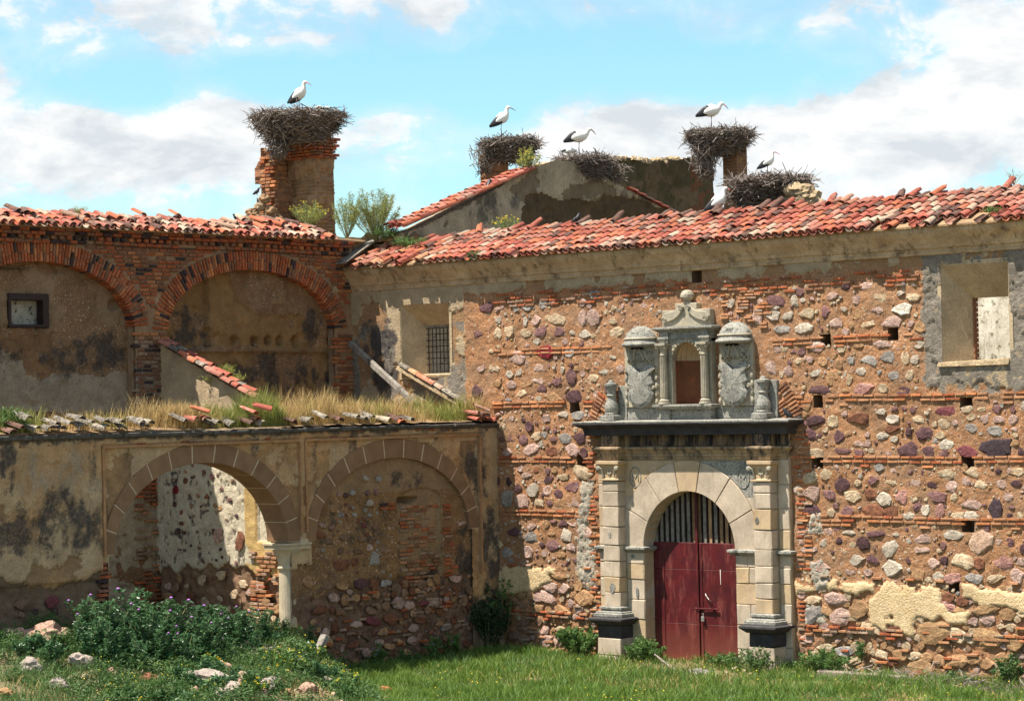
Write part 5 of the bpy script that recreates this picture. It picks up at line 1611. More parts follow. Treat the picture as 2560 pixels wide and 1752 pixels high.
# bricks in the walled-up arch
for zz in np.arange(1.15, 3.75, .095):
    course(ab, af, 'l', AIF, -3.42, -2.0, zz, L=(.2, .3), H=.06, out=-.075, keys='cceeadd', miss=.28, dep=.1)
    course(ab, af, 'l', AIF, -1.95, -1.5, zz, L=(.2, .3), H=.065, out=0, keys='aacce', miss=.1 if zz > 2.2 else .5, dep=.1)
for zz in (3.72, 3.82, 3.92):
    course(ab, af, 'l', AIF, -4.15, -3.5, zz, L=(.2, .3), H=.065, out=0, keys='aack', miss=.1, dep=.1)
for zz in np.arange(.15, 1.9, .1):
    course(ab, af, 'l', AIF, -6.3, -1.0, zz, L=(.18, .3), H=.06, out=.0, keys='aceee', miss=.86, dep=.1)
    course(ab, aw, 'l', AX5, -16.8, -12.7, zz, L=(.18, .3), H=.06, out=-.03, keys='aceee', miss=.84, dep=.1)
for zz in np.arange(2.4, 5.2, .095):
    course(ab, aw, 'l', AX5, -.62, -.3, zz, L=(.2, .3), H=.065, out=.0, keys='accee', miss=.55, dep=.08)
# bricks showing where plaster fell along the top band
for zz in (5.50, 5.58):
    course(ab, aw, 'l', AX5, -17, -.7, zz, L=(.2, .3), H=.06, out=.0, keys='acee', miss=.8, dep=.1)
# stones of the walled-up arch, measured
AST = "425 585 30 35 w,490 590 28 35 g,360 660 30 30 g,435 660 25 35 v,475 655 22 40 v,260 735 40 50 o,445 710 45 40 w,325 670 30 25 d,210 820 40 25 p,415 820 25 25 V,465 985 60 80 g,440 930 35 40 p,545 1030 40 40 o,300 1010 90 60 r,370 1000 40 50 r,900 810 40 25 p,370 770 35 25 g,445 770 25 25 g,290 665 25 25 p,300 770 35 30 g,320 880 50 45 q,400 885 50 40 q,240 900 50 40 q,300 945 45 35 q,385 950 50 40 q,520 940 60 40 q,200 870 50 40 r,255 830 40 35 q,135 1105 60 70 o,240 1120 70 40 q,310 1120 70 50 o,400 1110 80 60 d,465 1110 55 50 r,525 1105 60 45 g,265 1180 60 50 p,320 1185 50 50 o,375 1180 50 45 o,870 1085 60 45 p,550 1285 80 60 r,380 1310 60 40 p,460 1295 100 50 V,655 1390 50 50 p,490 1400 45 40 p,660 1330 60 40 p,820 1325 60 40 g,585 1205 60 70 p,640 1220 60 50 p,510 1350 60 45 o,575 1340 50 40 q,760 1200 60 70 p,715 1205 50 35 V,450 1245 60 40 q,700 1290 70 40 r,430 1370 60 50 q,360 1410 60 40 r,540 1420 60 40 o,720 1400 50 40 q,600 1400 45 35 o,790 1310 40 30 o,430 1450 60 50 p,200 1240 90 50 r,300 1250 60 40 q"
ast = Pieces('stone', SV, STONE)
aocc = []
for it in AST.split(','):
    a = it.split(); x, y, w, h = map(float, a[:4])
    u, z = C3(x, y, AIF)
    wv = abs(C3(x+w/2, y, AIF)[0]-C3(x-w/2, y, AIF)[0])/2; hv = abs(C3(x, y-h/2, AIF)[1]-C3(x, y+h/2, AIF)[1])/2
    ast.add(mtx_wall(u, z, AIF, .012, random.uniform(-.25, .25), wv, max(.04, .3*hv), hv, 'l'), a[4], wv*hv, parent=af)
    aocc.append((u, z, max(wv, hv)))
stones_cur, wall_cur = ast, af
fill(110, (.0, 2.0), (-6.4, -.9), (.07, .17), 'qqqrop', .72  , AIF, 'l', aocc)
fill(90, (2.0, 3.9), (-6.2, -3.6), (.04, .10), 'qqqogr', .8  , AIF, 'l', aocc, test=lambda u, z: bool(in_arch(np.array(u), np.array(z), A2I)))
fill(60, (.0, 2.0), (-6.4, -.9), (.03, .07), 'qrop', .8  , AIF, 'l', aocc)
wall_cur = aw
fill(60, (.5, 2.1), (-16.8, -12.8), (.05, .14), 'qqqrk'.replace('k', 'd'), .8, AX5-.04, 'l', [])
for (px, py, w, k) in ((280, 1060, .16, 'V'), (130, 1075, .2, 'q'), (430, 1110, .2, 'r'), (250, 920, .2, 'o'), (440, 900, .14, 'q')):
    u, z = C2(px, py); ast.add(mtx_wall(u, z, AX5-.03, .0, .1, w*1.2, .04, w*.8, 'l'), k, .03, parent=aw)

# eaves course of the arcade: mossy edge in uneven lengths, and the earth bed on top
M_moss = mat('mossy_eaves_stone', (.055, .05, .045), (.11, .10, .085), 6, .6, 24, speck=(.22, .20, .16), spos=(.62, .70))
y = -17.5
while y < .25:
    l = random.uniform(.5, 1.1)
    mb = MB(); mb.box(4.5, 5.17+random.uniform(-.015, .02), y, min(y+l-.006, .12 if y > -1.5 else 9), 5.62+random.uniform(-.01, .01), 5.715+random.uniform(-.012, .012))
    mb.build('eaves_stone', M_moss, arcade, bevel=.02, jit=.008)
    y += l


def bed(X, Y):
    return 5.72+.05*fbm(X*3, Y*3, 4, 191)+.10*np.exp(-((X-4.6)/.35)**2)+.10*sstep(-6.3, -5.2, Y)*sstep(4.6, 3.6, X)


xs, ys = np.linspace(-.25, 5.10, 54), np.linspace(-17.5, .05, 176)
X, Y = np.meshgrid(xs, ys)
Zb = bed(X, Y)
Zb = np.where((Y < -6.2) & (X < 4.35), 5.5, Zb)
idx = np.arange(X.size).reshape(X.shape)
q = np.stack([idx[:-1, :-1], idx[:-1, 1:], idx[1:, 1:], idx[1:, :-1]], -1)
kp = ~((Y < -6.2) & (X < 4.30))
q = q[kp[:-1, :-1] & kp[1:, 1:] & kp[:-1, 1:] & kp[1:, :-1]].reshape(-1, 4)
link('earth_bed', fast_mesh('earth_bed', np.stack([X, Y, Zb], -1).reshape(-1, 3), q, True), arcade, M_bed)
mb = MB(); mb.box(-.2, 4.9, -6.1, -.05, 5.45, 5.68); mb.build('vault_slab', M_wallcore, arcade)
# loose tiles along the arcade eaves
CT = lambda x, y: (x/3.748, 950+y/3.748)
lt = Pieces('roof_tile', TV, TILE)
for (cx, cy, k, rz) in [(205, 345, 'g', .1), (300, 440, 'g', .3), (410, 440, 'g', -.2), (490, 400, 'g', .1), (545, 435, 'g', .0), (605, 395, 'g', .3), (700, 345, 'g', .1), (720, 425, 'g', -.2), (820, 385, 'g', .4), (930, 380, 'g', -.1), (940, 425, 'g', .2), (1075, 380, 'g', .1), (1090, 440, 'g', -.3), (1270, 385, 'g', .2), (1300, 420, 'g', 0), (1375, 385, 'g', .1), (1690, 370, 'g', .3), (1790, 350, 'r', .4), (1880, 350, 'r', -.4), (1920, 395, 'g', .1), (1910, 285, 'o', .8), (2005, 385, 'g', .2), (2120, 400, 'g', -.1), (2300, 390, 'd', .3),
                        (60, 470, 'd', 0), (140, 430, 'd', .4)]:
    u, z = LW(*CT(cx, cy), 5.0)
    m = Matrix.Translation((5.22+random.uniform(-.06, .05), u, max(z-.06, 5.72))) @ Matrix.Rotation(math.pi/2+rz, 4, 'Z') @ Matrix.Rotation(.25+random.uniform(-.12, .15), 4, 'X') @ Matrix.Rotation(random.gauss(0, .25), 4, 'Y')
    lt.add(m, k, 1, parent=aw)
for (dx, dy, k, rz) in [(570, 935, 'r', .2), (578, 948, 'o', .1), (584, 958, 'l', 0), (600, 925, 'r', .8), (725, 945, 'g', .2), (800, 943, 'g', .3), (820, 948, 'g', .2), (835, 945, 'g', .1), (868, 950, 'l', .3), (890, 950, 'd', .2), (905, 955, 'o', -.3), (920, 950, 'g', .2), (690, 950, 'g', .1), (655, 955, 'd', .2), (760, 950, 'd', 0), (1075, 935, 'r', .5), (1088, 945, 'r', -.4), (1100, 940, 'd', .9), (1070, 950, 'r', .1), (1110, 950, 'r', .2), (1092, 930, 'o', 1.2)]:
    u, z = LD(dx, dy, 5.0)
    m = Matrix.Translation((5.20+random.uniform(-.08, .05), u, max(z-.05, 5.74))) @ Matrix.Rotation(math.pi/2+rz, 4, 'Z') @ Matrix.Rotation(.25+random.uniform(-.12, .15), 4, 'X') @ Matrix.Rotation(random.gauss(0, .25), 4, 'Y')
    lt.add(m, k, 1, parent=aw)

# cross wall between the bays, open to the sun, sloping top with tiles
ztop = lambda x: 7.86-.425*x


def cross(U, Z):
    n1 = fbm(U*1.4, Z*1.4, 5, 201); n2 = fbm(U*5, Z*5, 4, 203); n3 = fbm(U*18, Z*18, 3, 205)
    rub = ((Z < 2.35+.35*(n1-.5)*2+.25*np.sin(U*9)*.3)).astype(float)
    rub = np.maximum(rub, ((U > 4.0) & (Z < 2.0)).astype(float))
    h = (n1-.5)*.04+(n2-.5)*.025+(n3-.5)*.012-.09*blur(rub, 1)+rub*(n2-.5)*.1
    pil = (U > 2.98).astype(float)
    h = h+pil*.05*(1-rub)
    nich = (U > 3.4) & (Z < 3.9+.35*np.sqrt(np.clip(1-((U-3.95)/.55)**2, 0, 1))) & (Z > 3.05)
    h = h-nich*.08
    keep = Z < ztop(U)-.03
    row = np.abs(((Z*2.1) % 1)-.5)
    pits = np.clip((fbm(U*8, Z*5, 5, 207, .6)-.53)*5, 0, 1)*(U < 2.95)*(Z < 5.4)*(Z > 2.3)*sstep(.1, .4, .5-row+.2)
    h = h-pits*.03
    yel = np.clip(pil*(1-nich)*sstep(.35, .5, n1+.1)*(Z < 5.0), 0, 1)
    dark = np.maximum(pits*.95, blob(U, Z, 1.4, 5.2, 1.6, .35, 209, 2.5, 1.0)*(U < 2.9)*.9)
    return h, keep, dict(rub=rub, yel=yel, dark=dark, tan=(Z > 5.6).astype(float))


M_cross = wall_mat('limewash', ((.62, .55, .42), (.52, .44, .31), 3), [('tan', (.47, .36, .24), (.40, .29, .18), 3), ('yel', (.58, .40, .17), (.50, .33, .13), 2.5), ('rub', (.32, .20, .12), (.22, .13, .08), 4), ('dark', (.07, .06, .055), (.17, .135, .105), 8, .5)], .9, 24, .04)
cw = sheet('cross_wall', 'm', -6.60, -.3, 4.52, -.3, 7.95, .035, cross, M_cross, arcade)
mb = MB(); mb.prism([(-.28, 0), (4.45, 0), (4.45, ztop(4.45)-.06), (-.28, ztop(-.28)-.06)], -6.40, -6.12); mb.build('cross_wall_core', M_wallcore, arcade)
crossocc = []
stones_cur, wall_cur = ast, cw
fill(46, (2.5, 5.2), (.2, 2.9), (.04, .10), 'dvrdqo', 1.0, -6.60, 'm', crossocc, dpf=.25)
for (px, py, w, k) in ((1270, 740, .17, 'r'), (1155, 715, .16, 'p'), (930, 470, .10, 'R')):
    u, z = MW(px/2.1144, 1000+py/2.1144, -6.6); ast.add(mtx_wall(u, z, -6.6, .01, .0, w, .05, w*1.25, 'm'), k, .05, parent=cw)
fill(60, (.3, 2.3), (.1, 4.4), (.08, .19), 'ooccpqr', .8, -6.64, 'm', crossocc)
for zz in np.arange(.9, 2.9, .1):
    course(ab, cw, 'm', -6.60, 3.1, 4.45 if zz > 2 else 4.0+.25*math.sin(zz*9), zz, L=(.2, .32), H=.065, out=.0 if zz < 2.3 else .045, keys='abded' if zz < 2.3 else 'ddee', miss=.25, dep=.14)
# bricks of the back wall inside the open bay
y_a, _ = LD(300, 1150, -.28); y_b, _ = LD(366, 1150, -.28)
for zz in np.arange(.6, 5.2, .1):
    course(ab, inf, 'l', -.28, y_a, y_b, zz, L=(.2, .3), H=.062, out=.02, keys='aacc' if zz > 3.8 or zz < 2.2 else 'eedd', miss=.12 if zz > 3.8 or zz < 2.1 else .62, dep=.12)
ab.finish(arcade, 300, 'brick_fragments')
ast.finish(arcade, 300, 'small_stones')
# tiles down the slope of the cross wall
CA = math.atan(.425)
tile_roof(lt, cw, slope_mtx((3.55, -6.78, ztop(3.55)+.02), (0, 1, 0), (-1, 0, 0), CA), 0, .50, 11, pitch=.22, jitter=1.5, keys='rrrogp', channels=False, missing=lambda u, r: .15 if r < 5 else .05)
# the lean-to's scar on the main wall: a ledge of tiles and mortar
SA = (1.80, 7.22); SB = (4.15, 6.17)
slope = math.atan2(SA[1]-SB[1], SB[0]-SA[0])
mb = MB(); mb.box(0, 2.6, -.20, .02, -.12, .0); mb.v = [(SA[0]+x*math.cos(slope)+z*math.sin(slope), y, SA[1]-x*math.sin(slope)+z*math.cos(slope)) for x, y, z in mb.v]
mb.build('roof_scar_ledge', M_rubblecream, arcade, bevel=.02, jit=.012)
for k in range(8):
    t = k/8
    m = Matrix.Translation((SB[0]+.1-(SB[0]-SA[0])*t, -.13, SB[1]+.0+(SA[1]-SB[1])*t)) @ slope_mtx((0, 0, 0), (0, 1, 0), (-1, 0, 0), slope) @ Matrix.Rotation(random.gauss(0, .05), 4, 'Z')
    lt.add(m, 'ggglooyg'[k], 1, parent=aw)
lt.finish(arcade, 300, 'loose_tiles')
# fallen rafters
def timber(name, label, p, q, w, h, mtl=M_wood, par=None, cat='beam'):
    p, q = Vector(p), Vector(q)
    L = (q-p).length
    mb = MB(); n = 8
    for i in range(n):
        mb.box(L*i/n, L*(i+1)/n, -w/2, w/2, -h/2, h/2)
    mb = MB(); mb.loft(0, L, 0, 0, [(0, 0)], cap=False) if False else None
    mb = MB()
    rings = []
    for i in range(n+1):
        x = L*i/n
        rings += [(x, -w/2+random.uniform(-.01, .01), -h/2+random.uniform(-.01, .01)), (x, w/2+random.uniform(-.01, .01), -h/2), (x, w/2, h/2+random.uniform(-.01, .01)), (x, -w/2, h/2)]
    fs = [(0, 1, 2, 3), (n*4+3, n*4+2, n*4+1, n*4)]
    for i in range(n):
        for k in range(4):
            k2 = (k+1) % 4
            fs.append((i*4+k, i*4+k2, i*4+4+k2, i*4+4+k))
    mb.add(rings, fs)
    me = mb.mesh(name, bevel=min(w, h)*.12)
    o = link(name, me, par, mtl)
    o.matrix_world = Matrix.Translation(p) @ (q-p).to_track_quat('X', 'Z').to_matrix().to_4x4()
    if label: props(o, label, cat)
    return o


e = MD(948, 922, -1.0)
timber('fallen_beam', 'grey weathered roof beam leaning from the corner pier down onto the grassy arcade top', (.12, -.22, 7.86), (e[0], -1.0, e[1]), .12, .15)

vb = MD(772, 598, -.62); ve = hitp(848*D, 543*D, 1, .75)
timber('valley_board', 'broad grey board lying in the valley between wing and church roofs', (vb[0], -.62, vb[1]), tuple(ve), .34, .05, cat='board')


# ================================================================== ground
def terr(x, y):
    x, y = np.asarray(x, float), np.asarray(y, float)
    edge = -5.3-np.clip(x-5, -3, 14)*.80
    m = sstep(0, 1, (edge-y)/2.3)
    fall = 1-.80*sstep(5.4, 13.5, x)
    n = fbm(x*.7, y*.7, 4, 301)-.5
    nf = fbm(x*2.5, y*2.5, 4, 303)-.5
    far = np.exp(-((x-10)**2+(y+8)**2)/900)
    m = m*(1+.32*sstep(-11.0, -14.5, y)*sstep(9.5, 6.5, x))
    return (1.12*m*fall + m*(n*.35+nf*.22) + (n*.10+nf*.05)*far*(1-m*.5) + .05*sstep(-1.2, 0, y)*(x > 5)*far)


core_x, core_y = np.arange(-6, 26.01, .14), np.arange(-24, 3.01, .14)
far_ = np.array([-3000, -1200, -500, -200, -90, -50, -30])
xs = np.concatenate([far_, [-18, -12, -8], core_x, [28, 32, 38, 46, 60, 90, 150, 300, 700, 1500, 3000]])
ys = np.concatenate([far_-24, [-40, -32, -27], core_y, [5, 9, 16, 30, 60, 120, 300, 700, 1500, 3000]])
ys = np.unique(ys)
X, Y = np.meshgrid(xs, ys)
idx = np.arange(X.size).reshape(X.shape)
q = np.stack([idx[:-1, :-1], idx[:-1, 1:], idx[1:, 1:], idx[1:, :-1]], -1).reshape(-1, 4)
M_soil = mat('grassy_soil', (.12, .105, .05), (.21, .155, .085), 1.3, .8, 14, speck=(.30, .23, .14), spos=(.60, .70), sscale=5, bdist=.06)
props(link('ground', fast_mesh('ground', np.stack([X, Y, terr(X, Y)], -1).reshape(-1, 3), q, True), None, M_soil), kind='structure')


# ================================================================== vegetation helpers
def blades(P, H, W, lean=.35, curve=.5):
    """grass blades: P base points, H heights"""
    n = len(P)
    an = rng.uniform(0, 2*np.pi, n)
    d = np.stack([np.cos(an), np.sin(an), np.zeros(n)], -1)
    s = np.stack([-np.sin(an), np.cos(an), np.zeros(n)], -1)
    fa = rng.uniform(0, 2*np.pi, n)
    s = np.stack([np.cos(fa), np.sin(fa), np.zeros(n)], -1)
    L = (lean*rng.uniform(.2, 1, n)*H)[:, None]
    W = np.broadcast_to(W, (n,))[:, None]
    up = np.array([0, 0, 1.0])
    mid = P+up*(H*.55)[:, None]+d*L*.35
    tip = P+up*(H*(1-.12*curve))[:, None]+d*L
    V = np.stack([P-s*W/2, P+s*W/2, mid+s*W*.4, mid-s*W*.4, tip], 1)
    b = np.arange(n)[:, None]*5
    T = np.concatenate([b+np.array([[0, 1, 2]]), b+np.array([[0, 2, 3]]), b+np.array([[3, 2, 4]])], 0)
    return V.reshape(-1, 3), T


def diamonds(P, Dv, L, W, fold=.25):
    """pointed leaves from P along Dv"""
    n = len(P)
    Dv = Dv/np.linalg.norm(Dv, axis=1)[:, None]
    r = rng.normal(size=(n, 3))
    S = np.cross(Dv, r); S /= np.linalg.norm(S, axis=1)[:, None]
    N = np.cross(Dv, S)
    L = np.broadcast_to(L, (n,))[:, None]; W = np.broadcast_to(W, (n,))[:, None]
    V = np.stack([P, P+Dv*L*.45+S*W*.5+N*W*fold, P+Dv*L, P+Dv*L*.45-S*W*.5+N*W*fold], 1)
    b = np.arange(n)[:, None]*4
    T = np.concatenate([b+np.array([[0, 1, 2]]), b+np.array([[0, 2, 3]])], 0)
    return V.reshape(-1, 3), T


L_lawn = leaf_mat('lawn_green', (.065, .155, .018), (.19, .27, .05), 2.2, .35)
L_dry = leaf_mat('dry_grass', (.60, .43, .20), (.42, .30, .12), 5, .3, .8)
L_oat = leaf_mat('olive_grass', (.20, .25, .05), (.33, .31, .09), 4, .35)
L_weed = leaf_mat('weed_green', (.040, .10, .028), (.11, .18, .05), 2.5, .25)
L_thistle = leaf_mat('thistle_green', (.035, .10, .035), (.11, .20, .085), 6, .25, .32)
L_bush = leaf_mat('bush_green', (.06, .14, .03), (.14, .22, .06), 5, .3)
L_dark = leaf_mat('ivy_dark', (.018, .040, .016), (.04, .075, .025), 5, .2)
L_fennel = leaf_mat('fennel_green', (.20, .25, .07), (.34, .34, .12), 6, .4)
M_stem = mat('green_stem', (.16, .19, .07), (.22, .20, .10), 6, 0)
M_dstem = mat('dry_stem', (.36, .27, .15), (.26, .18, .10), 6, 0)
M_yellow = plain('yellow_petal', (.75, .58, .03), .7)
M_purple = plain('thistle_purple', (.36, .12, .42), .7)


def tri_obj(name, V, T, mtl, parent=None):
    return link(name, fast_mesh(name, V, T, False), parent, mtl)


# lawn
def scatter(n, x0, x1, y0, y1, cond):
    P = np.stack([rng.uniform(x0, x1, n), rng.uniform(y0, y1, n)], -1)
    return P[cond(P[:, 0], P[:, 1])]


edgef = lambda x: -5.3-np.clip(x-5, -3, 14)*.80
P = scatter(260000, 4.9, 24.5, -15, -.08, lambda x, y: (y > edgef(x)-.7) & (y > -13+.25*(x-5)) & (rng.uniform(0, 1, len(x)) < (.22+.9*fbm(x*1.1, y*1.1, 4, 311))*(1-.75*np.exp(-((x-12.4)/2.2)**2-((y+1.25)/.5)**2))*(1-.5*sstep(.56, .66, fbm(x*.8, y*1.2, 4, 315)))))
P3 = np.column_stack([P, terr(P[:, 0], P[:, 1])-.01])
H = rng.uniform(.08, .30, len(P))*(.15+1.7*fbm(P[:, 0]*1.4, P[:, 1]*1.4, 4, 313)**1.4)
V, T = blades(P3, H, rng.uniform(.010, .020, len(P)), .8)
P = scatter(42000, 4.9, 24.5, -12, -.1, lambda x, y: (y > edgef(x)-.4) & (rng.uniform(0, 1, len(x)) < sstep(.52, .66, fbm(x*1.9+4, y*1.9, 4, 351))))
P3 = np.column_stack([P, terr(P[:, 0], P[:, 1])-.01])
V2, T2 = blades(P3, rng.uniform(.14, .36, len(P)), rng.uniform(.010, .020, len(P)), .9)
props(tri_obj('lawn_tufts', V2, T2, L_bush), 'taller rough tufts standing out of the lawn', 'grass', kind='stuff')
props(tri_obj('lawn_grass', V, T, L_lawn), 'bright green grass of the lawn before the church wall', 'grass', kind='stuff')
# dry straw among it near the wall
P = scatter(17000, 5.5, 24.5, -5.0, -.1, lambda x, y: (rng.uniform(0, 1, len(x)) < .12+.8*sstep(.5, .62, fbm(x*.9, y*1.5, 4, 317))*(x > 10.5)) & (y < 0))
P3 = np.column_stack([P, terr(P[:, 0], P[:, 1])])
V, T = blades(P3, rng.uniform(.05, .22, len(P)), .012, 1.3)
props(tri_obj('dry_straw', V, T, L_dry), 'dry straw stalks littered in the lawn along the foot of the church wall', 'grass', kind='stuff')
# weeds of the rubble mound
P = scatter(170000, 5.1, 13.5, -20.5, -5.5, lambda x, y: (y < edgef(x)-.1) & (rng.uniform(0, 1, len(x)) < sstep(.36, .62, fbm(x*1.3, y*1.3, 4, 321))))
h0 = terr(P[:, 0], P[:, 1])
clump = fbm(P[:, 0]*2.2, P[:, 1]*2.2, 3, 323)
P3 = np.column_stack([P, h0+rng.uniform(0, 1, len(P))*np.clip(clump-.2, 0, 1)*.75])
Dv = np.column_stack([rng.normal(size=(len(P), 2)), rng.uniform(-.2, 1.0, len(P))])
V, T = diamonds(P3, Dv, rng.uniform(.04, .11, len(P)), rng.uniform(.018, .045, len(P)))
props(tri_obj('mound_weeds', V, T, L_weed), 'low dark green weeds covering the rubble mound', 'weeds', kind='stuff')
P = scatter(80000, 5.1, 13.5, -20.5, -5.2, lambda x, y: (y < edgef(x)+.2) & (rng.uniform(0, 1, len(x)) < sstep(.40, .62, fbm(x*1.0+9, y*1.0, 4, 325))))
P3 = np.column_stack([P, terr(P[:, 0], P[:, 1])-.01])
V, T = blades(P3, rng.uniform(.10, .32, len(P)), .012, .9)
props(tri_obj('mound_grass', V, T, L_bush), 'longer fresh grass tufts growing between stones of the rubble mound', 'grass', kind='stuff')
P = scatter(16000, 5.1, 13.0, -17.5, -5.4, lambda x, y: (y < edgef(x)) & (rng.uniform(0, 1, len(x)) < sstep(.50, .66, fbm(x*.9+3, y*.9, 4, 327))))
P3 = np.column_stack([P, terr(P[:, 0], P[:, 1])])
V, T = blades(P3, rng.uniform(.08, .28, len(P)), .012, 1.4)
props(tri_obj('mound_straw', V, T, L_dry), 'dry yellow stalks lying on the rubble mound', 'grass', kind='stuff')
# yellow flowers
Pa = scatter(750, 5.2, 11, -16.5, -7.5, lambda x, y: (y < edgef(x)) & (rng.uniform(0, 1, len(x)) < sstep(.47, .60, fbm(x*.8, y*.8, 3, 331))))
Pb = scatter(900, 9, 24, -9, -.8, lambda x, y: (y > edgef(x)) & (rng.uniform(0, 1, len(x)) < sstep(.52, .66, fbm(x*.7, y*.7, 3, 333))))
P = np.vstack([Pa, Pb])
P3 = np.column_stack([P, terr(P[:, 0], P[:, 1])+rng.uniform(.12, .32, len(P))])
V, T = diamonds(P3, np.column_stack([rng.normal(size=(len(P), 2)), rng.uniform(-.3, .6, len(P))]), rng.uniform(.025, .04, len(P)), .03)
props(tri_obj('yellow_flowers', V, T, M_yellow), 'tiny yellow flowers scattered through mound weeds and lawn', 'flowers', kind='stuff')
# grass on the arcade top
n = 48000
yy = rng.uniform(-17.3, -.2, n)
xx = np.where(yy < -6.2, rng.uniform(4.32, 4.99, n), 4.99-np.abs(rng.normal(0, 1.3, n)))
k = (xx > .3) & (rng.uniform(0, 1, n) < .08+1.2*fbm(yy*1.5, xx*1.5, 4, 341)*sstep(.28, .5, fbm(yy*1.3, xx*.8, 3, 342)))
xx, yy = xx[k], yy[k]
P3 = np.column_stack([xx, yy, bed(xx, yy)-.02])
hv = rng.uniform(.14, .82, len(xx))*(.10+1.6*fbm(yy*1.6, xx*.8, 3, 343)**1.3)
V, T = blades(P3, hv, rng.uniform(.010, .02, len(xx)), .5)
green = rng.uniform(0, 1, len(yy)) < sstep(.38, .66, fbm(yy*.75, xx*0+2, 3, 345)+.2*((yy > -2.4) & (yy < -.8))+.15*(yy < -14.5))
g5 = np.tile(green, 3)
props(tri_obj('arcade_top_dry_grass', V, T[~g5], L_dry), 'tall dry straw-coloured grass along the arcade top', 'grass', kind='stuff')
props(tri_obj('arcade_top_green_grass', V, T[g5], L_oat), 'greener grass tufts along the arcade top', 'grass', kind='stuff')


def shrub(name, label, cat, loc, h, w, ns, nl, leaf, lm, sm, flower=None, up=.5, droop=0, group=None, rad=.008, base=.2, squash=(1, 1)):
    loc = np.asarray(loc, float)
    t = thing(name, label, cat, tuple(loc), group)
    st = MB()
    Ps, Ds, tips = [], [], []
    for i in range(ns):
        a = random.uniform(0, 2*math.pi)
        r = w*math.sqrt(random.random())
        hh = h*random.uniform(.55, 1.0)*(1-.35*(r/w)**2)
        tip = np.array([r*math.cos(a)*squash[0], r*math.sin(a)*squash[1], hh])
        mid = tip*np.array([.55, .55, .5])+np.array([random.uniform(-.08, .08)*w, random.uniform(-.08, .08)*w, 0])
        pts = [loc, loc+mid, loc+tip-np.array([0, 0, droop*random.random()])]
        st.tube([tuple(p) for p in pts], [rad, rad*.75, rad*.35], 4)
        tips.append(pts[-1])
        m = max(2, nl//ns)
        s = base+(1-base)*np.sqrt(rng.uniform(0, 1, m))
        q = np.where((s < .5)[:, None], pts[0]+(pts[1]-pts[0])*(s*2)[:, None], pts[1]+(pts[2]-pts[1])*((s-.5)*2)[:, None])
        Ps.append(q+rng.normal(0, .02, (m, 3)))
        dv = rng.normal(size=(m, 3)); dv[:, 2] = dv[:, 2]*.6+up
        Ds.append(dv)
    st.build('stems', sm, t)
    P_, D_ = np.vstack(Ps), np.vstack(Ds)
    V, T = diamonds(P_, D_, rng.uniform(leaf[0]*.6, leaf[0]*1.2, len(P_)), rng.uniform(leaf[1]*.7, leaf[1]*1.2, len(P_)))
    o = tri_obj('foliage', V, T, lm, t)
    if flower:
        nf, size, fm = flower
        pick = np.array(tips)[rng.integers(0, len(tips), nf)]+rng.normal(0, size*1.5, (nf, 3))*np.array([1, 1, .6])
        if nf <= len(tips): pick = np.array(tips)[:nf]
        V, T = diamonds(np.repeat(pick, 5, 0), np.column_stack([rng.normal(size=(nf*5, 2)), rng.uniform(.1, 1, nf*5)]), size, size*.6)
        props(tri_obj('flowers', V, T, fm, t), kind='stuff')
    return t


def copy_tree(o, loc, rz, s, label=None):
    c = o.copy(); COL.objects.link(c)
    c.location = loc; c.rotation_euler = (0, 0, rz); c.scale = (s, s, s)
    if label: c['label'] = label
    for ch in list(o.children):
        d = ch.copy(); COL.objects.link(d); d.parent = c; d.matrix_parent_inverse = ch.matrix_parent_inverse.copy()
    return c


# thistles
def thistle(loc, h, label, group):
    loc = np.asarray(loc, float)
    t = thing('thistle_plant', label, 'thistle', tuple(loc), group)
    st, hd, br = MB(), MB(), MB()
    Ps, Ds, Ls = [], [], []
    for i in range(9):
        a = random.uniform(0, 2*math.pi); r = random.uniform(.05, .42)*h
        hh = h*random.uniform(.55, 1.0)
        p0 = loc; p1 = loc+np.array([r*.3*math.cos(a), r*.3*math.sin(a), hh*.55]); p2 = loc+np.array([r*math.cos(a), r*math.sin(a), hh])
        st.tube([tuple(p0), tuple(p1), tuple(p2)], [.012, .009, .006], 5)
        if i == 2: hd.lathe(p2[0], p2[1], [(.006, p2[2]+.005), (.028, p2[2]+.02), (.03, p2[2]+.035), (.012, p2[2]+.05)], 7)
        m = 16
        an = rng.uniform(0, 2*np.pi, m)
        Ps.append(np.tile(p2, (m, 1))+rng.normal(0, .015, (m, 3))); Ds.append(np.column_stack([np.cos(an), np.sin(an), rng.uniform(-.7, .5, m)])); Ls.append(rng.uniform(.05, .12, m))
        m = 60
        s = rng.uniform(.05, .97, m)
        q = np.where((s < .55)[:, None], p0+(p1-p0)*(s/.55)[:, None], p1+(p2-p1)*((s-.55)/.45)[:, None])
        an = rng.uniform(0, 2*np.pi, m)
        Ps.append(q+rng.normal(0, .02, (m, 3))); Ds.append(np.column_stack([np.cos(an), np.sin(an), rng.uniform(-.3, .8, m)])); Ls.append((.26-.17*s)*rng.uniform(.7, 1.2, m)*h/1.1)
    m = 110
    an = rng.uniform(0, 2*np.pi, m)
    Ps.append(np.tile(loc, (m, 1))+np.column_stack([rng.normal(0, .10, (m, 2)), rng.uniform(0, .25, m)])); Ds.append(np.column_stack([np.cos(an), np.sin(an), rng.uniform(.0, .9, m)])); Ls.append(rng.uniform(.18, .42, m))
    st.build('stems', M_stem, t); props(hd.build('flower_heads', M_purple, t), kind='stuff')
    P_, D_, L_ = np.vstack(Ps), np.vstack(Ds), np.concatenate(Ls)
    V, T = diamonds(P_, D_, L_, L_*.36, .3)
    tri_obj('foliage', V, T, L_thistle, t)
    return t


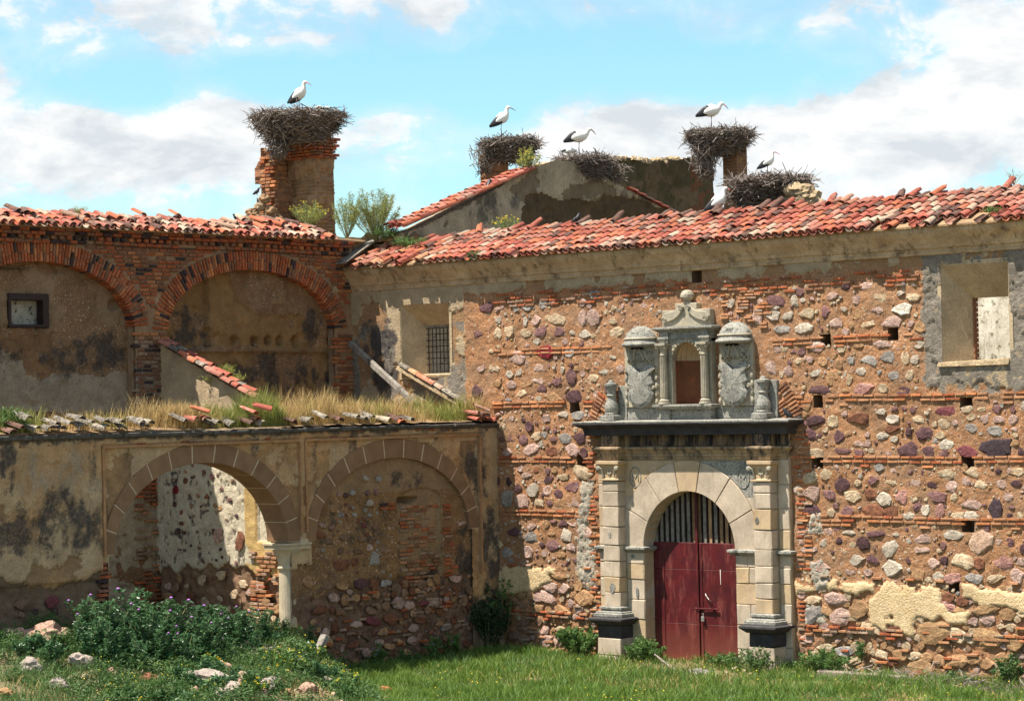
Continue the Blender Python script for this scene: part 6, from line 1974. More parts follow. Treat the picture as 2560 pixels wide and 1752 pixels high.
GL = 'tall green thistle with purple heads in the dense clump before the open arch'
protos = []
spots = []
for (dx, xx) in [(225, 6.2), (262, 6.6), (300, 6.0), (330, 6.8), (350, 6.1), (385, 6.5), (410, 6.0), (440, 6.7), (470, 6.2), (500, 6.6), (525, 6.1), (545, 6.5), (235, 6.4), (250, 7.2), (310, 7.4), (370, 7.3), (420, 7.4), (470, 7.3), (280, 6.9), (400, 6.9), (345, 7.0), (450, 7.0), (290, 5.9), (515, 6.9), (205, 6.8), (320, 6.3), (575, 6.9), (600, 6.6), (555, 6.3), (190, 6.3), (360, 6.4), (490, 6.4)]:
    xx += .65
    y, _ = LD(dx, 1420, xx)
    spots.append((xx, y))
for i, (x, y) in enumerate(spots):
    ctr = 1-abs(i % 13-5)/13
    z = float(terr(x, y))-.02
    hgt = 1.28 if x < 7.5 else .92
    if i in (0, 1, 24, 29): hgt *= .75
    if i in (9, 10, 11, 23, 26, 27, 28): hgt *= .68
    if i in (1, 6, 8, 12): hgt *= .8
    if i < 4:
        protos.append(thistle((x, y, z), 1.05, GL, 'thistle clump on the mound'))
    else:
        c = copy_tree(protos[i % 4], (x, y, z), random.uniform(0, 6), hgt/1.05*random.uniform(.85, 1.1))
for (dx, dy, xp, hh, lb) in ((648, 1490, 6.2, .42, 'thistle with purple heads beside the stone column'), (705, 1475, 5.9, .5, 'slender thistle between the column and the broken plank'), (485, 1505, 6.9, .5, 'small thistle at the foot of the rubble mound')):
    y, _ = LD(dx, dy, xp)
    copy_tree(protos[1], (xp, y, float(terr(xp, y))), random.uniform(0, 6), hh, lb)['group'] = ''
for o in list(bpy.data.objects):
    if o.get('group') == '': del o['group']

# leafy weed clumps scattered over the mound
wp = [shrub('weed_clump', 'leafy weed clump on the rubble mound', 'weed', (8+i, -12, float(terr(8+i, -12))), .38, .26, 16, 420, (.10, .045), (L_weed, L_bush, L_thistle)[i], M_stem, ((0, 0, 0), (26, .03, M_yellow), (0, 0, 0))[i] if i == 1 else None, base=.05, group='weed clumps of the mound') for i in range(3)]
k = 0
while k < 62:
    x, y = random.uniform(5.4, 11.0), random.uniform(-16.5, -6.6)
    if y > edgef(x)-.5 or (5.6 < x < 7.9 and -12.6 < y < -7.4) or (x < 7.2 and y > -8.6): continue
    z = float(terr(x, y))-.02
    if k < 3:
        wp[k].location = (x, y, z)
    else:
        copy_tree(wp[k % 3], (x, y, z), random.uniform(0, 6), random.uniform(.6, 1.35))
    k += 1
# shrubs at the foot of the walls
def foot(dx, yp, xp=None):
    if xp is None:
        x, _ = MD(dx, 1500, yp); y = yp
    else:
        y, _ = LD(dx, 1500, xp); x = xp
    return (x, y, float(terr(x, y)))


shrub('wall_creeper', 'dark leafy creeper climbing the shaded corner beside the walled-up arch', 'creeper', foot(1112, -.5), 1.95, .6, 34, 2600, (.10, .06), L_dark, M_dstem, base=.05, droop=.3)
shrub('elder_sapling', 'leafy sapling with light leaves above the dark creeper', 'shrub', foot(1140, -.3), 1.95, .40, 7, 110, (.13, .07), L_bush, M_dstem, base=.6, droop=.3)
shrub('nettle_patch', 'bright green nettles beside the left pedestal of the portal', 'shrub', foot(1310, -.55), .85, .62, 44, 1900, (.10, .06), L_bush, M_stem, base=.1)
shrub('nettle_patch', 'low green weeds between left pedestal and red door', 'shrub', foot(1465, -.5), .62, .55, 34, 1200, (.09, .05), L_bush, M_stem, base=.1)
shrub('nettle_patch', 'low weeds in front of the red door leaf with the padlock', 'shrub', foot(1640, -.6), .36, .6, 26, 800, (.08, .04), L_bush, M_stem, base=.1)
shrub('nettle_patch', 'feathery weeds between red door and right pedestal', 'shrub', foot(1712, -.85), .55, .65, 36, 1300, (.09, .03), L_weed, M_stem, base=.1)
shrub('green_bush', 'rounded green bush right of the portal at the wall foot', 'shrub', foot(1868, -.5), .62, .70, 44, 2000, (.09, .035), L_bush, M_stem, base=.1)
shrub('green_bush', 'tall dark weed rooted in the wall right of the portal', 'shrub', (MD(1955, 1490, -.2)[0], -.22, float(MD(1955, 1500, -.2)[1])), .52, .18, 12, 300, (.09, .03), L_weed, M_stem, base=.1)
shrub('green_bush', 'dark green bush at the wall foot under the windowed end', 'shrub', foot(2285, -.5), .75, .34, 26, 1100, (.09, .04), L_weed, M_stem, base=.1)
shrub('green_bush', 'small grey-green weed between bushes at wall foot', 'shrub', foot(2170, -.45), .30, .2, 12, 260, (.08, .03), L_thistle, M_stem, base=.1)
shrub('wall_weed', 'tall weed with a pale flower under the walled-up arch', 'weed', foot(860, 0, 5.4), .62, .20, 9, 260, (.12, .05), L_bush, M_stem, (5, .035, M_purple), base=.1)
shrub('wall_weed', 'leafy weed under the small blocked window of the arch', 'weed', foot(985, 0, 5.4), .62, .22, 9, 260, (.12, .05), L_bush, M_stem, (4, .035, M_purple), base=.1)
shrub('wall_weed', 'leafy weed close beside the dark creeper', 'weed', foot(1030, 0, 5.35), .66, .26, 9, 300, (.12, .05), L_bush, M_stem, (4, .035, M_purple), base=.1)
shrub('wall_weed', 'low dark weed below the walled-up arch', 'weed', foot(925, 0, 5.35), .36, .3, 12, 300, (.10, .04), L_weed, M_stem, base=.1)
# brush pile and twigs at the right foot of the wall
def twig_pile(name, label, c, r, h, n, mats, L=(.15, .5), cat='brushwood'):
    P_ = np.column_stack([rng.normal(0, r, n)+c[0], rng.normal(0, r*.35, n)+c[1], np.zeros(n)])
    P_[:, 2] = terr(P_[:, 0], P_[:, 1])+np.abs(rng.normal(0, h, n))
    a = rng.uniform(0, 2*np.pi, n)
    d = np.column_stack([np.cos(a), np.sin(a), rng.normal(.1, .35, n)])
    V, T = twigs(P_, d, rng.uniform(*L, n), rng.uniform(.006, .012, n))
    o = tri_obj(name, V, T, mats)
    return props(o, label, cat, kind='stuff')


def twigs(P, d, L, R):
    n = len(P)
    d = d/np.linalg.norm(d, axis=1)[:, None]
    s = np.cross(d, rng.normal(size=(n, 3))); s /= np.linalg.norm(s, axis=1)[:, None]
    t = np.cross(d, s)
    bend = s*(L*rng.normal(0, .07, n))[:, None]
    V = []
    for e, (f, rr) in enumerate(((-.5, 1), (0, .9), (.5, .5))):
        ctr = P+d*(L*f)[:, None]+(bend if e == 1 else 0)
        for k in range(3):
            a = 2*math.pi*k/3
            V.append(ctr+(s*math.cos(a)+t*math.sin(a))*(R*rr)[:, None])
    V = np.stack(V, 1)
    b = np.arange(n)[:, None]*9
    T = []
    for e in range(2):
        for k in range(3):
            k2 = (k+1) % 3
            T.append(b+np.array([[e*3+k, e*3+k2, e*3+3+k2]])); T.append(b+np.array([[e*3+k, e*3+3+k2, e*3+3+k]]))
    return V.reshape(-1, 3), np.concatenate(T, 0)


f1 = foot(2080, -.8)
twig_pile('brush_pile', 'dry brown twigs heaped at the wall foot right of the portal', (f1[0], f1[1]), .9, .10, 420, M_twig2)
f2 = foot(2240, -.9)
twig_pile('brush_pile', 'sparse dry sticks by the wall foot under the window', (f2[0]+.6, f2[1]), 1.2, .07, 350, M_twig)
f3 = foot(600, 0, 7.6)
twig_pile('reed_litter', 'pale broken reeds among the stones of the mound', (8.1, f3[1]-.3), .6, .08, 260, M_twig2)

# ================================================================== rocks, planks, logs
from mathutils import noise as mnoise


def rock(name, label, loc, size, mtl, seed=0, cat='rock', rot=0, group=None, sub=3):
    bm = bmesh.new()
    bmesh.ops.create_icosphere(bm, subdivisions=sub, radius=1)
    for v in bm.verts:
        p = v.co*1.1+Vector((seed*3.1, seed*1.7, seed*.3))
        k = 1+.34*(mnoise.noise(p))+.22*mnoise.noise(p*2.6)+.11*mnoise.noise(p*6)
        c = mnoise.cell(p*1.4)*.12+mnoise.cell(p*3.1)*.07
        v.co = v.co*(k+c)
    me = bpy.data.meshes.new(name); bm.to_mesh(me); bm.free()
    o = link(name, me, None, mtl)
    o.location = loc; o.scale = size; o.rotation_euler = (random.uniform(-.2, .2), random.uniform(-.2, .2), rot)
    return props(o, label, cat, group)


def on_mound(dx, dy):
    d = cf*F+cr*(dx*D-CX)+cu*(CY-dy*D)
    best = None
    for t in np.arange(46, 66, .03):
        p = CAM+d*(t/F)
        if p[2] < terr(p[0], p[1]):
            best = p; break
    return best if best is not None else CAM+d*(58/F)


M_rockp = mat('rubble_pink', (.40, .245, .175), (.28, .16, .11), 4, 1.0, 14, grit=.4, speck=(.52, .42, .34), spos=(.56, .66))
M_rockw = mat('rubble_pale', (.38, .31, .26), (.25, .20, .165), 5, 1.0, 14, grit=.4, speck=(.25, .2, .18), spos=(.62, .70))
RK = [(108, 1455, .36, .22, M_rockp, 'large pinkish rubble block at the top left of the mound'), (30, 1452, .24, .16, M_rockp, 'pale rounded stone in weeds beside the pinkish block'), (185, 1508, .20, .14, M_rockw, 'white quartz stone sitting in the weeds'),
      (65, 1520, .18, .15, M_rockw, 'pale upright stone low on the mound'), (478, 1548, .36, .17, M_rockw, 'long pale stone slab at the foot of the mound'), (500, 1520, .20, .12, M_rockp, 'flat pinkish stone just above the long pale slab'),
      (510, 1575, .34, .14, M_rockw, 'broad grey-white stone below the long pale slab'), (165, 1505, .07, .06, BRICK['b'], 'orange brick lump beside the white quartz stone'), (410, 1535, .16, .09, M_rockp, 'flat pinkish stone left of the long pale slab'),
      (650, 1575, .13, .10, STONE['o'], 'small orange-brown stone at the mound edge'), (335, 1540, .18, .09, STONE['r'], 'reddish brown stone half sunk in weeds'), (872, 1568, .12, .09, BRICK['b'], 'orange brick fragment at the edge of the lawn'),
      (680, 1470, .09, .06, BRICK['b'], 'orange brick piece beside the broken plank'), (585, 1580, .18, .12, M_rockp, 'pinkish rubble stone near the reed litter'), (15, 1570, .15, .07, STONE['o'], 'flat ochre stone at the far end of the mound'),
      (548, 1545, .14, .15, STONE['c'], 'cream stone among broken reeds'), (780, 1530, .14, .10, STONE['d'], 'dark stone in the shadow at the mound edge'), (620, 1545, .12, .09, M_rockw, 'small pale stone above the reed litter')]
RK += [(540, 1562, .22, .14, M_rockp, 'pinkish stone resting against the broad grey-white stone'), (455, 1570, .18, .10, M_rockp, 'low pinkish stone under the long pale slab'), (600, 1560, .15, .12, M_rockw, 'grey stone behind the reed litter'),
       (700, 1560, .14, .10, M_rockp, 'rounded pinkish stone towards the lawn edge'), (250, 1530, .12, .09, M_rockp, 'small pinkish stone below the thistles'), (130, 1555, .16, .10, M_rockw, 'grey stone in weeds below the white quartz stone'), (740, 1545, .12, .08, M_rockw, 'small grey stone near the dark stone at mound edge')]
for i, (dx, dy, sx, sz, m, lb) in enumerate(RK):
    p = on_mound(dx, dy+8)
    rock('rubble_stone', lb, (p[0], p[1], p[2]+sz*.75), (sx*1.25, sx*.85, sz*1.3), m, i+1, 'stone', rot=TH+random.uniform(-.4, .4))
p = on_mound(1590, 1528); rock('rubble_stone', 'flat grey stone in the grass before the red door', (p[0], p[1], p[2]+.03), (.26, .2, .09), STONE['g'], 31, 'stone', rot=.7)
p = on_mound(2085, 1545); rock('rubble_stone', 'dark brown stone lump at the end of the log', (p[0], p[1], p[2]+.08), (.26, .2, .18), STONE['r'], 32, 'stone', rot=.3)
p = on_mound(2260, 1522); rock('rubble_stone', 'dark stump-like stone beside the dry brush', (p[0], p[1], p[2]+.1), (.2, .15, .18), STONE['d'], 33, 'stone', rot=.3)
# small rubble as stuff
V, Fc, off = [], [], 0
for k in range(420):
    if k < 300:
        x, y = random.uniform(5.2, 11.5), random.uniform(-16, -6.5)
        if y > edgef(x): continue
    else:
        x, y = random.uniform(12, 23), random.uniform(-1.6, -.15)
    v, f = SV[k % len(SV)]
    s = random.uniform(.03, .09)
    A = np.array(Matrix.Rotation(random.uniform(0, 6), 3, 'Z') @ Matrix.Rotation(-math.pi/2+random.uniform(-.5, .5), 3, 'X'))
    P_ = (np.asarray(v)*np.array([s, s*.8, s]))@A.T+np.array([x, y, float(terr(x, y))+.01])
    V.append(P_)
    for q_ in f: Fc.append([off+i for i in q_])
    off += len(v)
me = bpy.data.meshes.new('rubble'); me.from_pydata(np.vstack(V).tolist(), [], Fc); me.update()
props(link('rubble', me, None, STONE['c']), 'small broken rubble strewn on the mound and along the wall foot', 'rubble', kind='stuff')
# plank, log, sticks
a = on_mound(712, 1492); yb_, zb_ = LD(738, 1440, a[0]+.05)
timber('broken_plank', 'thick grey broken plank sticking up from the mound beside the column', (a[0], a[1], a[2]-.1), (a[0]+.05, yb_, zb_), .22, .14, cat='plank')
a = on_mound(1860, 1534); b = on_mound(2052, 1552)
timber('fallen_log', 'grey fallen log lying in the grass before the right pedestal', (a[0], a[1], a[2]+.05), (b[0], b[1], b[2]+.09), .22, .2, mat('log_wood', (.30, .24, .19), (.17, .13, .11), 8, .8, 30), cat='log')
a = on_mound(1485, 1508); b = on_mound(1535, 1522)
timber('white_stick', 'thin pale stick leaning in weeds before the red door', (a[0], a[1], a[2]+.25), (b[0], b[1], b[2]+.02), .03, .03, M_twig2, cat='stick')
a = on_mound(2080, 1530); b = on_mound(2190, 1533)
timber('white_stick', 'long pale stick lying on the dry brush', (a[0], a[1], a[2]+.12), (b[0], b[1], b[2]+.1), .035, .035, M_rockw, cat='stick')


# ================================================================== ruins behind: gable, far wall, chimneys
def PL(x, y, xp): p = hitp(x*D, y*D, 0, xp); return p
def PM(x, y, yp): p = hitp(x*D, y*D, 1, yp); return p
def depth(p): return float((np.asarray(p)-CAM)@cf)


XG = 1.3
gable = thing('gable_wall', 'dim grey plastered gable rising behind the roof, tiles down its slopes and a nest on its peak', 'wall', (XG, 6, 0))
gp = [LD(*p, XG) for p in [(925, 523), (959, 512), (1061, 460), (1130, 424), (1175, 396), (1205, 379), (1263, 361), (1300, 366), (1340, 380), (1416, 424), (1475, 455), (1531, 483), (1600, 560), (925, 640)]]
gy0, gy1 = min(p[0] for p in gp), max(p[0] for p in gp)
lossp = [LD(*p, XG) for p in [(1195, 440), (1240, 435), (1265, 455), (1340, 452), (1400, 440), (1480, 460), (1600, 510), (1600, 560), (1190, 520), (1185, 470)]]


def gable_f(U, Z):
    n1 = fbm(U*1.1, Z*1.4, 5, 401); n2 = fbm(U*4.5, Z*4.5, 4, 403); n3 = fbm(U*16, Z*16, 3, 405)
    u, z = warp(U, Z, .16, 2.2, 407)
    loss = inpoly(u, z, lossp).astype(float)
    h = (n1-.5)*.05+(n2-.5)*.03+(n3-.5)*.02-.05*blur(loss, 1)
    keep = inpoly(U, Z, gp)
    dark = np.maximum.reduce([blob(U, Z, *LD(1120, 450, XG), 1.3, .5, 411, 2)*.9, blob(U, Z, *LD(1100, 490, XG), .8, .5, 413)*.8, blob(U, Z, *LD(1450, 450, XG), 2.2, .5, 415)*.7, np.clip(fbm(U*3, Z*.7, 4, 417)*2-1.0, 0, 1)*.8])
    fl = flake(U, Z, .9, .55, 431)
    return h-fl*.04, keep, dict(loss=loss, dark=dark, flake=fl)


M_gable = wall_mat('grey_gable_plaster', ((.44, .35, .25), (.32, .245, .165), 2.5), [('flake', (.24, .18, .12), (.17, .125, .08), 5), ('dark', (.08, .07, .055), (.15, .125, .095), 5, .5), ('loss', (.135, .085, .045), (.08, .053, .032), 4)], 1.0, 14, .04, grain=((.26, .22, .17), (.60, .68), 20))
gs = sheet('gable_face', 'l', XG, gy0, gy1, 9.2, 13.3, .05, gable_f, M_gable, gable)
mb = MB(); mb.prism([(p[0], p[1]-.05) for p in gp], XG-.16, XG-.65, axis='x'); mb.build('gable_core', M_rubblecream, gable)
gt = Pieces('roof_tile', TV, TILE)
a, b = LD(912, 518, XG), LD(1222, 380, XG)
ga = math.atan2(b[1]-a[1], b[0]-a[0])
nrow = int(math.hypot(b[0]-a[0], b[1]-a[1])/.37)
tile_roof(gt, gs, slope_mtx((XG-.66, a[0], a[1]+.02), (1, 0, 0), (0, 1, 0), ga), 0, .76, nrow, pitch=.25, exp=.37, jitter=.9, keys='oorrrpp')
a, b = LD(1416, 424, XG), LD(1534, 486, XG)
ga2 = math.atan2(a[1]-b[1], b[0]-a[0])
tile_roof(gt, gs, slope_mtx((XG+.06, b[0], b[1]), (-1, 0, 0), (0, -1, 0), ga2), 0, .26, int(math.hypot(b[0]-a[0], b[1]-a[1])/.37), pitch=.25, exp=.37, jitter=.6, keys='rrd', channels=False)
gt.finish(gable, 300, 'further_roof_tiles')

XF = -1.5
farw = thing('ruined_far_wall', 'wall stub coloured as shaded, crumbling top pale as lit, between gable and brick pillar', 'wall', (XF, 10, 0))
fp = [LD(*p, XF) for p in [(1370, 372), (1395, 360), (1430, 357), (1470, 364), (1510, 362), (1550, 358), (1575, 352), (1622, 380), (1619, 420), (1624, 470), (1630, 540), (1370, 540)]]


def far_f(U, Z):
    n1 = fbm(U*1.1, Z*1.1, 5, 421); n2 = fbm(U*4.5, Z*4.5, 4, 423); n3 = fbm(U*16, Z*16, 3, 425)
    u, z = warp(U, Z, .05, 5, 427)
    keep = inpoly(u, z, fp)
    h = (n1-.5)*.08+(n2-.5)*.06+(n3-.5)*.03
    return h, keep, dict(dim_patch=sstep(.42, .58, fbm(U*1.5, Z*1.2, 5, 429)), brick=(U > LD(1565, 400, XF)[0]).astype(float)*sstep(.40, .5, n2))


M_far = wall_mat('dim_rubble', ((.20, .145, .09), (.14, .10, .065), 3), [('dim_patch', (.085, .075, .04), (.13, .105, .06), 4), ('brick', (.22, .10, .055), (.15, .075, .045), 6)], 1.0, 12, .06)  # shade of the dim face put into the rubble colour
fs_ = sheet('far_wall_face', 'l', XF, min(p[0] for p in fp), max(p[0] for p in fp), 9.0, 14.6, .05, far_f, M_far, farw)
mb = MB(); mb.prism([(p[0]+.02, p[1]-.06) for p in fp], XF-.2, XF-.7, axis='x'); mb.build('far_wall_core', M_rubblecream, farw)
M_rt = M_rubblecream  # pale coping puts the sunlit top edge into the colour
pts = [LD(x, y, XF) for x, y in [(1392, 360), (1430, 358), (1470, 365), (1510, 363), (1548, 359)]]
for k in range(26):
    i = random.randrange(4); t = random.random()
    y = pts[i][0]*(1-t)+pts[i+1][0]*t; z = pts[i][1]*(1-t)+pts[i+1][1]*t
    o = bpy.data.objects.new('coping_stone', bpy.data.meshes.new('coping_stone'))
    v, f = random.choice(SV); o.data.from_pydata([(a_*.16, b_*.12, c_*.14) for a_, b_, c_ in v], [], f); o.data.materials.append(M_rt)
    COL.objects.link(o); o.parent = farw; o.matrix_parent_inverse = Matrix.Translation(farw.location).inverted()
    o.location = (XF-random.uniform(.05, .5), y, z-.04); o.rotation_euler = (random.uniform(-1.8, -1.2), random.uniform(-.3, .3), random.uniform(0, 6))


def ruin_block(mb, x0, x1, y0, y1, z0, z1, amp=.05, row=.11, res=.07, m=0, seed=0, top_noise=.12, taper=0.0):
    """weathered masonry block with coursed relief"""
    def side(p0, p1, nrm, sd):
        L = math.hypot(p1[0]-p0[0], p1[1]-p0[1])
        nu, nz = max(2, int(L/res)), max(2, int((z1-z0)/res))
        vs = []
        for j in range(nz+1):
            for i in range(nu+1):
                s, z = i/nu, z0+(z1-z0)*j/nz
                px, py = p0[0]+(p1[0]-p0[0])*s, p0[1]+(p1[1]-p0[1])*s
                edge = 0 if i in (0, nu) else 1
                f = (vnoise(np.array(px*4+py*3+seed), np.array(z*4), sd)-.5)*amp*2
                g = -.045 if (z/row) % 1 < .25 else (.018*(vnoise(np.array(math.floor(z/row)*7.3+seed), np.array(math.floor(s*L/.24+.5*(int(z/row) % 2))), sd+3)-.4))
                c = (x0+x1)/2, (y0+y1)/2
                tp = 1-taper*(z-z0)/(z1-z0)
                d = (f+g)*edge
                zz = z+((vnoise(np.array(px*3+seed), np.array(py*3), sd+9)-.5)*top_noise*2 if j == nz else 0)
                vs.append((c[0]+(px-c[0])*tp+nrm[0]*d, c[1]+(py-c[1])*tp+nrm[1]*d, zz))
        w = nu+1
        mb.add(vs, [(j*w+i, j*w+i+1, (j+1)*w+i+1, (j+1)*w+i) for j in range(nz) for i in range(nu)], m)
    side((x0, y0), (x1, y0), (0, -1), seed+1); side((x1, y0), (x1, y1), (1, 0), seed+2); side((x1, y1), (x0, y1), (0, 1), seed+3); side((x0, y1), (x0, y0), (-1, 0), seed+4)
    c = (x0+x1)/2, (y0+y1)/2
    tp = 1-taper
    mb.add([(c[0]+(x-c[0])*tp, c[1]+(y-c[1])*tp, z1-.03) for x, y in ((x0, y0), (x1, y0), (x1, y1), (x0, y1))], [(0, 1, 2, 3)], m)


# big chimney on the wing
DC = 71.0
pc = AD(717, 420, DC)
zt_, zb_ = AD(717, 322, DC)[2], 9.6
ch = thing('brick_chimney', 'broad adobe and brick chimney stump carrying the largest nest', 'chimney', (pc[0]-.5, pc[1], zb_))
xc, yc = pc[0], pc[1]
mb = MB(); ruin_block(mb, xc-1.18, xc+.02, yc, yc+.72, zb_, zt_, .10, .105, .05, seed=3, taper=.06); mb.build('chimney_stack', M_adobe, ch)
bz0, bz1 = AD(600, 480, DC)[2], AD(600, 335, DC)[2]
mb = MB(); ruin_block(mb, xc-1.68, xc-1.12, yc-.55, yc+.4, zb_, bz1, .07, .10, .06, seed=8, top_noise=.2); mb.build('chimney_shoulder', mat('crumbled_brick', (.30, .16, .085), (.22, .12, .07), 4, 1.0, 14, speck=(.42, .20, .09), spos=(.52, .62), sscale=7), ch)
cz0, cz1 = AD(590, 412, DC)[2], AD(590, 370, DC)[2]
mb = MB(); ruin_block(mb, xc-1.86, xc-1.42, yc-.62, yc+.2, cz0, cz1, .05, .10, .06, seed=11, top_noise=.2); mb.build('corbel', BRICK['c'], ch)
cb = Pieces('brick', BV, BRICK)
for r in range(7):
    z = zt_-.42+r*.088
    out = .01+.012*r
    u = xc-1.16
    while u < xc:
        l = random.uniform(.2, .28); cb.add(mtx_wall(u+l/2, z, yc+.03, out, 0, l-.02, .16, .068, 'm'), random.choice('aabc'), 1); u += l
    u = yc+.02
    while u < yc+.68:
        l = random.uniform(.2, .28); cb.add(mtx_wall(u+l/2, z, xc, out-.02, 0, l-.02, .16, .068, 'l'), random.choice('aacc'), 1); u += l
for r in range(22):
    z = bz0-.55+r*.1
    if z > bz1-.08: break
    u = xc-1.66
    while u < xc-1.2:
        l = random.uniform(.18, .26)
        if random.random() > .25: cb.add(mtx_wall(u+l/2, z, yc-.55, .02, 0, l-.02, .12, .07, 'm'), random.choice('abbcd'), 1)
        u += l
cb.finish(ch, 300, 'bricks')
for i, (xa, xb, ya, dx, dy) in enumerate([(-2.02, -1.52, -.50, 590, 452), (-2.40, -1.95, -.45, 578, 474), (-2.80, -2.32, -.40, 562, 492), (-1.5, -1.0, -.75, 622, 492)]):
    mb = MB(); ruin_block(mb, xc+xa, xc+xb, yc+ya, yc+.4, zb_, AD(dx, dy, DC)[2], .09, .13, .05, seed=70+i*5, top_noise=.22, taper=.12); mb.build('broken_shoulder', M_adobe, ch)
for i, (dx, dy, s_, m) in enumerate([(600, 452, .16, M_adobe), (588, 470, .15, M_rubblecream), (572, 485, .17, M_adobe), (560, 500, .16, M_rubblecream), (612, 478, .17, M_adobe), (600, 498, .20, M_rubblecream), (628, 500, .17, M_adobe), (583, 497, .17, M_adobe), (552, 506, .14, M_adobe)]):
    p = AD(dx, dy, DC-.75)
    r_ = rock('rubble_lump', None, p, (s_*1.1, s_, s_*.8), m, 40+i, None); r_.parent = ch; r_.matrix_parent_inverse = Matrix.Translation(ch.location).inverted()

# small brick stub under the second nest
p2 = AD(1126, 400, 75.5)
st2 = thing('brick_chimney', 'short brick chimney stub behind the tiled gable slope', 'chimney', (p2[0], p2[1], p2[2]-2))
mb = MB(); ruin_block(mb, p2[0]-.42, p2[0]+.18, p2[1]-.25, p2[1]+.35, p2[2]-2.5, AD(1126, 345, 75.5)[2], .04, .1, .06, seed=21); mb.build('chimney_stack', mat('weathered_brick', (.33, .155, .085), (.22, .11, .065), 6, 1.0, 14), st2)
# brick pillar
p4 = AD(1668, 400, 78.0)
pil = thing('brick_pillar', 'narrow weathered brick pillar under the rightmost high nest', 'pillar', (p4[0], p4[1], p4[2]-3))
mb = MB(); ruin_block(mb, p4[0]-.27, p4[0]+.27, p4[1]-.26, p4[1]+.26, p4[2]-3.5, AD(1668, 308, 78)[2], .03, .10, .05, seed=31); mb.build('pillar_shaft', mat('pillar_brick', (.27, .15, .085), (.19, .105, .065), 6, 1.0, 14, speck=(.36, .22, .08), spos=(.58, .66), sscale=6), pil)
# rubble hump under the last nest
hp_ = PM(1820, 460, 2.6)
heap = thing('rubble_heap', 'cream rubble hump beside the low nest behind the roof ridge', 'rubble', tuple(hp_))
for i, (dx, dy, s_) in enumerate([(1805, 432, .26), (1822, 440, .28), (1838, 452, .25), (1850, 462, .22), (1800, 450, .3), (1820, 458, .32), (1790, 440, .24), (1840, 466, .28), (1812, 470, .3), (1860, 470, .16)]):
    p = PM(dx, dy, 2.6+.05*i)
    r_ = rock('rubble_lump', None, p, (s_*1.15, s_, s_*.75), M_rubblecream, 60+i, None); r_.parent = heap; r_.matrix_parent_inverse = Matrix.Translation(heap.location).inverted()

# earthy mass where the two roofs meet
jn = thing('roof_corner_masonry', 'crumbled earthy masonry where wing roof and church roof meet', 'masonry', (0, .8, 9))
mb = MB(); ruin_block(mb, -1.6, -.06, -.9, 3.2, 9.0, 10.68, .06, .2, .09, seed=51, top_noise=.16); mb.build('masonry_block', M_rubblecream, jn)
mb = MB(); ruin_block(mb, -.06, 1.25, .75, 2.6, 9.8, 10.58, .08, .2, .09, seed=57, top_noise=.2); mb.build('masonry_block', M_adobe, jn)

# ================================================================== nests
def nest(label, p, w, h, n, hang=None, L=(.25, .7)):
    p = np.asarray(p, float)
    t = thing('stork_nest', label, 'nest', tuple(p-np.array([0, 0, h])))
    mb = MB()
    mb.lathe(p[0], p[1], [(.05*w, p[2]-h*.98), (.45*w, p[2]-h*.85), (.72*w, p[2]-h*.5), (.84*w, p[2]-h*.2), (.80*w, p[2]-h*.03), (.5*w, p[2]-h*.08), (.02, p[2]-h*.12)], 20)
    mb.build('nest_core', M_twig, t, jit=.04)
    a = rng.uniform(0, 2*np.pi, n)
    zz = rng.uniform(0, 1, n)**1.2
    rr = w*(1.0-.50*zz**1.4)*rng.uniform(.78, 1.04, n)
    topk = rng.uniform(0, 1, n) < .22
    rr = np.where(topk, w*np.sqrt(rng.uniform(0, 1, n)), rr); zz = np.where(topk, rng.uniform(-.08, .06, n), zz)
    P_ = np.column_stack([p[0]+rr*np.cos(a), p[1]+rr*np.sin(a), p[2]-zz*h])
    ta = a+np.pi/2+rng.normal(0, .6, n)
    d = np.column_stack([np.cos(ta), np.sin(ta), rng.normal(0, .45, n)])
    Ls = rng.uniform(*L, n)
    wild = rng.uniform(0, 1, n) < .12
    d = np.where(wild[:, None], np.column_stack([np.cos(a), np.sin(a), rng.normal(.1, .6, n)])+rng.normal(0, .35, (n, 3)), d)
    Ls = np.where(wild, Ls*1.35, Ls)
    if hang:
        m, hx, hy, hz0, hz1 = hang
        Q = np.column_stack([rng.normal(0, .12, m), rng.normal(0, .12, m), rng.uniform(0, 1, m)])
        fall = Q[:, 2]
        c0 = np.array([hx, hy])
        Q[:, 0] = hx+Q[:, 0]*(2.2-1.4*fall); Q[:, 1] = hy+Q[:, 1]*(2.2-1.4*fall); Q[:, 2] = hz0+(hz1-hz0)*fall
        P_ = np.vstack([P_, Q]); d = np.vstack([d, np.column_stack([rng.normal(0, .6, (m, 2)), rng.normal(-.6, .5, m)])]); Ls = np.concatenate([Ls, rng.uniform(.2, .55, m)])
    V, T = twigs(P_, d, Ls, rng.uniform(.008, .015, len(P_)))
    half = rng.uniform(0, 1, len(P_)) < .6
    k6 = np.tile(half, 12)
    props(tri_obj('twigs', V, T[k6], M_twig, t), kind='stuff'); props(tri_obj('twigs', V, T[~k6], M_twig2, t), kind='stuff')
    return t


sc_ = lambda px, p: px*depth(p)/5717.0
def nest_px(label, p, wpx, hpx, n, hang=None):
    return nest(label, p, sc_(wpx, p), sc_(hpx, p), n, hang)


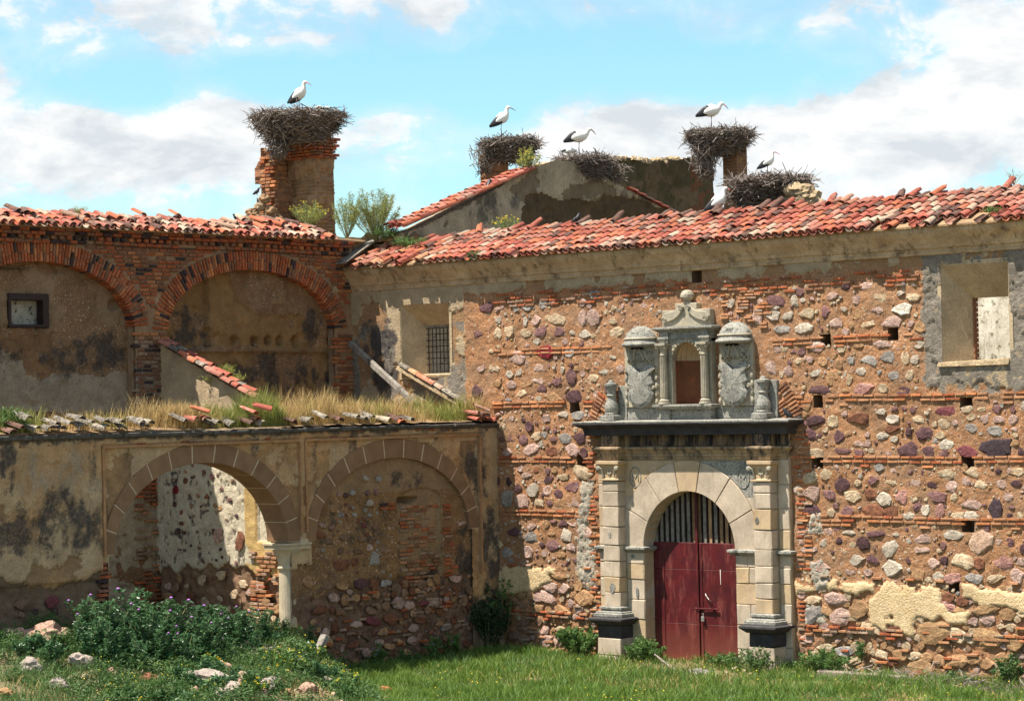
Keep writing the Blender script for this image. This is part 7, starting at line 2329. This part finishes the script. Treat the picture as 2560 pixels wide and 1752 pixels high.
n1 = AD(676, 262, DC+.1); h1 = AD(632, 300, DC-.5); h1b = AD(625, 352, DC-.5)
nest_px('largest nest of grey twigs spilling over the broad chimney stump', n1, 106, 66, 2600, (700, h1[0], h1[1], h1[2]+.25, h1b[2]))
n2_ = AD(1156, 322, 75.5); h2 = AD(1098, 345, 75.3); h2b = AD(1090, 395, 75.3)
nest_px('twig nest on the short chimney behind the gable slope', n2_, 67, 44, 1500, (160, h2[0], h2[1], h2[2]+.1, h2b[2]))
n3_ = PL(1326, 362, 1.0); h3 = PL(1390, 385, 1.25); h3b = PL(1405, 415, 1.25)
nest_px('flat twig nest draped over the gable peak', n3_, 64, 44, 1500, (220, h3[0], h3[1], h3[2]+.1, h3b[2]))
n4_ = AD(1632, 302, 78.0); h4 = AD(1600, 335, 77.6); h4b = AD(1606, 400, 77.6)
nest_px('high twig nest bridging the dark wall and the brick pillar', n4_, 76, 50, 2000, (650, h4[0], h4[1], h4[2]+.2, h4b[2]))
n5_ = PM(1745, 410, 2.9); h5 = PM(1690, 430, 2.8); h5b = PM(1690, 470, 2.8)
nest_px('low wide twig nest just behind the ridge of the long roof', n5_, 92, 62, 2400, (300, h5[0], h5[1], h5[2], h5b[2]))


# ================================================================== storks and jackdaws
def organic(mb, path, seg=12, m=0):
    """path = [(x, z, half-width, half-height)]: one closed skin along the body line"""
    vs, fs = [], []
    n = len(path)
    for i, (x, z, a, b) in enumerate(path):
        x0, z0 = path[max(i-1, 0)][:2]; x1, z1 = path[min(i+1, n-1)][:2]
        tx, tz = x1-x0, z1-z0
        l = math.hypot(tx, tz); tx, tz = tx/l, tz/l
        for k in range(seg):
            an = 2*math.pi*k/seg
            vs.append((x-tz*b*1.45*math.sin(an), a*1.45*math.cos(an), z+tx*b*1.45*math.sin(an)))
    for i in range(n-1):
        for k in range(seg):
            k2 = (k+1) % seg
            fs.append((i*seg+k, i*seg+k2, (i+1)*seg+k2, (i+1)*seg+k))
    fs.append(tuple(range(seg-1, -1, -1))); fs.append(tuple(range((n-1)*seg, n*seg)))
    mb.add(vs, fs, m)


POSE = {
    'up': dict(body=[(-.27, .47, .03, .015), (-.20, .51, .07, .05), (-.08, .585, .105, .10), (.04, .665, .115, .125), (.12, .74, .09, .10), (.165, .815, .05, .06), (.175, .885, .036, .042), (.185, .945, .036, .04), (.215, .985, .036, .042), (.26, .985, .026, .028), (.285, .978, .012, .014)],
               beak=[(.28, 0, .978), (.36, 0, .935), (.47, 0, .865)], wing=[(.03, .66, .018, .05), (-.05, .60, .028, .095), (-.16, .53, .026, .085), (-.28, .45, .018, .055), (-.38, .385, .006, .018)], hip=(.01, .56)),
    'level': dict(body=[(-.33, .55, .03, .015), (-.24, .575, .07, .055), (-.10, .625, .11, .11), (.04, .655, .12, .125), (.15, .675, .09, .09), (.215, .725, .05, .055), (.245, .785, .036, .042), (.285, .825, .036, .042), (.33, .83, .028, .03), (.36, .82, .012, .014)],
                  beak=[(.355, 0, .82), (.42, 0, .755), (.485, 0, .66)], wing=[(.02, .68, .018, .05), (-.08, .655, .028, .10), (-.2, .61, .026, .09), (-.32, .55, .018, .055), (-.43, .50, .006, .018)], hip=(.02, .57)),
}


def stork(label, p, hpx, pose='up', legs=True, flip=0, dusky=True, rot=0.0, leg1=False):
    p = np.asarray(p, float)
    s = sc_(hpx, p)*1.36
    base = -.17 if legs else -.44
    t = thing('white_stork', label, 'stork', tuple(p))
    P_ = POSE[pose]
    tr = Matrix.Translation(p) @ Matrix.Rotation(TH+rot, 4, 'Z') @ Matrix.Diagonal((s, s, s, 1)) @ Matrix.Translation((0, 0, base))

    def put(mb, name, m, sm=True):
        mb.v = [tuple(tr @ Vector(v)) for v in mb.v]
        return mb.build(name, m, t, smooth=sm)
    b = MB(); organic(b, P_['body'], 14); put(b, 'body', M_white)
    for sg in (-1, 1):
        w = MB(); organic(w, P_['wing'], 10)
        w.v = [(x, y+sg*.10*(1 if x > -.15 else .75), z) for x, y, z in w.v]; put(w, 'wing', M_black)
        e = MB(); hx, hz = P_['body'][-3][0], P_['body'][-3][1]
        e.lathe(hx+.012, sg*.033, [(.004, hz-.008), (.01, hz), (.004, hz+.008)], 6); put(e, 'eye', M_black)
    k = MB(); k.tube(P_['beak'], [.017, .013, .003], 8); put(k, 'beak', M_beakd if dusky else M_beak)
    if legs:
        for i, sg in enumerate((-1, 1)):
            if leg1 and i: continue
            hx, hz = P_['hip']
            l = MB(); l.tube([(hx-.01, sg*.045, hz), (hx-.025, sg*.045, .30), (hx, sg*.045, .0)], [.026, .013, .011], 7); l.tube([(hx, sg*.045, .01), (hx+.08, sg*.06, -.01)], .009, 5); put(l, 'leg', M_beakd)
    return t


stork('stork standing upright on the largest nest, bill tucked to its breast', AD(679, 249, DC), 55, 'up', rot=-.5, dusky=False)
stork('stork standing tall on the nest behind the gable slope', AD(1138, 303, 75.4), 53, 'up')
stork('stork bending forward on the gable peak nest, body level', AD(1314, 348, depth(n3_)-.2), 60, 'level')
stork('stork standing with level body on the high nest by the brick pillar', AD(1614, 290, 78.0), 60, 'level', dusky=False, leg1=True)
stork('stork standing on the low wide nest behind the roof ridge', AD(1742, 396, depth(n5_)-.3), 46, 'up', dusky=False)
stork('stork resting on the roof ridge tiles below the brick pillar', PM(1628, 474, 1.75), 62, 'up', legs=False, dusky=False)
# sitting birds seen over nest rims
def sitting(label, p, wpx, dark=True):
    p = np.asarray(p, float); s = sc_(wpx, p)
    t = thing('stork_sitting', label, 'stork', tuple(p))
    tr = Matrix.Translation(p) @ Matrix.Rotation(TH, 4, 'Z') @ Matrix.Diagonal((s, s, s, 1))
    b = MB(); organic(b, [(-.5, .0, .03, .02), (-.35, .03, .15, .07), (-.1, .07, .22, .13), (.15, .09, .2, .13), (.35, .06, .12, .08), (.46, .08, .07, .06), (.5, .07, .02, .02)], 12)
    b.v = [tuple(tr @ Vector(v)) for v in b.v]; b.build('body', M_white, t, smooth=True)
    if dark:
        b = MB(); organic(b, [(-.62, .02, .01, .01), (-.5, .06, .08, .04), (-.3, .10, .12, .06), (-.15, .12, .05, .03)], 10)
        b.v = [tuple(tr @ Vector((v[0], v[1]-.12, v[2]))) for v in b.v]; b.build('wing', M_black, t, smooth=True)


sitting('stork lying low in the gable peak nest behind the bending stork', AD(1292, 345, depth(n3_)-.1), 34)
sitting('white chick peeping over the rim of the largest nest', AD(722, 245, DC), 20, False)
sitting('second white chick low in the largest nest, away from the stork', AD(741, 246, DC), 16, False)


def jackdaw(label, p, hpx, rot=0):
    p = np.asarray(p, float); s = sc_(hpx, p)/.30
    t = thing('jackdaw', label, 'bird', tuple(p))
    tr = Matrix.Translation(p) @ Matrix.Rotation(TH+rot, 4, 'Z') @ Matrix.Diagonal((s, s, s, 1))

    def put(mb, name, m, sm=True):
        mb.v = [tuple(tr @ Vector(v)) for v in mb.v]; mb.build(name, m, t, smooth=sm)
    b = MB(); organic(b, [(-.17, .035, .012, .006), (-.10, .065, .025, .012), (-.05, .10, .04, .035), (.01, .155, .048, .048), (.04, .205, .038, .038), (.055, .24, .03, .032), (.075, .27, .03, .03), (.105, .275, .018, .018), (.115, .273, .008, .008)], 10); put(b, 'body', M_bird)
    k = MB(); k.tube([(.11, 0, .273), (.15, 0, .262)], [.010, .002], 6); put(k, 'beak', M_bird)
    for sg in (-1, 1):
        w = MB(); organic(w, [(.03, .19, .006, .02), (-.03, .14, .012, .04), (-.10, .08, .01, .03), (-.15, .045, .003, .01)], 8); w.v = [(x, y+sg*.042, z) for x, y, z in w.v]; put(w, 'wing', M_bird)
        l = MB(); l.tube([(.0, sg*.02, .11), (.005, sg*.02, 0)], .006, 5); put(l, 'leg', M_bird)


jackdaw('jackdaw perched on the rubble shoulder of the broad chimney', AD(583, 444, DC-.5), 18, .3)
jackdaw('jackdaw standing on the wing roof tiles left of the chimney', AD(535, 503, 67.5), 18, math.pi)
jackdaw('jackdaw sitting on the tiled gable slope', PL(1109, 432, 1.25), 26, 1.0)
jackdaw('jackdaw standing on the long roof before the gable', PM(1309, 508, 1.3), 24, .2)
jackdaw('jackdaw perched at the right end of the portal cornice', PM(1786, 951, -.35), 26, math.pi*.9)

# ================================================================== plants on the roofs
shrub('fennel_plant', 'tall airy fennel bush growing where wing and church roofs meet', 'plant', AD(852, 548, 67.0), 1.55, .72, 64, 6500, (.09, .015), L_fennel, M_stem, (60, .03, L_fennel), rad=.010, base=.3)
shrub('fennel_plant', 'smaller wispy fennel on the wing roof beside the taller one', 'plant', AD(787, 544, 67.4), 1.3, .46, 36, 2600, (.08, .015), L_fennel, M_stem, (30, .03, L_fennel), rad=.008, base=.3)
shrub('mustard_plant', 'yellow-green flowering bush at the foot of the broad chimney', 'plant', AD(700, 516, 69.0), .75, .55, 40, 2000, (.06, .02), L_fennel, M_stem, (70, .03, M_yellow), base=.2)
shrub('mustard_plant', 'yellow-flowered bush on the gable slope below the second nest', 'plant', PL(1198, 398, 1.2), .85, .40, 34, 1600, (.07, .025), L_fennel, M_stem, (60, .03, M_yellow), base=.15)
shrub('mustard_plant', 'yellow flowers standing before the gable foot', 'plant', PM(1150, 524, 1.6), .40, .42, 22, 500, (.05, .015), L_bush, M_stem, (60, .03, M_yellow), base=.2)
shrub('roof_weed', 'green weeds at the upper left end of the long roof', 'weed', PM(930, 562, .6), .32, .55, 26, 800, (.12, .02), L_bush, M_stem, base=.05)
shrub('roof_weed', 'green tuft under the fennel at the roof corner', 'weed', AD(875, 545, 66.8), .40, .40, 24, 600, (.14, .02), L_bush, M_stem, base=.05)
shrub('roof_weed', 'small green tuft hanging on the eaves tiles', 'weed', PM(1078, 590, -.35), .22, .2, 16, 260, (.10, .02), L_weed, M_stem, base=.05)
shrub('roof_weed', 'green tuft on the bare patch of the long roof', 'weed', PM(2255, 487, .1), .18, .24, 18, 320, (.09, .02), L_bush, M_stem, base=.05)
shrub('roof_weed', 'dry green tuft on the wing roof tiles', 'weed', PL(178, 492, -.4), .26, .2, 20, 240, (.12, .012), L_oat, M_dstem, base=.1)
shrub('roof_weed', 'thin bare twigs rising over the far end of the long roof', 'weed', PM(2300, 420, 1.7), .42, .26, 12, 60, (.04, .012), L_oat, M_twig2 if False else M_dstem, base=.5)
shrub('roof_weed', 'weeds on the sloping cross wall among its tiles', 'weed', (1.9, -6.25, 6.65), .62, .55, 30, 900, (.16, .02), L_oat, M_dstem, base=.1)
shrub('roof_weed', 'pale tall dry plant on the arcade top by the brick pier', 'weed', (3.2, -1.2, 5.85), .95, .25, 9, 160, (.10, .012), L_dry, M_dstem, base=.4)
shrub('roof_weed', 'greenish plant on the arcade top against the corner pier', 'weed', (2.6, -2.6, 5.85), .75, .35, 14, 260, (.10, .015), L_oat, M_dstem, base=.2)
shrub('roof_weed', 'leafy green weed at the far end of the arcade top', 'weed', (4.7, LD(15, 940, 4.7)[0], 5.75), .60, .5, 26, 800, (.11, .03), L_bush, M_stem, (6, .03, M_white), base=.1)
print('objects', len(bpy.data.objects), 'tris', sum(len(m.polygons)*2 for m in bpy.data.meshes))
